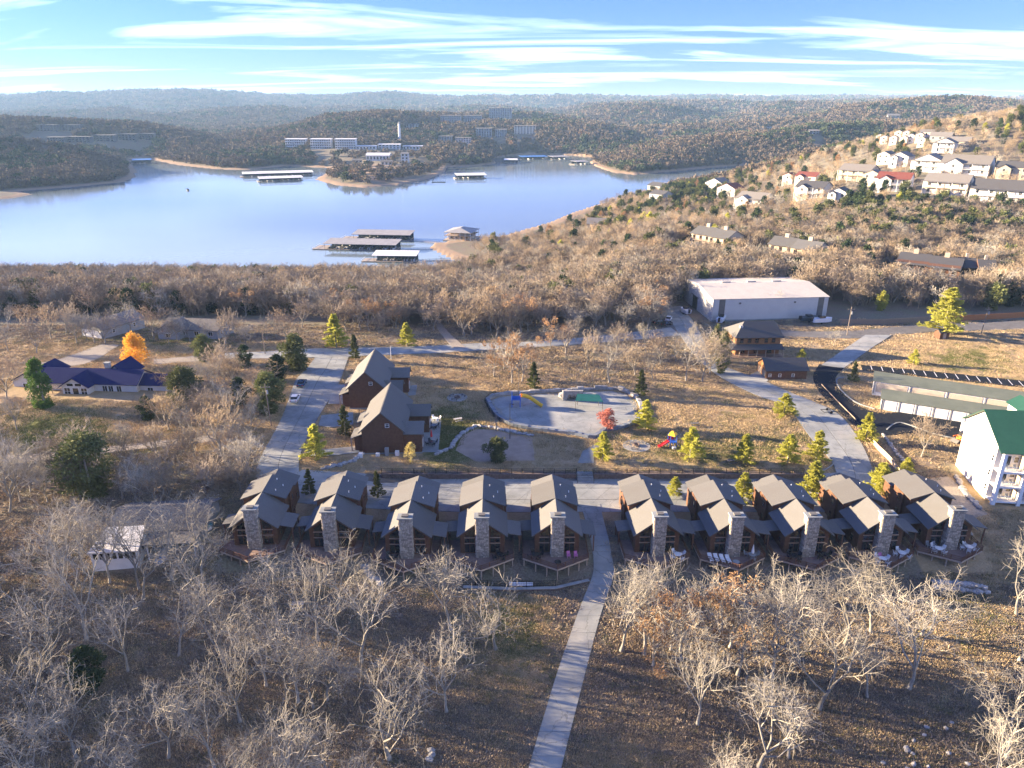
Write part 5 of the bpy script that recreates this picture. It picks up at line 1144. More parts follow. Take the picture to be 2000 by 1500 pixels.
# condominium blocks among the trees
def condo(px, py, wpx, label, rz, wall, roof, ratio=.8):
    p = on(px, py); s = ppm(p[1], p[2]); w_ = wpx / s; d = w_ * ratio
    t = thing('condominium', label, 'building', (p[0], p[1], p[2] + 1.8), R(rz)); h_ = 6.6
    for k in range(2):
        x0 = -w_ / 2 + k * w_ / 2; y0 = -k * 2.0
        part('wall', gable_block_x(x0 + .02, x0 + w_ / 2 - .02, y0, y0 + d, -4, h_, h_ + 2.4), wall, t); gable_slopes_x(t, x0 - .3 + k * .35, x0 + w_ / 2 + (.3 if k else 0), y0 - 1.4, y0 + d + .8, h_ - .5, h_ + 2.6, roof, .25)
        ch = part('chimney', MB().box(x0 + w_ * .2, x0 + w_ * .28, y0 + d * .45, y0 + d * .55, h_ + .5, h_ + 4.2), 'tan_siding', t)
        for f in range(2):
            part('balcony', MB().box(x0 + .5, x0 + w_ / 2 - .5, y0 - 1.3, y0 - .02, f * 3 - .15, f * 3), 'pale_wood', t)
            rl = MB(); rail(rl, (x0 + .5, y0 - 1.25, f * 3 + 1), (x0 + w_ / 2 - .5, y0 - 1.25, f * 3 + 1), .05); rail(rl, (x0 + .5, y0 - 1.25, f * 3 + .5), (x0 + w_ / 2 - .5, y0 - 1.25, f * 3 + .5), .04); part('railing', rl, 'pale_wood', t)
            for q in range(3): window(t, (x0 + w_ / 2 * (q + .3) / 3, y0, f * 3 + .3), (1, 0, 0), 1.5, 2.0, (0, -1, 0), 'trim_brown', (2, 1)); window(t, (-w_ / 2 + .02, d * (q + .6) / 3, f * 3 + .5), (0, -1, 0), 1.4, 1.6, (-1, 0, 0), 'trim_brown', (2, 1)) if k == 0 else None
    foot(p, R(rz), -w_ / 2 - 8, w_ / 2, -24, d, 1.0)
condo(1385, 490, 88, 'tan condominium with pale brown roofs above the storage hall, left one', -48, 'tan_siding', 'shingle', .6); condo(1545, 515, 100, 'tan condominium with pale brown roofs above the storage hall, right one', -44, 'tan_siding', 'shingle', .55)
condo(1805, 555, 110, 'brown building with long dark shaded roof at the wood edge', -35, 'log_siding', 'shingle_dark', .8); condo(1900, 560, 60, 'dark-roofed low building right of the long dark shaded roof', -20, 'log_siding', 'shingle_dark', .8)
hill_house(1175, 450, 60, 'low pale-roofed building among trees above the marina shore', 24, 'tan_siding', 'shingle_grey', .5, 1, 3, 'x', False, False)
# ------------------------------------------------------------------ docks on the lake
def dock(pxl, pyl, pxr, pyr, depth, label, roof='dock_roof', h_=4.4, porch=8, gable=False, blue=False, slips=7, rise=1.2):
    a = Vector(at(pxl, pyl, LAKE)); b = Vector(at(pxr, pyr, LAKE)); d = b - a; L_ = d.length; rz = math.atan2(d.y, d.x)
    t = thing('boat_dock', label, 'dock', (a.x, a.y, LAKE), rz)
    part('walkway', MB().box(-porch, L_, 0, 2.0, .15, .5), 'dock_deck', t); part('walkway', MB().box(-porch, L_, depth - 1.6, depth, .15, .5), 'dock_deck', t); part('platform', MB().box(-porch, -.05, 2.01, depth - 1.61, .15, .5), 'dock_deck', t)
    if gable: gable_slopes_x(t, -.8, L_ + .8, -1, depth + 1, h_, h_ + rise * 2, roof, .2)
    else: part('roof', MB().slab([(-.8, -1, h_), (L_ + .8, -1, h_), (L_ + .8, depth + 1, h_ + rise), (-.8, depth + 1, h_ + rise)], .22), roof, t)
    for k in range(slips + 1):
        x = .2 + k * (L_ - .4) / slips; part('finger', MB().box(x - .45, x + .45, 2.01, depth - 1.61, .15, .48), 'dock_deck', t)
        part('post', MB().box(x - .1, x + .1, .3, .5, .5, h_ - .05), 'metal_dark', t); part('post', MB().box(x - .1, x + .1, depth - .5, depth - .3, .5, h_ + rise * (0 if gable else .85)), 'metal_dark', t)
    part('back_panel', MB().box(0, L_, depth - 1.0, depth - .9, .5, h_ * .85), 'dark_boat', t)
    part('railing', MB().box(-porch, -porch + .1, 0, depth, 1.3, 1.42).box(-porch, -.1, 0, .1, 1.3, 1.42), 'white_paint', t)
    for k in range(0, slips):
        x = .2 + (k + .5) * (L_ - .4) / slips; wb = min(2.4, (L_ / slips) * .6); boat((a.x, a.y, LAKE), rz, x, 2.4, wb, depth - 4.4, ' '.join(label.split()[:8]), k)
    return t
BOATM = {}
def boat_mesh(kind):
    if kind in BOATM: return BOATM[kind]
    n = 7; hull = MB()
    for i in range(n):
        u = i / (n - 1); w_ = .5 * (1 - max(0, (u - .55) / .45) ** 2.2) + .001
        hull.v += [(-w_, u, .75 + .12 * u), (-w_ * .75, u, .0), (w_ * .75, u, .0), (w_, u, .75 + .12 * u)]
    for i in range(n - 1):
        b = i * 4
        hull.f += [(b, b + 4, b + 5, b + 1), (b + 1, b + 5, b + 6, b + 2), (b + 2, b + 6, b + 7, b + 3), (b + 3, b + 7, b + 4, b)]
    hull.f += [(3, 2, 1, 0)]
    top = MB().prism([(-.34, .32, .86), (.34, .32, .86), (.26, .62, .86), (-.26, .62, .86)], (0, 0, .32)); BOATM[kind] = (hull.mesh('hull', 'white_gel' if kind % 3 else 'dark_boat'), top.mesh('windscreen', 'glass'), MB().box(-.12, .12, -.1, .04, .2, 1.0).mesh('outboard_motor', 'car_dark'))
    return BOATM[kind]
def boat(base, rz, x, y, w_, L_, where, k):
    ca, sa = math.cos(rz), math.sin(rz); t = thing('motor_boat', 'boat in the ' + where, 'boat', (base[0] + x * ca - y * sa, base[1] + x * sa + y * ca, base[2] + .1), rz, 'boats in the ' + where)
    t.scale = (w_, L_, 1.6); h_, wi, om = boat_mesh(k % 6); obj('hull', h_, t); obj('windscreen', wi, t); obj('outboard_motor', om, t)
dock(634, 488, 772, 491, 15, 'long grey-roofed dock of the near marina', slips=9, porch=9); dock(690, 469, 800, 471, 14, 'farther grey-roofed dock of the near marina', slips=7, gable=False, porch=10)
dock(730, 512, 812, 513, 10, 'small pale-roofed dock closest to the near trees', 'dock_roof_white', slips=6, porch=8)
dock(893, 350, 950, 349, 22, 'lone white-roofed dock right of the beach point', 'dock_roof_white', slips=6, porch=3, h_=5)
dock(475, 347, 612, 343, 22, 'long white-roofed dock left of beach point', 'dock_roof_white', slips=12, porch=4, h_=5); dock(508, 356, 592, 353, 18, 'shorter white-roofed dock before the long one', 'dock_roof_white', slips=8, porch=3, h_=4.5)
dock(260, 320, 296, 319, 24, 'blue-roofed dock in the left cove', 'dock_blue', slips=4, porch=3, h_=6); dock(985, 318, 1010, 318, 20, 'leftmost pale dock in the far cove', 'dock_roof_white', slips=3, porch=2, h_=5); dock(1020, 312, 1070, 311, 22, 'blue-roofed dock in the far middle cove', 'dock_blue', slips=5, porch=2, h_=5); dock(1080, 312, 1112, 311, 20, 'grey-roofed dock in the far middle cove', 'dock_roof', slips=3, porch=2, h_=5); dock(1126, 322, 1150, 321, 18, 'small dock at the right peninsula tip', 'dock_roof', slips=3, porch=4, h_=5)
def boathouse():
    a = at(868, 470, LAKE); t = thing('floating_boathouse', 'floating boathouse with grey hipped roof and decks beside the marina point', 'boathouse', (a[0], a[1], LAKE), R(-14)); W_, D = 20, 22
    part('platform', MB().box(-1, W_ + 1, -1, D + 1, .1, .5), 'dock_deck', t); part('wall', MB().box(2, W_ - 2, 4, D - 3, .51, 3.6), 'tan_siding', t); part('upper_deck', MB().box(0, W_, 0, D, 3.61, 3.8), 'pale_wood', t); part('upper_wall', MB().box(3, W_ - 3, 6, D - 4, 3.81, 6.2), 'tan_siding', t)
    z0, z1 = 6.1, 8.6; c = [(-.5, -.5), (W_ + .5, -.5), (W_ + .5, D + .5), (-.5, D + .5)]; r0, r1 = (W_ / 2, D * .35), (W_ / 2, D * .65)
    for q in ([(*c[0], z0), (*c[1], z0), (*r0, z1)], [(*c[1], z0), (*c[2], z0), (*r1, z1), (*r0, z1)], [(*c[2], z0), (*c[3], z0), (*r1, z1)], [(*c[3], z0), (*c[0], z0), (*r0, z1), (*r1, z1)]): part('roof_slope', MB().slab(q, .18), 'dock_roof', t)
    for x in np.linspace(.2, W_ - .2, 6): part('post', MB().box(x - .12, x + .12, .1, .3, .51, 6.05), 'white_paint', t)
    for y in (7, 14, 21): part('post', MB().box(.1, .3, y - .12, y + .12, .51, 6.05), 'white_paint', t); part('post', MB().box(W_ - .3, W_ - .1, y - .12, y + .12, .51, 6.05), 'white_paint', t)
    rl = MB(); rail(rl, (0, .1, 4.8), (W_, .1, 4.8), .06); rail(rl, (0, .1, 4.3), (W_, .1, 4.3), .05); part('railing', rl, 'white_paint', t)
    for k in range(4): window(t, (3.2 + k * 3.8, 4, 1.0), (1, 0, 0), 2, 1.8, (0, -1, 0), 'white_paint', (2, 1))
boathouse()
def gangway(a, b, label):
    a, b = Vector(a), Vector(b); d = b - a; t = thing('gangway', label, 'gangway', a, math.atan2(d.y, d.x)); L_ = d.length
    part('deck', MB().box(0, L_, -.7, .7, .3, .45), 'dock_deck', t)
    for s in (-.65, .65): part('railing', MB().box(0, L_, s - .04, s + .04, 1.2, 1.28), 'metal_dark', t); [part('post', MB().box(k * L_ / 5, k * L_ / 5 + .08, s - .04, s + .04, .45, 1.2), 'metal_dark', t) for k in range(6)]
gangway(at(800, 470, LAKE), at(862, 476, LAKE), 'gangway from the far marina dock to the shore'); gangway(at(772, 488, LAKE), at(846, 487, LAKE), 'gangway from the long middle dock to the shore'); gangway(at(812, 511, LAKE), at(880, 508, LAKE), 'gangway from the small near dock to the shore')
a = at(368, 372, LAKE); t = thing('fishing_boat', 'lone dark fishing boat in the open lake', 'boat', (a[0], a[1], LAKE + .05), R(40)); t.scale = (2.4, 6, 1.8); [obj(n_, m_, t) for n_, m_ in zip(('hull', 'windscreen', 'outboard_motor'), boat_mesh(0))]
a = at(857, 356, LAKE); t = thing('floating_dock', 'small low floating dock off the beach point', 'dock', (a[0], a[1], LAKE)); part('platform', MB().box(-9, 9, -3, 3, .1, .6), 'dark_boat', t); [part('post', MB().box(x - .1, x + .1, -2.9, -2.7, .6, 1.5), 'metal_dark', t) for x in (-8, 0, 8)]
# ------------------------------------------------------------------ buildings across the lake
def block(px, py, wpx, hpx, label, wall='far_grey', roof='shingle_grey', floors=4, wins=8, rz=0, dr=.35, cat='building', hip=False, balc=False):
    p = on(px, py); s = ppm(p[1], p[2]); w_ = wpx / s; h_ = hpx / s; d = max(8, w_ * dr)
    t = thing('far_building', label, cat, (p[0], p[1], p[2]), R(rz)); fh = h_ / floors
    part('wall', MB().box(-w_ / 2, w_ / 2, 0, d, -12, h_), wall, t)
    if hip: gable_slopes_x(t, -w_ / 2 - .8, w_ / 2 + .8, -.8, d + .8, h_, h_ + d * .22, roof, .3)
    else: part('roof', MB().slab([(-w_ / 2 - 1, -1, h_ + .5), (w_ / 2 + 1, -1, h_ + .5), (w_ / 2 + 1, d + 1, h_ + 1.3), (-w_ / 2 - 1, d + 1, h_ + 1.3)], .5), roof, t)
    key = (round(w_ / wins * .5, 1), round(fh * .55, 1)); f_ = WIN.setdefault(('far',) + key, MB().box(0, key[0], -.15, .02, 0, key[1]).mesh('window', 'glass'))
    for f in range(floors):
        for k in range(wins): obj('window', f_, t, (-w_ / 2 + w_ * (k + .25) / wins, 0, f * fh + fh * .25))
        if balc: part('balcony', MB().box(-w_ / 2, w_ / 2, -1.8, -.02, f * fh - .2, f * fh + .1), 'white_paint', t)
    foot(p, R(rz), -w_ / 2, w_ / 2, -75, d, 6)
for k, px in enumerate((578, 627, 675)): block(px, 291, 40, 18, '%s of the three white condominium blocks across the lake' % ('leftmost', 'middle', 'rightmost')[k], 'white_siding', 'dock_roof_white', 4, 9, -3, .35, balc=True)
block(977, 237, 44, 24, 'tall grey hotel block on the far hill', 'far_grey', 'shingle_grey', 8, 10, -4, .3); block(880, 240, 40, 13, 'long grey hotel wing on the far hill, left end', 'far_grey', 'shingle_grey', 4, 9, -4, .3); block(922, 243, 36, 16, 'grey hotel wing on the far hill beside the tall block', 'far_grey', 'shingle_grey', 5, 8, -4, .3)
block(945, 267, 30, 15, 'grey apartment block low on the far hill, left one', 'far_grey', 'shingle_grey', 5, 6, -4, .4); block(978, 268, 22, 14, 'grey apartment block low on the far hill, right one', 'far_grey', 'shingle_grey', 5, 5, -4, .4); block(1025, 262, 42, 15, 'cream apartment block lit by sun on the far hill', 'stucco_cream', 'shingle_grey', 4, 7, -4, .3); block(1008, 246, 30, 10, 'pale block right of the tall grey hotel', 'far_grey', 'shingle_grey', 3, 6, -4, .3)
block(905, 280, 30, 10, 'small pinkish block among far hillside trees', 'stucco_pink', 'shingle_grey', 3, 6, 0, .4); block(870, 276, 26, 9, 'small grey block left of the pinkish far block', 'far_grey', 'shingle_grey', 3, 5, 0, .4); block(805, 250, 24, 7, 'low pale house beside the white tower', 'far_grey', 'shingle_grey', 2, 4, 0, .4)
block(738, 314, 46, 10, 'long white hall on the beach point', 'white_siding', 'dock_roof_white', 1, 7, -6, .45, hip=True); block(760, 291, 42, 8, 'low white building behind the beach point', 'white_siding', 'dock_roof_white', 2, 6, 0, .4); block(715, 292, 38, 6, 'low white building right of the condominium blocks', 'white_siding', 'dock_roof_white', 1, 6, 0, .4); block(806, 292, 38, 6, 'low white building right of the white tower', 'white_siding', 'dock_roof_white', 1, 6, 0, .4); block(791, 318, 14, 17, 'narrow white house on the beach point', 'white_siding', 'shingle_grey', 3, 2, 0, .8, hip=True); block(755, 322, 22, 6, 'small cream cabin on the beach point', 'stucco_cream', 'shingle_grey', 1, 3, 0, .6, hip=True); block(698, 318, 20, 5, 'yellowish shed on the beach point', 'tan_panel', 'shingle_grey', 1, 3, 0, .6, hip=True)
for k, (px, py, wp) in enumerate(((110, 280, 34), (155, 279, 44), (202, 276, 42), (245, 274, 40), (284, 273, 34), (92, 256, 40), (140, 256, 36))): block(px, py, wp, 11, 'dim grey terrace on the shaded left shore, %s' % ('lower row, leftmost', 'lower row, second', 'lower row, third', 'lower row, fourth', 'lower row, rightmost', 'upper row, left', 'upper row, right')[k], 'far_dim', 'far_dim', 3, 6, 0, .35)
p = on(781, 277); s = ppm(p[1], p[2]); t = thing('white_tower', 'slim white tower on the hill across the lake', 'tower', (p[0], p[1], p[2])); part('shaft', MB().lathe([(2.6, -5), (2.4, 20), (2.1, 33 / s)], 12), 'white_paint', t); part('cap', MB().lathe([(2.3, 33 / s), (2.3, 34 / s), (.3, 37 / s)], 12), 'far_grey', t); foot(p, 0, -4, 4, -60, 10, 8)
for k, (px, py, wp, lb) in enumerate(((1655, 246, 22, 'distant pale house on the right ridge slope'), (1300, 250, 18, 'distant pale house on the wooded hill beyond the peninsula'), (1290, 262, 16, 'lower distant pale house beyond the peninsula'), (1745, 232, 22, 'distant house with bluish roof on the right ridge'), (1590, 262, 18, 'distant tan house on the peninsula ridge'), (1560, 205, 22, 'distant house on the far skyline ridge'), (1985, 207, 20, 'distant white house near the right skyline'), (1500, 256, 14, 'distant small house on the peninsula crest'))): block(px, py, wp, 6, lb, ('stucco_cream', 'far_grey', 'stucco_pink')[k % 3], 'shingle_grey', 2, 3, -10, .7, hip=True)
# ------------------------------------------------------------------ vehicles
def car(px, py, rz, m, label, L_=4.6, W_=1.85, kind='car', z=None, name='parked_car'):
    p = on(px, py); t = thing(name, label, kind, (p[0], p[1], p[2] + .17), rz); h = W_ / 2
    prof = [(-L_ / 2, .35), (-L_ / 2 + .05, .85), (-L_ * .38, .95), (-L_ * .30, 1.0), (L_ * .22, .98), (L_ * .44, .88), (L_ / 2, .62), (L_ / 2, .35)]
    body = MB(); n = len(prof)
    for y, ins in ((-h, .06), (-h + .07, 0), (h - .07, 0), (h, .06)):
        for x, z_ in prof: body.v.append((x * (1 - ins * .15), y, z_ - (ins if z_ > .6 else 0)))
    for k in range(3):
        for i in range(n): j = (i + 1) % n; body.f.append((k * n + i, k * n + j, (k + 1) * n + j, (k + 1) * n + i))
    body.f.append(tuple(range(n))); body.f.append(tuple(range(4 * n - 1, 3 * n - 1, -1)))
    part('body', body, m, t)
    x0, x1, x2, x3 = -L_ * .40, -L_ * .27, L_ * .08, L_ * .25
    cab = MB(); a, b = h - .08, h - .26; cab.v += [(x0, -a, .96), (x3, -a, .96), (x3, a, .96), (x0, a, .96), (x1, -b, 1.43), (x2, -b, 1.45), (x2, b, 1.45), (x1, b, 1.43)]
    cab.f += [(0, 1, 5, 4), (1, 2, 6, 5), (2, 3, 7, 6), (3, 0, 4, 7)]; part('windows', cab, 'glass', t)
    part('roof', MB().prism([(x1 - .05, -b - .02, 1.435), (x2 + .05, -b - .02, 1.455), (x2 + .05, b + .02, 1.455), (x1 - .05, b + .02, 1.435)], (0, 0, .05)), m, t)
    for s in (-1, 1): part('pillar', MB().box((x1 + x2) / 2 - .05, (x1 + x2) / 2 + .05, s * (a + b) / 2 - .12, s * (a + b) / 2 + .12, .97, 1.44), m, t)
    for x in (-L_ * .3, L_ * .31):
        for s in (-1, 1):
            wh = part('wheel', MB().tube((x, s * (h - .2), .33), (x, s * (h + .01), .33), .33, .33, 14, True), 'tyre', t); part('rim', MB().tube((x, s * (h + .012), .33), (x, s * (h + .02), .33), .2, .2, 10, True), 'rim', wh)
    for s in (-.62, .62): part('headlight', MB().box(L_ / 2 - .06, L_ / 2 + .01, s - .18, s + .18, .62, .76), 'lamp_white', t); part('tail_light', MB().box(-L_ / 2 - .01, -L_ / 2 + .06, s - .18, s + .18, .66, .82), 'lamp_red', t)
    return t
rd = math.atan2(on(600, 735)[1] - on(568, 790)[1], on(600, 735)[0] - on(568, 790)[0])
car(577, 783, rd, 'car_white', 'white car parked on the road beside the lodges'); car(590, 753, rd, 'car_blue', 'dark blue car parked behind the white car on the lodge road')
for k, (px, py, m) in enumerate(((1288, 633, 'car_dark'), (1302, 636, 'car_dark'), (1306, 626, 'car_white'), (1340, 608, 'car_dark'))): car(px, py, R(20 + 25 * k), m, ('black car leftmost in the yard beside the storage hall', 'black car nearest the drive beside the storage hall', 'pale car in the yard beside the storage hall', 'dark car before the door of the storage hall')[k])
def trailer_boat(px, py, rz, L_, label, k):
    p = on(px, py); t = thing('trailer_boat', label, 'boat', (p[0], p[1], p[2] + .05), rz)
    hull, wi, om = boat_mesh(k)
    for nm, me in (('hull', hull), ('windscreen', wi), ('outboard_motor', om)): o = obj(nm, me, t, (0, 0, .65)); o.scale = (2.4, L_, 1.7)
    tr = part('trailer', MB().box(-.9, -.8, .5, L_ * .9, .45, .6).box(.8, .9, .5, L_ * .9, .45, .6).box(-.06, .06, L_ * .8, L_ * 1.2, .45, .6).box(-.9, .9, .5, .6, .45, .58), 'metal_dark', t)
    for s in (-1.05, 1.05): part('wheel', MB().tube((s - .1, L_ * .4, .32), (s + .1, L_ * .4, .32), .32, .32, 10, True), 'tyre', t)
trailer_boat(1563, 630, R(-78), 6.5, 'dark boat on trailer by the right end of the storage hall', 0); trailer_boat(1586, 633, R(-82), 7, 'white boat on trailer by the right end of the storage hall', 1); trailer_boat(1404, 634, R(-30), 6.5, 'white boat on trailer by the front corner of the storage hall', 2); trailer_boat(1345, 617, R(20), 5, 'boat on trailer before the hall door', 4)
def skid():
    p = on(1878, 862); t = thing('loader', 'orange compact loader beside the hotel', 'loader', (p[0], p[1], p[2] + .1), R(200)); part('body', MB().box(-1.2, 1.0, -.7, .7, .4, 1.3), 'plastic_orange', t); part('cab', MB().box(-.4, .7, -.6, .6, 1.31, 2.2), 'car_dark', t); part('arm', MB().box(-1, 1.9, -.85, -.72, 1.1, 1.3).box(-1, 1.9, .72, .85, 1.1, 1.3), 'plastic_orange', t); part('bucket', MB().prism([(1.8, -.9, .1), (2.6, -.9, .1), (1.9, -.9, .8)], (0, 1.8, 0)), 'metal_dark', t)
    for x in (-.8, .6):
        for y in (-.8, .8): part('wheel', MB().tube((x, y - .13, .4), (x, y + .13, .4), .4, .4, 12, True), 'tyre', t)
skid()
p = on(1888, 852); t = thing('tank_trailer', 'white square trailer beside the orange loader', 'trailer', (p[0], p[1], p[2] + .1), R(-25)); part('box', MB().box(-1.4, 1.4, -1, 1, .6, 2.8), 'white_paint', t); part('drawbar', MB().box(1.4, 2.6, -.06, .06, .5, .62), 'metal_dark', t); [part('wheel', MB().tube((0, y - .1, .35), (0, y + .1, .35), .35, .35, 10, True), 'tyre', t) for y in (-1.05, 1.05)]
for k, (px, py, rz) in enumerate(((1608, 786, .3), (1622, 806, .1))):
    p = on(px, py); t = thing('implement_frame', ('black steel trailer frame on the main drive, farther one', 'black steel trailer frame on the main drive, nearer one')[k], 'trailer frame', (p[0], p[1], p[2] + .2), rz)
    part('frame', MB().box(-2.2, 2.2, -.9, -.8, .3, .42).box(-2.2, 2.2, .8, .9, .3, .42).box(-2.2, -2.1, -.9, .9, .3, .42).box(2.1, 2.2, -.9, .9, .3, .42).box(-.06, .06, -.9, .9, .3, .42), 'black_metal', t); part('drawbar', MB().tube((2.2, -.8, .36), (3.6, 0, .36), .05, .05, 5, True).tube((2.2, .8, .36), (3.6, 0, .36), .05, .05, 5, True), 'black_metal', t); [part('wheel', MB().tube((-.4, y - .1, .33), (-.4, y + .1, .33), .33, .33, 10, True), 'tyre', t) for y in (-1, 1)]
# ------------------------------------------------------------------ poles
def pole(px, py, h_, label, arm=True, lamp=False, m='pole_wood', lean=0):
    p = on(px, py); t = thing('utility_pole' if not lamp else 'lamp_post', label, 'pole' if not lamp else 'lamp post', (p[0], p[1], p[2] - .05)); part('pole', MB().tube((0, 0, -.5), (lean, 0, h_), .15 if not lamp else .07, .10 if not lamp else .05, 8, True), m, t)
    if arm: part('crossarm', MB().box(lean - 1.1, lean + 1.1, -.06, .06, h_ - .9, h_ - .76), m, t); [part('insulator', MB().lathe([(.05, h_ - .75), (.05, h_ - .6)], 6, (lean + x, 0)), 'stone_grey', t) for x in (-1, 0.4, 1)]; part('transformer', MB().lathe([(.22, h_ - 2.4), (.22, h_ - 1.5)], 10, (lean + .35, -.1)), 'far_grey', t)
    if lamp: part('lamp_arm', MB().box(-.05, .75, -.03, .03, h_ - .1, h_ - .02), m, t); part('lamp_head', MB().box(.45, .9, -.14, .14, h_ - .2, h_ - .1), 'metal_dark', t)
pole(530, 832, 10.5, 'wooden utility pole beside the lodge road with transformer', lean=-.25); pole(1654, 655, 9.5, 'wooden utility pole beside the upper road left of the ramp'); pole(1915, 655, 9.5, 'wooden utility pole beside the upper road at right', lean=.5); pole(518, 692, 7.5, 'slim utility pole where the cross road meets the drive', arm=False)
pole(996, 857, 8.5, 'tall dark lamp post between sand court and splash pad', arm=False, lamp=True, m='black_metal'); pole(969, 842, 4.2, 'short wooden post beside the sand court border', arm=False); pole(1157, 755, 9.5, 'slim lamp post in the dry field behind the splash pad', arm=False, lamp=True, m='metal_dark'); pole(764, 702, 4.2, 'white basketball hoop post beside the farther lodge', arm=False, lamp=True, m='white_paint'); pole(1013, 775, 8, 'lamp post behind the yellow slide', arm=False, lamp=True, m='metal_dark')
# ------------------------------------------------------------------ playground lawn
rs = random.Random(5)
def boulder_mesh(seed):
    r = random.Random(seed); bm = bmesh.new(); bmesh.ops.create_icosphere(bm, subdivisions=1, radius=.5)
    for v in bm.verts: v.co *= r.uniform(.8, 1.18); v.co.z *= .72
    me = bpy.data.meshes.new('boulder'); bm.to_mesh(me); bm.free(); me.materials.append(MATS['stone_grey']); return me
BLD = [boulder_mesh(i) for i in range(6)]
def boulders(name, px, n, size, label, rows=1, nm='boulder', jit=.15):
    P = resample([on(*q) for q in px], n); t = thing(name, label, 'stone border', (P[0].x, P[0].y, gh(P[0].x, P[0].y)))
    for i, p in enumerate(P):
        for r_ in range(rows):
            s = size * rs.uniform(.75, 1.25); x, y = p.x + rs.uniform(-jit, jit), p.y + rs.uniform(-jit - .05, jit + .05) + .4 * r_; o = obj(nm, rs.choice(BLD), t, (x - P[0].x, y - P[0].y, gh(x, y) - t.location.z + s * .2 + r_ * size * .55), rs.uniform(0, 6), (s * 1.3, s, s))
boulders('stone_border', [(852, 888), (880, 876), (890, 862), (902, 848), (929, 833), (964, 836), (1006, 846), (1040, 852)], 52, 1.0, 'curved border of pale boulders around the sand court'); boulders('stone_border', [(632, 916), (660, 910), (690, 902), (708, 888)], 24, 1.0, 'short line of pale boulders at the lodge driveway')
boulders('rock_wall', [(1828, 1148), (1870, 1152), (1925, 1158)], 18, 1.15, 'stacked pale block wall on the slope below the last chalet', 2, 'stone_block'); boulders('rock_pile', [(714, 1108), (725, 1130), (745, 1140)], 8, 1.3, 'pale rocks spilling below the deck of the third chalet', 1); boulders('rock_pile', [(1840, 1000), (1870, 1020), (1895, 1045)], 0 or 14, .9, 'grey rocks on the bank below the hotel wall', 1); boulders('rock_bed', [(1868, 930), (1885, 965), (1915, 995)], 26, 1.0, 'line of grey rocks along the hotel side wall', 1); boulders('rock_bed', [(1725, 850), (1750, 885), (1775, 915)], 30, .8, 'grey rock channel beside the retaining fence', 1); boulders('rock_pile', [(1745, 1488), (1800, 1470), (1870, 1440)], 14, .6, 'scattered pale rocks at the bottom right', 1, jit=3.0); boulders('rock_pile', [(838, 1485), (848, 1478), (842, 1470)], 4, 1.0, 'single small pile of stones below the big bare oak', 1)
def fire_pit(px, py, r, label):
    p = on(px, py); t = thing('fire_pit', label, 'fire pit', (p[0], p[1], p[2] + .03)); part('pad', MB().lathe([(r, -.2), (r, .08)], 28), 'concrete', t); part('ring', MB().lathe([(.75, .09), (.75, .45), (.5, .45), (.5, .15)], 18), 'stone_wall', t)
    for k in range(3):
        a = 1.9 * k + .6; b = part('bench', MB().box(-.8, .8, -.2, .2, .45, .52).box(-.7, -.55, -.18, .18, .09, .45).box(.55, .7, -.18, .18, .09, .45), 'metal_dark', t); b.location = (math.cos(a) * r * .72, math.sin(a) * r * .72, 0); b.rotation_euler = (0, 0, a + math.pi / 2)
fire_pit(893, 777, 2.6, 'round concrete fire pit on the lawn behind the lodges'); fire_pit(1243, 871, 3.0, 'round concrete fire pit on the lawn beside the red slide')
def picnic(px, py, rz, label, m='pale_wood'):
    p = on(px, py); t = thing('picnic_table', label, 'picnic table', (p[0], p[1], p[2]), rz); part('tabletop', MB().box(-.95, .95, -.4, .4, .72, .78), m, t); [part('bench', MB().box(-.95, .95, s - .14, s + .14, .42, .47), m, t) for s in (-.75, .75)]; [part('leg', MB().tube((x, -.75, 0), (x, .2, .72), .045, .045, 4, True).tube((x, .75, 0), (x, -.2, .72), .045, .045, 4, True), m, t) for x in (-.7, .7)]
picnic(895, 823, .4, 'pale picnic table on the lawn between lodge and splash pad', 'stone_grey'); picnic(583, 1186, .05, 'weathered picnic table under the bare trees below the second chalet', 'stone_grey'); picnic(1357, 832, .1, 'dark picnic table on the dry lawn above the pine row', 'metal_dark'); picnic(1428, 905, .2, 'dark low bench beside the pine row', 'metal_dark')
def playset():
    p = on(1312, 872); t = thing('play_tower', 'small plastic play tower with red slide and yellow roof', 'playset', (p[0], p[1], p[2]), R(10))
    for x in (-.7, .7):
        for y in (-.7, .7): part('post', MB().tube((x, y, 0), (x, y, 2.9), .09, .09, 8, True), 'plastic_blue', t)
    part('platform', MB().box(-.8, .8, -.8, .8, 1.2, 1.32), 'plastic_blue', t); part('panel', MB().box(-.75, .75, .68, .74, 1.35, 2.1), 'plastic_red', t); part('roof', MB().lathe([(1.15, 2.8), (.75, 3.35), (.1, 3.7)], 4), 'plastic_yellow', t)
    sl = MB(); P = [Vector((-.8, 0, 1.35)), Vector((-1.5, 0, 1.0)), Vector((-2.4, 0, .4)), Vector((-3.1, 0, .2))]
    for a, b in zip(P, P[1:]): sl.slab([(a.x, -.35, a.z), (a.x, .35, a.z), (b.x, .35, b.z), (b.x, -.35, b.z)], .06); [sl.slab([(a.x, s * .35, a.z + .25), (a.x, s * .42, a.z + .25), (b.x, s * .42, b.z + .25), (b.x, s * .35, b.z + .25)], .3) for s in (-1, 1)]
    part('slide', sl, 'plastic_red', t); part('climber', MB().slab([(.8, -.5, 1.25), (.8, .5, 1.25), (1.9, .5, 0), (1.9, -.5, 0)], .12), 'plastic_blue', t)
    part('step', MB().box(-.4, .4, -1.5, -.8, 0, .5), 'plastic_white', t)
playset()
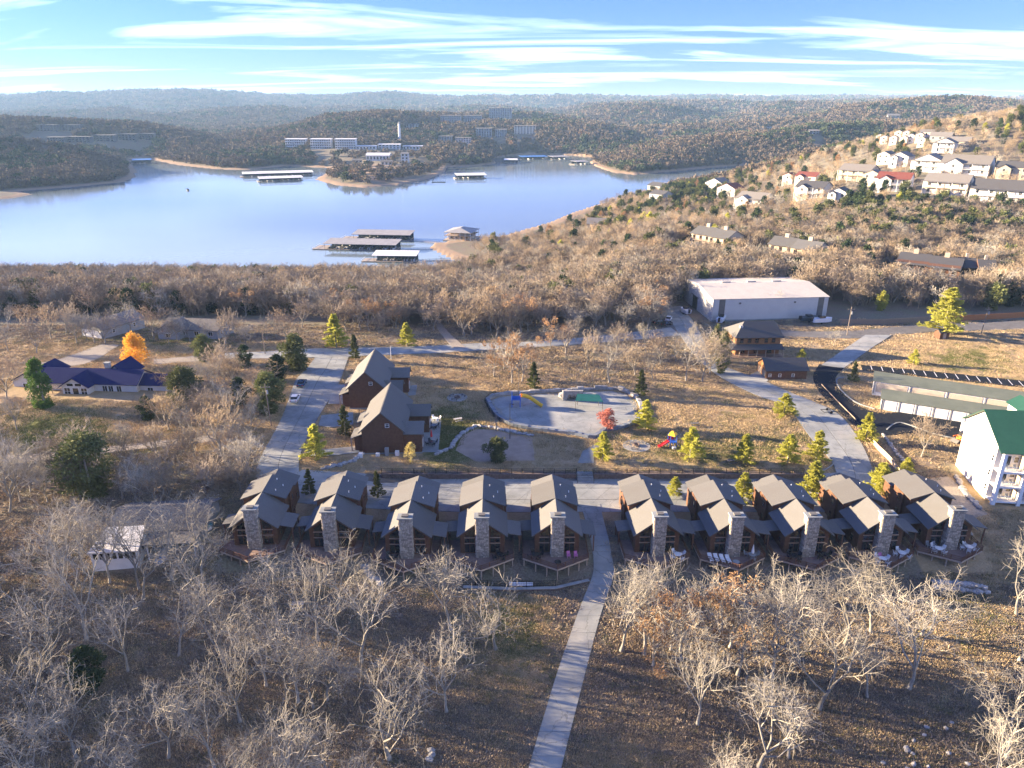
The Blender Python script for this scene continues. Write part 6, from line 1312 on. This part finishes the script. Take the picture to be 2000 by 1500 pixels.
def splash_tower():
    p = on(1008, 793); t = thing('slide_tower', 'blue play tower with curving yellow tube slide in the splash pad', 'playset', (p[0], p[1], p[2]))
    for x in (-1, 1):
        for y in (-1, 1): part('post', MB().tube((x, y, 0), (x, y, 3.4), .1, .1, 8, True), 'plastic_blue', t)
    part('platform', MB().box(-1.2, 1.2, -1.2, 1.2, 2.0, 2.15), 'plastic_blue', t); part('panel', MB().box(-1.1, 1.1, -1.1, -1.04, 2.2, 3.1), 'plastic_blue', t); part('panel', MB().box(-1.1, -1.04, -1.0, 1.1, 2.2, 3.1), 'plastic_blue', t)
    sl = MB(); pr = None
    for k in range(13):
        u = k / 12; q = Vector((1.2 + 5.2 * u, 1.0 * math.sin(u * 4.5) - .3, 3.0 - 2.4 * u))
        if pr is not None: sl.tube(pr, q, .5, .5, 9)
        pr = q
    part('slide', sl, 'plastic_yellow', t, True)
splash_tower()
def surround():
    O = [(952, 783), (972, 773), (1030, 768), (1090, 765), (1130, 763), (1195, 760), (1226, 768), (1250, 788), (1247, 822), (1207, 838), (1180, 842), (1161, 856), (1118, 849), (1058, 842), (1005, 832), (972, 815)]
    W = smooth_line([on(*q) for q in O + [O[0]]], 70); b = W[0]; z = gh(b.x, b.y); t = thing('splash_wall', 'low blue-grey rock wall curving around the splash pad', 'wall', (b.x, b.y, z))
    for i in range(69):
        a, c = W[i], W[i + 1]; d = c - a; m_ = (a + c) / 2 - b; hh = .8 + .35 * math.sin(i * 1.7) * (1 if 15 < i < 30 else .3); part('wall_block', MB().box(m_.x - d.length / 2 - .05, m_.x + d.length / 2 + .05, m_.y - .45, m_.y + .45, -.3, hh, math.atan2(d.y, d.x)), 'blue_tile' if i > 34 else 'stone_grey', t)
    fence('metal_fence', [(p.x, p.y, gh(p.x, p.y)) for p in (Vector((q.x, q.y)) for q in smooth_line([on(*q) for q in [(947, 785), (968, 771), (1030, 765), (1090, 762)]], 9))], 'black curved fence behind the left half of the splash pad', 'fence', pick=.3); fence('metal_fence', [(q.x, q.y, gh(q.x, q.y)) for q in smooth_line([on(*q) for q in [(947, 786), (962, 812), (1000, 836), (1060, 848)]], 9)], 'black curved fence before the left half of the splash pad', 'fence', pick=.3)
surround()
def waterfall():
    p = on(1118, 778); t = thing('rock_feature', 'grey artificial rock mound with arch in the splash pad', 'rock feature', (p[0], p[1], p[2]))
    for k, (x, y, s) in enumerate(((-2.2, 0, 2.6), (0.2, .8, 3.0), (2.4, 0, 2.4), (3.8, -1.0, 1.8), (-1.2, 1.8, 2.6), (5.0, -1.6, 1.4))): o = obj('rock', BLD[k % 6], t, (x, y, s * .3), k, (s * 1.3, s, s * 1.1))
    part('arch', MB().prism([(-2.5, -1.6, 0), (-2.5, -1.6, 2.6), (2.5, -1.6, 2.6), (2.5, -1.6, 0), (1.6, -1.6, 0), (1.2, -1.6, 1.5), (-1.2, -1.6, 1.5), (-1.6, -1.6, 0)], (0, .8, 0)), 'stone_grey', t)
    p = on(1150, 797); t = thing('shade_sail', 'dark green shade canopy on posts in the splash pad', 'canopy', (p[0], p[1], p[2])); part('sail', MB().slab([(-3.5, -1.5, 2.6), (3.2, -1.8, 2.4), (2.6, 1.6, 2.9), (-2.8, 1.8, 3.1)], .05), 'plastic_green', t); [part('post', MB().tube((x, y, 0), (x, y, z), .07, .07, 6, True), 'metal_dark', t) for x, y, z in ((-3.4, -1.4, 2.55), (3.1, -1.7, 2.35), (2.5, 1.5, 2.85), (-2.7, 1.7, 3.0))]
waterfall()
# fences and kerbs of the right side
def plank_fence(px, label, m, ht=1.8, step=.9):
    P = resample([on(*q) for q in px], 2 + int(sum((Vector(on(*a)[:2]) - Vector(on(*b)[:2])).length for a, b in zip(px, px[1:])) / step)); t = thing('board_fence', label, 'fence', (P[0].x, P[0].y, gh(P[0].x, P[0].y))); z0 = t.location.z
    for i, (a, b) in enumerate(zip(P, P[1:])):
        d = b - a; c = (a + b) / 2; o = obj('board', PLK.setdefault((m, round(d.length, 1)), MB().box(-d.length / 2 + .015, d.length / 2 - .015, -.03, .03, -.2, ht).mesh('board', m)), t, (c.x - P[0].x, c.y - P[0].y, gh(c.x, c.y) - z0), math.atan2(d.y, d.x))
PLK = {}
plank_fence([(1640, 634), (1720, 634), (1820, 628)], 'grey wooden board fence behind the upper road', 'pole_wood', 1.8, 1.0); plank_fence([(1865, 627), (1930, 624), (2040, 618)], 'reddish brown board fence at the right of the upper road', 'cedar_fence', 2.0, 1.0)
plank_fence([(1690, 852), (1715, 880), (1740, 905), (1762, 935)], 'low plank retaining fence between main drive and rock channel', 'pale_wood', 1.2, .8); plank_fence([(1604, 752), (1640, 790), (1672, 822)], 'low plank barrier between main drive and asphalt drive', 'pole_wood', .4, .8)
def kerb(px, label):
    P = smooth_line([on(*q) for q in px], 24); t = thing('kerb', label, 'kerb', (P[0].x, P[0].y, gh(P[0].x, P[0].y)))
    for a, b in zip(P, P[1:]): d = b - a; c = (a + b) / 2; o = part('kerb_stone', MB().box(-d.length / 2 - .02, d.length / 2 + .02, -.12, .12, -.1, .3), 'concrete', t); o.location = (c.x - P[0].x, c.y - P[0].y, gh(c.x, c.y) - t.location.z); o.rotation_euler = (0, 0, math.atan2(d.y, d.x))
kerb([(1648, 738), (1634, 742), (1640, 760), (1670, 786), (1708, 800)], 'curved pale kerb around the planted bed by the garage rows'); kerb([(1732, 840), (1745, 830), (1765, 828), (1830, 850), (1890, 862)], 'pale kerb along the lower side of the asphalt drive'); kerb([(1590, 928), (1612, 918), (1628, 906), (1622, 895)], 'rounded kerb at the end of the pine row by the main drive')
p = on(1838, 660); t = thing('shed', 'small wooden shed under the tall lime pine by the upper road', 'shed', (p[0], p[1], p[2]), R(8)); part('wall', gable_block_x(-1.6, 1.6, -1.3, 1.3, -.3, 2.2, 3.0), 'log_siding', t); gable_slopes_x(t, -1.9, 1.9, -1.6, 1.6, 2.1, 3.15, 'shingle_dark'); part('door', MB().box(-.5, .5, -1.36, -1.305, 0, 1.9), 'pale_wood', t)
# ------------------------------------------------------------------ planted and wild trees one can tell apart
ORD = ['first', 'second', 'third', 'fourth', 'fifth', 'sixth', 'seventh', 'eighth', 'ninth', 'last']
def pick_h(px, py_base, py_top):
    """height of a tree whose foot and tip show at these pixels"""
    x, y, z = on(px, py_base); dx, dy = 0, (750 - py_top) / F; r_ = (-SP + dy * CP) / (CP + dy * SP)
    return max(2.0, H + r_ * y - z)
def tip(key, px, pb, pt, label, name='pine_tree', group=None, sx=1.0):
    p = on(px, pb); return plant(key, p[0], p[1], pick_h(px, pb, pt), label=label, cat='tree', name=name, group=group, sx=sx)
PINES = [(1348, 894, 833, 'lime pine beside the red and yellow play tower'), (1452, 905, 846, 'lime pine second from the play tower in the fence row'), (1538, 905, 848, 'thin yellowish pine third from the play tower in the fence row'), (1594, 898, 840, 'pointed lime pine at the kerb end of the fence row'), (1690, 862, 805, 'broad lime pine between main drive and asphalt drive'), (1530, 814, 768, 'round lime pine on the bank above the main drive'), (1259, 837, 780, 'yellow pine at the right tip of the splash pad'), (1177, 897, 842, 'lime pine just right of the concrete steps'), (1317, 967, 930, 'small lime pine between the sixth and seventh chalets'), (1450, 977, 922, 'lime pine between the seventh and eighth chalets'), (1584, 972, 898, 'tall lime pine between the eighth and ninth chalets'), (1716, 962, 902, 'slender lime pine between the ninth and last chalets'), (1768, 928, 893, 'bushy yellow shrub pine behind the last chalet'), (1784, 711, 681, 'small lime pine on the dry field above the garage rows'), (1842, 652, 560, 'tallest lime pine standing over the wooden shed'), (618, 895, 828, 'lime pine beside the lodge road near the first chalet'), (657, 679, 612, 'tall lime pine where the cross road bends'), (1565, 702, 681, 'small lime shrub right of the log garage'), (795, 676, 629, 'thin lime pine beside the cross road')]
for k, (px, pb, pt, lb) in enumerate(PINES): tip('pine%d' % (k % 3), px, pb, pt, lb, sx=1.6 if k in (12, 5, 17, 13) else 1.42)
FIRS = [(1250, 777, 720, 'olive pine behind the right end of the splash pad'), (1042, 762, 706, 'olive pine behind the rock mound of the splash pad'), (1665, 747, 704, 'green pine in the bed left of the garage rows'), (675, 852, 790, 'green fir before the farther lodge'), (694, 703, 652, 'green fir behind the farther lodge'), (606, 968, 915, 'pale young pine between the first and second chalets'), (738, 972, 918, 'pale young pine between the second and third chalets')]
for k, (px, pb, pt, lb) in enumerate(FIRS): tip('fir%d' % (k % 2), px, pb, pt, lb)
CED = [(400, 705, 650, 'dark cedar behind the blue-roofed house'), (480, 718, 672, 'smaller dark cedar right of the cedar behind the blue house'), (580, 724, 648, 'broad cedar at the bend of the lodge road'), (545, 745, 690, 'dark cedar just left of the broad road-bend cedar'), (527, 806, 722, 'large cedar hanging over the parked cars'), (290, 820, 772, 'round dark cedar on the lawn before the blue house'), (362, 796, 712, 'tall dark cedar at the right end of the blue house'), (180, 965, 838, 'large green cedar beside the gravel yard lane'), (178, 1345, 1262, 'dark evergreen shrub among the bare trees at lower left'), (470, 790, 735, 'dark cedar among bare trees beside the lodge road')]
for k, (px, pb, pt, lb) in enumerate(CED): tip('cedar%d' % (1 if k in (1, 3, 5, 8, 9) else (0, 2)[k % 2]), px, pb, pt, lb, 'cedar_tree', sx=1.3)
tip('gold', 268, 716, 645, 'golden leafy tree behind the blue-roofed house', 'golden_tree'); tip('pinkbush', 1187, 840, 795, 'pink-red round shrub at the edge of the splash pad', 'red_shrub'); tip('roundbush', 970, 902, 852, 'dark green round bush in the sand court', 'green_bush'); tip('ivy', 88, 795, 695, 'ivy-clad trunk at the left end of the blue house', 'ivy_tree', sx=1.0)
tip('pale', 804, 905, 862, 'small pale yellow tree at the foot of the nearer lodge wall', 'young_tree')
# bare oaks in front of the chalets: foot and tip read from the photograph
OAK = [(1362, 1415, 1248, 0), (1482, 1500, 1300, 1), (1213, 1272, 1062, 2), (1258, 1278, 1050, 1), (1330, 1290, 1120, 3), (1508, 1326, 1120, 0), (1600, 1385, 1180, 4), (1560, 1290, 1090, 5), (1694, 1362, 1225, 2), (1775, 1345, 1110, 3), (1650, 1260, 1090, 1), (1700, 1235, 1085, 5), (1800, 1240, 1085, 6), (1440, 1320, 1150, 4), (1965, 1480, 1290, 0), (1990, 1290, 1120, 5), (1985, 1200, 1040, 3), (2020, 1400, 1200, 1), (1940, 1570, 1400, 4), (1460, 1250, 1080, 6), (1540, 1480, 1330, 6),
       (760, 1482, 1262, 1), (872, 1390, 1225, 0), (612, 1382, 1220, 2), (582, 1372, 1195, 5), (640, 1368, 1220, 6), (706, 1292, 1105, 4), (880, 1230, 1015, 2), (968, 1268, 1085, 6), (520, 1340, 1180, 3), (470, 1410, 1240, 0), (640, 1510, 1380, 6), (560, 1560, 1370, 5), (440, 1300, 1120, 4), (360, 1380, 1215, 1), (420, 1500, 1340, 2), (330, 1480, 1310, 3), (240, 1440, 1270, 5), (150, 1480, 1310, 0), (60, 1440, 1260, 4), (20, 1350, 1160, 2), (105, 1330, 1150, 5), (170, 1250, 1060, 2), (35, 1235, 1060, 1), (280, 1170, 1010, 6), (120, 1160, 990, 4), (30, 1120, 950, 0), (210, 1100, 960, 6), (400, 1190, 1030, 3), (470, 1170, 1020, 5), (540, 1220, 1060, 1), (620, 1250, 1080, 0), (660, 1190, 1030, 6), (350, 1280, 1120, 6), (250, 1310, 1160, 0), (310, 1230, 1080, 2), (70, 1540, 1380, 3), (200, 1560, 1400, 6), (320, 1590, 1420, 4), (460, 1600, 1430, 2), (700, 1600, 1450, 5), (-30, 1300, 1130, 5), (-40, 1480, 1300, 1), (-30, 1180, 1010, 2), (100, 1040, 890, 3), (20, 1000, 850, 5), (395, 1120, 990, 6), (1400, 1590, 1450, 5), (215, 1138, 985, 0), (272, 1150, 990, 2), (335, 1132, 975, 4), (385, 1092, 960, 6), (165, 1120, 970, 5)]
def where(px, x, y):
    if px < 440: return 'in the left grove'
    i = min(range(10), key=lambda k: abs(chim_px[k][0] - px)); return 'below the %s chalet' % ORD[i]
seen = {}
for q_, (px, pb, pt, k) in enumerate(OAK):
    if px < 560 and q_ % 3 == 1 and q_ < 68: continue
    p = on(px, pb); h_ = min(17, pick_h(px, pb, pt)); rowp = 'close to the decks' if p[1] > 89 else 'halfway down the slope' if p[1] > 77 else 'low on the slope'
    wh = where(px, *p[:2])
    if px > 1880: wh = 'at the right edge'
    lb = '%s bare %s oak %s %s' % ('tall' if h_ > 13.5 else 'middling' if h_ > 11.5 else 'short', 'wide-spreading' if k in (1, 3, 5) else 'upright', rowp, wh)
    plant('oak%d' % k, p[0], p[1], h_, label=lb, cat='tree', name='oak_tree', group='bare oaks in the grove before the chalets', sx=1.0)
for k, (px, pb, pt) in enumerate(((1395, 1300, 1125), (1310, 1270, 1140), (1275, 1300, 1160), (1425, 1265, 1120))): tip('rust%d' % (k % 2), px, pb, pt, 'rust-leaved oak right of the concrete path, %s' % ('the most orange one', 'behind the pale oak by the path', 'lowest on the slope', 'nearest the decks')[k], 'rust_oak', 'rust-leaved oaks by the path')
YARD = [(16, 686), (101, 662), (72, 690), (185, 669), (206, 670), (301, 662), (371, 666), (481, 677), (470, 669), (33, 840), (308, 894), (345, 918), (378, 897), (408, 950), (98, 925), (60, 960), (250, 930), (430, 880), (440, 905), (360, 850), (410, 840), (455, 835), (395, 800), (440, 800), (420, 770), (330, 840), (345, 745), (370, 735), (430, 730), (455, 760), (490, 830), (480, 868), (465, 905), (150, 930), (20, 900), (40, 980), (270, 985), (330, 985), (420, 965), (445, 945), (470, 960), (15, 780), (310, 705), (450, 700), (130, 650), (255, 650), (420, 655), (540, 660), (15, 640), (60, 650), (590, 640), (700, 640), (740, 650), (560, 668), (150, 670), (228, 674), (330, 670), (398, 672), (440, 672), (170, 664), (345, 664)]
_r = random.Random(77)
while len(YARD) < 84:
    q = (_r.uniform(335, 512), _r.uniform(735, 945)) if _r.random() < .55 else (_r.uniform(-20, 330), _r.uniform(885, 990))
    if all((q[0] - a) ** 2 + (1.6 * (q[1] - b)) ** 2 > 30 ** 2 for a, b in YARD[-60:]) or _r.random() < .04: YARD.append(q)
for k, (px, pb) in enumerate(YARD):
    p = on(px, pb)
    if blocked(p[0], p[1]): continue
    area = 'beside the lodge road' if px > 400 and pb > 700 else 'at the left end of the yard lane' if pb > 820 and px < 150 else 'around the big cedar by the yard lane' if pb > 820 and px < 335 else 'between yard lane and lodge road' if pb > 820 else 'around the blue-roofed house' if pb > 690 else 'behind the blue-roofed house, before the lake woods'
    h_ = random.uniform(8, 12); plant(('wood%d' % (k % 4)) if k % 3 else 'oak%d' % (k % 7), p[0], p[1], h_, label='%s bare tree %s' % ('taller' if h_ > 9.5 else 'shorter', area), cat='tree', name='bare_tree', group='bare trees of the left yards', sx=1.1)
LAWN = [(1075, 682, 612), (1190, 747, 636), (1145, 715, 640), (1340, 744, 632), (1386, 730, 632), (1412, 713, 640), (1105, 690, 620), (1125, 668, 615), (1225, 700, 630), (1262, 690, 625), (1290, 712, 640), (1320, 706, 640), (1205, 680, 620), (1160, 690, 628), (1240, 732, 660), (1275, 742, 668), (1000, 748, 640), (985, 720, 640), (965, 735, 655), (1020, 745, 650), (1010, 700, 630), (1512, 620, 565), (1800, 892, 805), (1350, 690, 628), (1372, 745, 640), (1628, 675, 640)]
for k, (px, pb, pt) in enumerate(LAWN):
    ru = k in (16, 18, 19, 0); lb = ('rust-leaved tree in the clump behind the splash pad' if px < 1030 else 'rust-leaved tree beside the cross road') if ru else 'bare tree in front of the storage hall wall' if px == 1512 else 'leafless bushy tree beside the lower garage row' if px == 1800 else 'thin bare sapling beside the upper road' if px == 1628 else 'bare tree in the clump behind the splash pad' if px < 1030 else 'bare tree beside the log house' if px > 1330 else 'bare tree in the dry field below the cross road'
    tip('rust%d' % (k % 2) if ru else ('oak%d' % (k % 7) if k % 2 else 'wood%d' % (k % 4)), px, pb, pt, lb, 'bare_tree', 'bare trees of the dry field', sx=.95)
for k, (px, pb, pt) in enumerate(((1395, 706, 630), (1408, 730, 640))): tip('cedar0', px, pb, pt, 'thin green-topped tree left of the log house, %s' % ('farther', 'nearer')[k], 'cedar_tree', sx=.55)
# dark hedge bank left of the first chalet
def hedge():
    P = resample([on(345, 1085), on(395, 1020), on(440, 950), on(500, 935)], 40); rnd = random.Random(3); mb = MB()
    for p in P:
        def fn(r, p=p): d = Vector((r.gauss(0, 1), r.gauss(0, 1), abs(r.gauss(0, 1)))).normalized(); return Vector((p.x + d.x * 1.5, p.y + d.y * 1.3, gh(p.x, p.y) + d.z * 2.1)), d
        leaves(130, fn, .4, rnd.randint(0, 9999), mb=mb)
    tag(obj('hedge', mb.mesh('hedge', 'twig_brown')), 'dark brown hedge bank beside the leftmost chalet', 'hedge')
hedge()
# ------------------------------------------------------------------ the belt of woods before the lake and the wooded slopes
belt = []; rnd = random.Random(21)
def add(x, y, d):
    if blocked(x, y) or not far_enough(x, y, [b for b in belt[-160:]], d) or not far_enough(x, y, TREES, d * .7): return False
    belt.append((x, y)); return True
for _ in range(9000):
    y = rnd.uniform(206, 425); x = rnd.uniform(-.86, .86) * y; px, py = proj(x, y, gh(x, y))
    if y < 300 and px < 640 and py > 618: continue
    if y < 262 and px < 1300 and rnd.random() < ss(0, 1, (262 - y) / 50): continue
    if px > 1500 and y < 258: continue
    if 1296 < px < 1660 and py > 588: continue
    if gh(x, y) < LAKE + 1.4: continue
    add(x, y, 6.4 if y < 290 else 5.0)
belt.sort(key=lambda q: q[1])
NB = 150
for k, (x, y) in enumerate(belt[:NB]):
    px, py = proj(x, y, gh(x, y)); ru = rnd.random() < .07; h_ = rnd.uniform(9.5, 13.5)
    area = ['behind the far left yard', 'behind the grey garage house', 'behind the long low house', 'behind the slim utility pole', 'behind the tall lime pine', 'left of the woodland drive', 'right of the woodland drive', 'behind the rust-leaved clump', 'above the cross road', 'left of the storage yard', 'beside the storage hall'][bisect.bisect([130, 280, 460, 580, 720, 840, 930, 1060, 1180, 1300], px)]
    area += ', front rank' if y < 245 else ', second rank'
    plant('rust%d' % (k % 2) if ru else 'wood%d' % rnd.choice((0, 0, 1, 2, 2, 3)), x, y, h_, label='%s %s lake-wood tree %s' % ('tall' if h_ > 11.7 else 'mid-height' if h_ > 10.3 else 'low', 'rust-leaved' if ru else 'bare brown', area), cat='tree', name='wood_tree', group='trees at the near edge of the lake woods', sx=1.25)
def whole(seed, h_, mk):
    t, k = bare_tree(seed, h_, spread=0.8, fork=0.22, limbs=7, lv=4, kids=(5, 4, 3), twig_r=0.04, trunk_r=0.2, up=0.4, sides=(4, 3, 3, 3, 3), crook=.3); b = len(t.v); t.v += k.v; t.f += [tuple(i + b for i in f) for f in k.f]; return t.mesh('whole', mk)
def thin(seed, h_, mk):
    t, k = bare_tree(seed, h_, spread=0.85, fork=0.22, limbs=6, lv=3, kids=(6, 6), twig_r=0.06, trunk_r=0.2, up=0.35, sides=(4, 3, 3, 3, 3), crook=.3); b = len(t.v); t.v += k.v; t.f += [tuple(i + b for i in f) for f in k.f]; return t.mesh('thin', mk)
WK = [whole(400 + i, 11, ('twig_brown', 'twig_tan', 'twig_brown', 'twig', 'twig_tan')[i]) for i in range(5)]
def green_whole(seed, mk): return bushy(seed, 9, 2.9, 1400, .75, nb=26).mesh('evergreen', mk)
def leafy_whole(seed, mk): return bushy(seed, 10, 3.4, 1500, .6, z0=2.0, nb=30).tube((0, 0, -.5), (0, 0, 5), .2, .1, 5).mesh('leafy', mk)
WK += [green_whole(51, 'needle_green'), green_whole(52, 'needle_dark'), leafy_whole(53, 'leaf_rust'), green_whole(54, 'needle_lime')]
P = []
for x, y in belt[NB:]: P.append((x, y, gh(x, y) - .1, rnd.uniform(.95, 1.3) * (.78 if y > 320 else 1), rnd.choice((0, 0, 0, 1, 2, 2, 3, 4) if rnd.random() < .95 else (5, 6))))
# wooded right-hand slopes out to the hillside houses
pts = []
grid = {}
def add2(x, y, d, pad=0):
    if blocked(x, y): return False
    c = (int(x // d), int(y // d))
    for i in (-1, 0, 1):
        for j in (-1, 0, 1):
            for a, b in grid.get((c[0] + i, c[1] + j), ()):
                if (x - a) ** 2 + (y - b) ** 2 < d * d: return False
    grid.setdefault(c, []).append((x, y)); return True
for _ in range(30000):
    y = rnd.uniform(250, 900); x = rnd.uniform(-.2, .95) * y; z = gh(x, y)
    if z < LAKE + 1.2: continue
    px, py = proj(x, y, z)
    if px < 1150 and y < 425: continue
    if px > 1500 and py > 612: continue
    if 1296 < px < 1660 and py > 588: continue
    # clearings before the hillside houses
    if 1555 < px < 2000 and 300 < py < 400 and rnd.random() < .82: continue
    if 1380 < px < 1560 and 345 < py < 400 and rnd.random() < .45: continue
    if not add2(x, y, 5.0 + y * .0022): continue
    cedar_zone = (1640 < px < 2000 and 402 < py < 470) or (1290 < px < 1420 and 365 < py < 400) or (1920 < px < 2000 and py > 520)
    q = rnd.random(); k = rnd.choice((5, 6, 5)) if q < (.85 if cedar_zone else .17) else 7 if q > .985 else 8 if q > .965 else rnd.choice((0, 1, 1, 2, 3, 4, 4))
    P.append((x, y, z - .1, rnd.uniform(.62, .95) * (1.25 if k in (5, 6) else 1), k))
for _ in range(900):      # the grove goes on beyond the left edge of the view
    y = rnd.uniform(62, 104); x = -rnd.uniform(.80, 1.5) * y - 4
    if proj(x, y, gh(x, y) + 6)[0] < -60 and add2(x, y, 6.5): P.append((x, y, gh(x, y) - .1, rnd.uniform(1.0, 1.35), rnd.choice((0, 1, 2, 3, 4, 6))))
scatter('lake_woods', P, WK, 'brown winter woods around the near lake shore and hillside', 'woods')
# far forest
FK = [far_clump(60 + i, 170, .17).mesh('far_crown', mk) for i, mk in enumerate(('far_brown', 'far_tan', 'far_brown', 'far_green', 'far_rust', 'far_green'))]
P = []
for _ in range(150000):
    u = rnd.random(); y = 860 * (11000 / 860) ** (u ** 1.25); x = rnd.uniform(-.92, .92) * y; z = gh(x, y)
    if z < LAKE + 1.6: continue
    px, py = proj(x, y, z); sz = max(10.0, y * .0085)
    if blocked(x, y): continue
    if y < 1450 and 605 < px < 850 and py > 298 and rnd.random() < .9: continue
    if not add2(x, y, sz * .55): continue
    n = math.sin(x * .013 + 1.3 * math.sin(y * .011)) + math.sin(y * .017 + x * .006)
    q = rnd.random(); k = (3 if q < .5 else 5) if rnd.random() < (.62 if n > .75 else .06) else (4 if q > .985 else 1 if q > (.5 if n < -.6 else .85) else rnd.choice((0, 2)))
    P.append((x, y, z - .3, sz * rnd.uniform(.8, 1.25), k))
scatter('far_forest', P, FK, 'hazy forest covering the hills across the lake', 'forest')
# understorey: scattered grass tufts and fallen twigs give the near ground its grain
def turf(seed, mk, n, tall, flat=.35, wide=.035, ext=.75):
    """a patch of ground cover: short blades or curled leaves standing every way"""
    r = random.Random(seed); mb = MB()
    for _ in range(n):
        a = r.uniform(0, 6.28); l = tall * r.uniform(.5, 1.3); x, y = r.uniform(-ext, ext), r.uniform(-ext, ext)
        if x * x + y * y > ext * ext * 1.2: continue
        t_ = r.uniform(-flat, flat) * 2.2; dx, dy = math.cos(a) * l * t_, math.sin(a) * l * t_; wx, wy = -math.sin(a) * wide, math.cos(a) * wide
        mb.poly([(x - wx, y - wy, -.03), (x + wx, y + wy, -.03), (x + dx, y + dy, l)])
    return mb.mesh('turf', mk)
mat('straw', (0.54, 0.41, 0.25), (0.42, 0.32, 0.18), 2, .95, rnd=.25); mat('dead_leaf', (0.255, 0.205, 0.155), (0.165, 0.135, 0.105), 2, .95, rnd=.4); mat('grass_blade', (0.17, 0.175, 0.055), (0.12, 0.13, 0.04), 2, .95, rnd=.3)
TK = [turf(1, 'straw', 80, .13), turf(2, 'straw', 60, .18), turf(3, 'dead_leaf', 60, .10, .8, .07), turf(4, 'dead_leaf', 50, .13, .8, .08), turf(5, 'grass_blade', 80, .12), turf(6, 'straw', 40, .12, .5)]
P = []
from_grid = lambda arr, x, y: arr[min(bisect.bisect_right(xl, x), len(xl) - 1), min(bisect.bisect_right(yl, y), len(yl) - 1)]
for _ in range(75000):
    y = 60 + 180 * rnd.random() ** 1.5; x = rnd.uniform(-.84, .84) * (y + 12)
    if blocked(x, y): continue
    li, gr = from_grid(lit, x, y), from_grid(grn, x, y); q = rnd.random()
    k = rnd.choice((2, 3)) if q < li * .62 else 4 if rnd.random() < gr * .85 + .08 else rnd.choice((0, 0, 1, 5))
    P.append((x, y, gh(x, y), rnd.uniform(.8, 1.5) * (1 + .4 * (y > 140)), k))
scatter('dry_grass', P, TK, 'dry grass and fallen leaves covering the near ground', 'grass')
# ------------------------------------------------------------------ air
hz = bpy.data.materials.new('haze'); hz.use_nodes = True; n_ = hz.node_tree.nodes
n_.remove(n_['Principled BSDF']); v_ = n_.new('ShaderNodeVolumePrincipled'); v_.inputs['Color'].default_value = (0.42, 0.68, 1.0, 1); v_.inputs['Density'].default_value = HAZE; v_.inputs['Anisotropy'].default_value = 0.0
hz.node_tree.links.new(v_.outputs[0], n_['Material Output'].inputs['Volume'])
zt = float(GZ.max()) + 70
hb = MB().box(-9400, 9400, -100, 12400, float(GZ.min()) - 1.5, zt).mesh('haze', hz)
o = obj('haze', hb); o['kind'] = 'stuff'; o['label'] = 'thin bluish haze in the air over the lake and hills'; o['category'] = 'haze'
# things of one kind that look alike are told apart by their order across the picture
NTH = 'first second third fourth fifth sixth seventh eighth ninth tenth eleventh twelfth thirteenth fourteenth fifteenth sixteenth seventeenth eighteenth nineteenth twentieth'.split()
same = {}
for o in C.objects:
    if o.parent is None and 'label' in o and o.get('category') in ('tree', 'boat', 'chair', 'house'): same.setdefault(o['label'], []).append(o)
for lb, os_ in same.items():
    if len(os_) > 1 and len(lb.split()) <= 12:
        for k, o in enumerate(sorted(os_, key=lambda q: proj(*q.location)[0])):
            if k < len(NTH): o['label'] = '%s, %s from the left' % (lb, NTH[k])
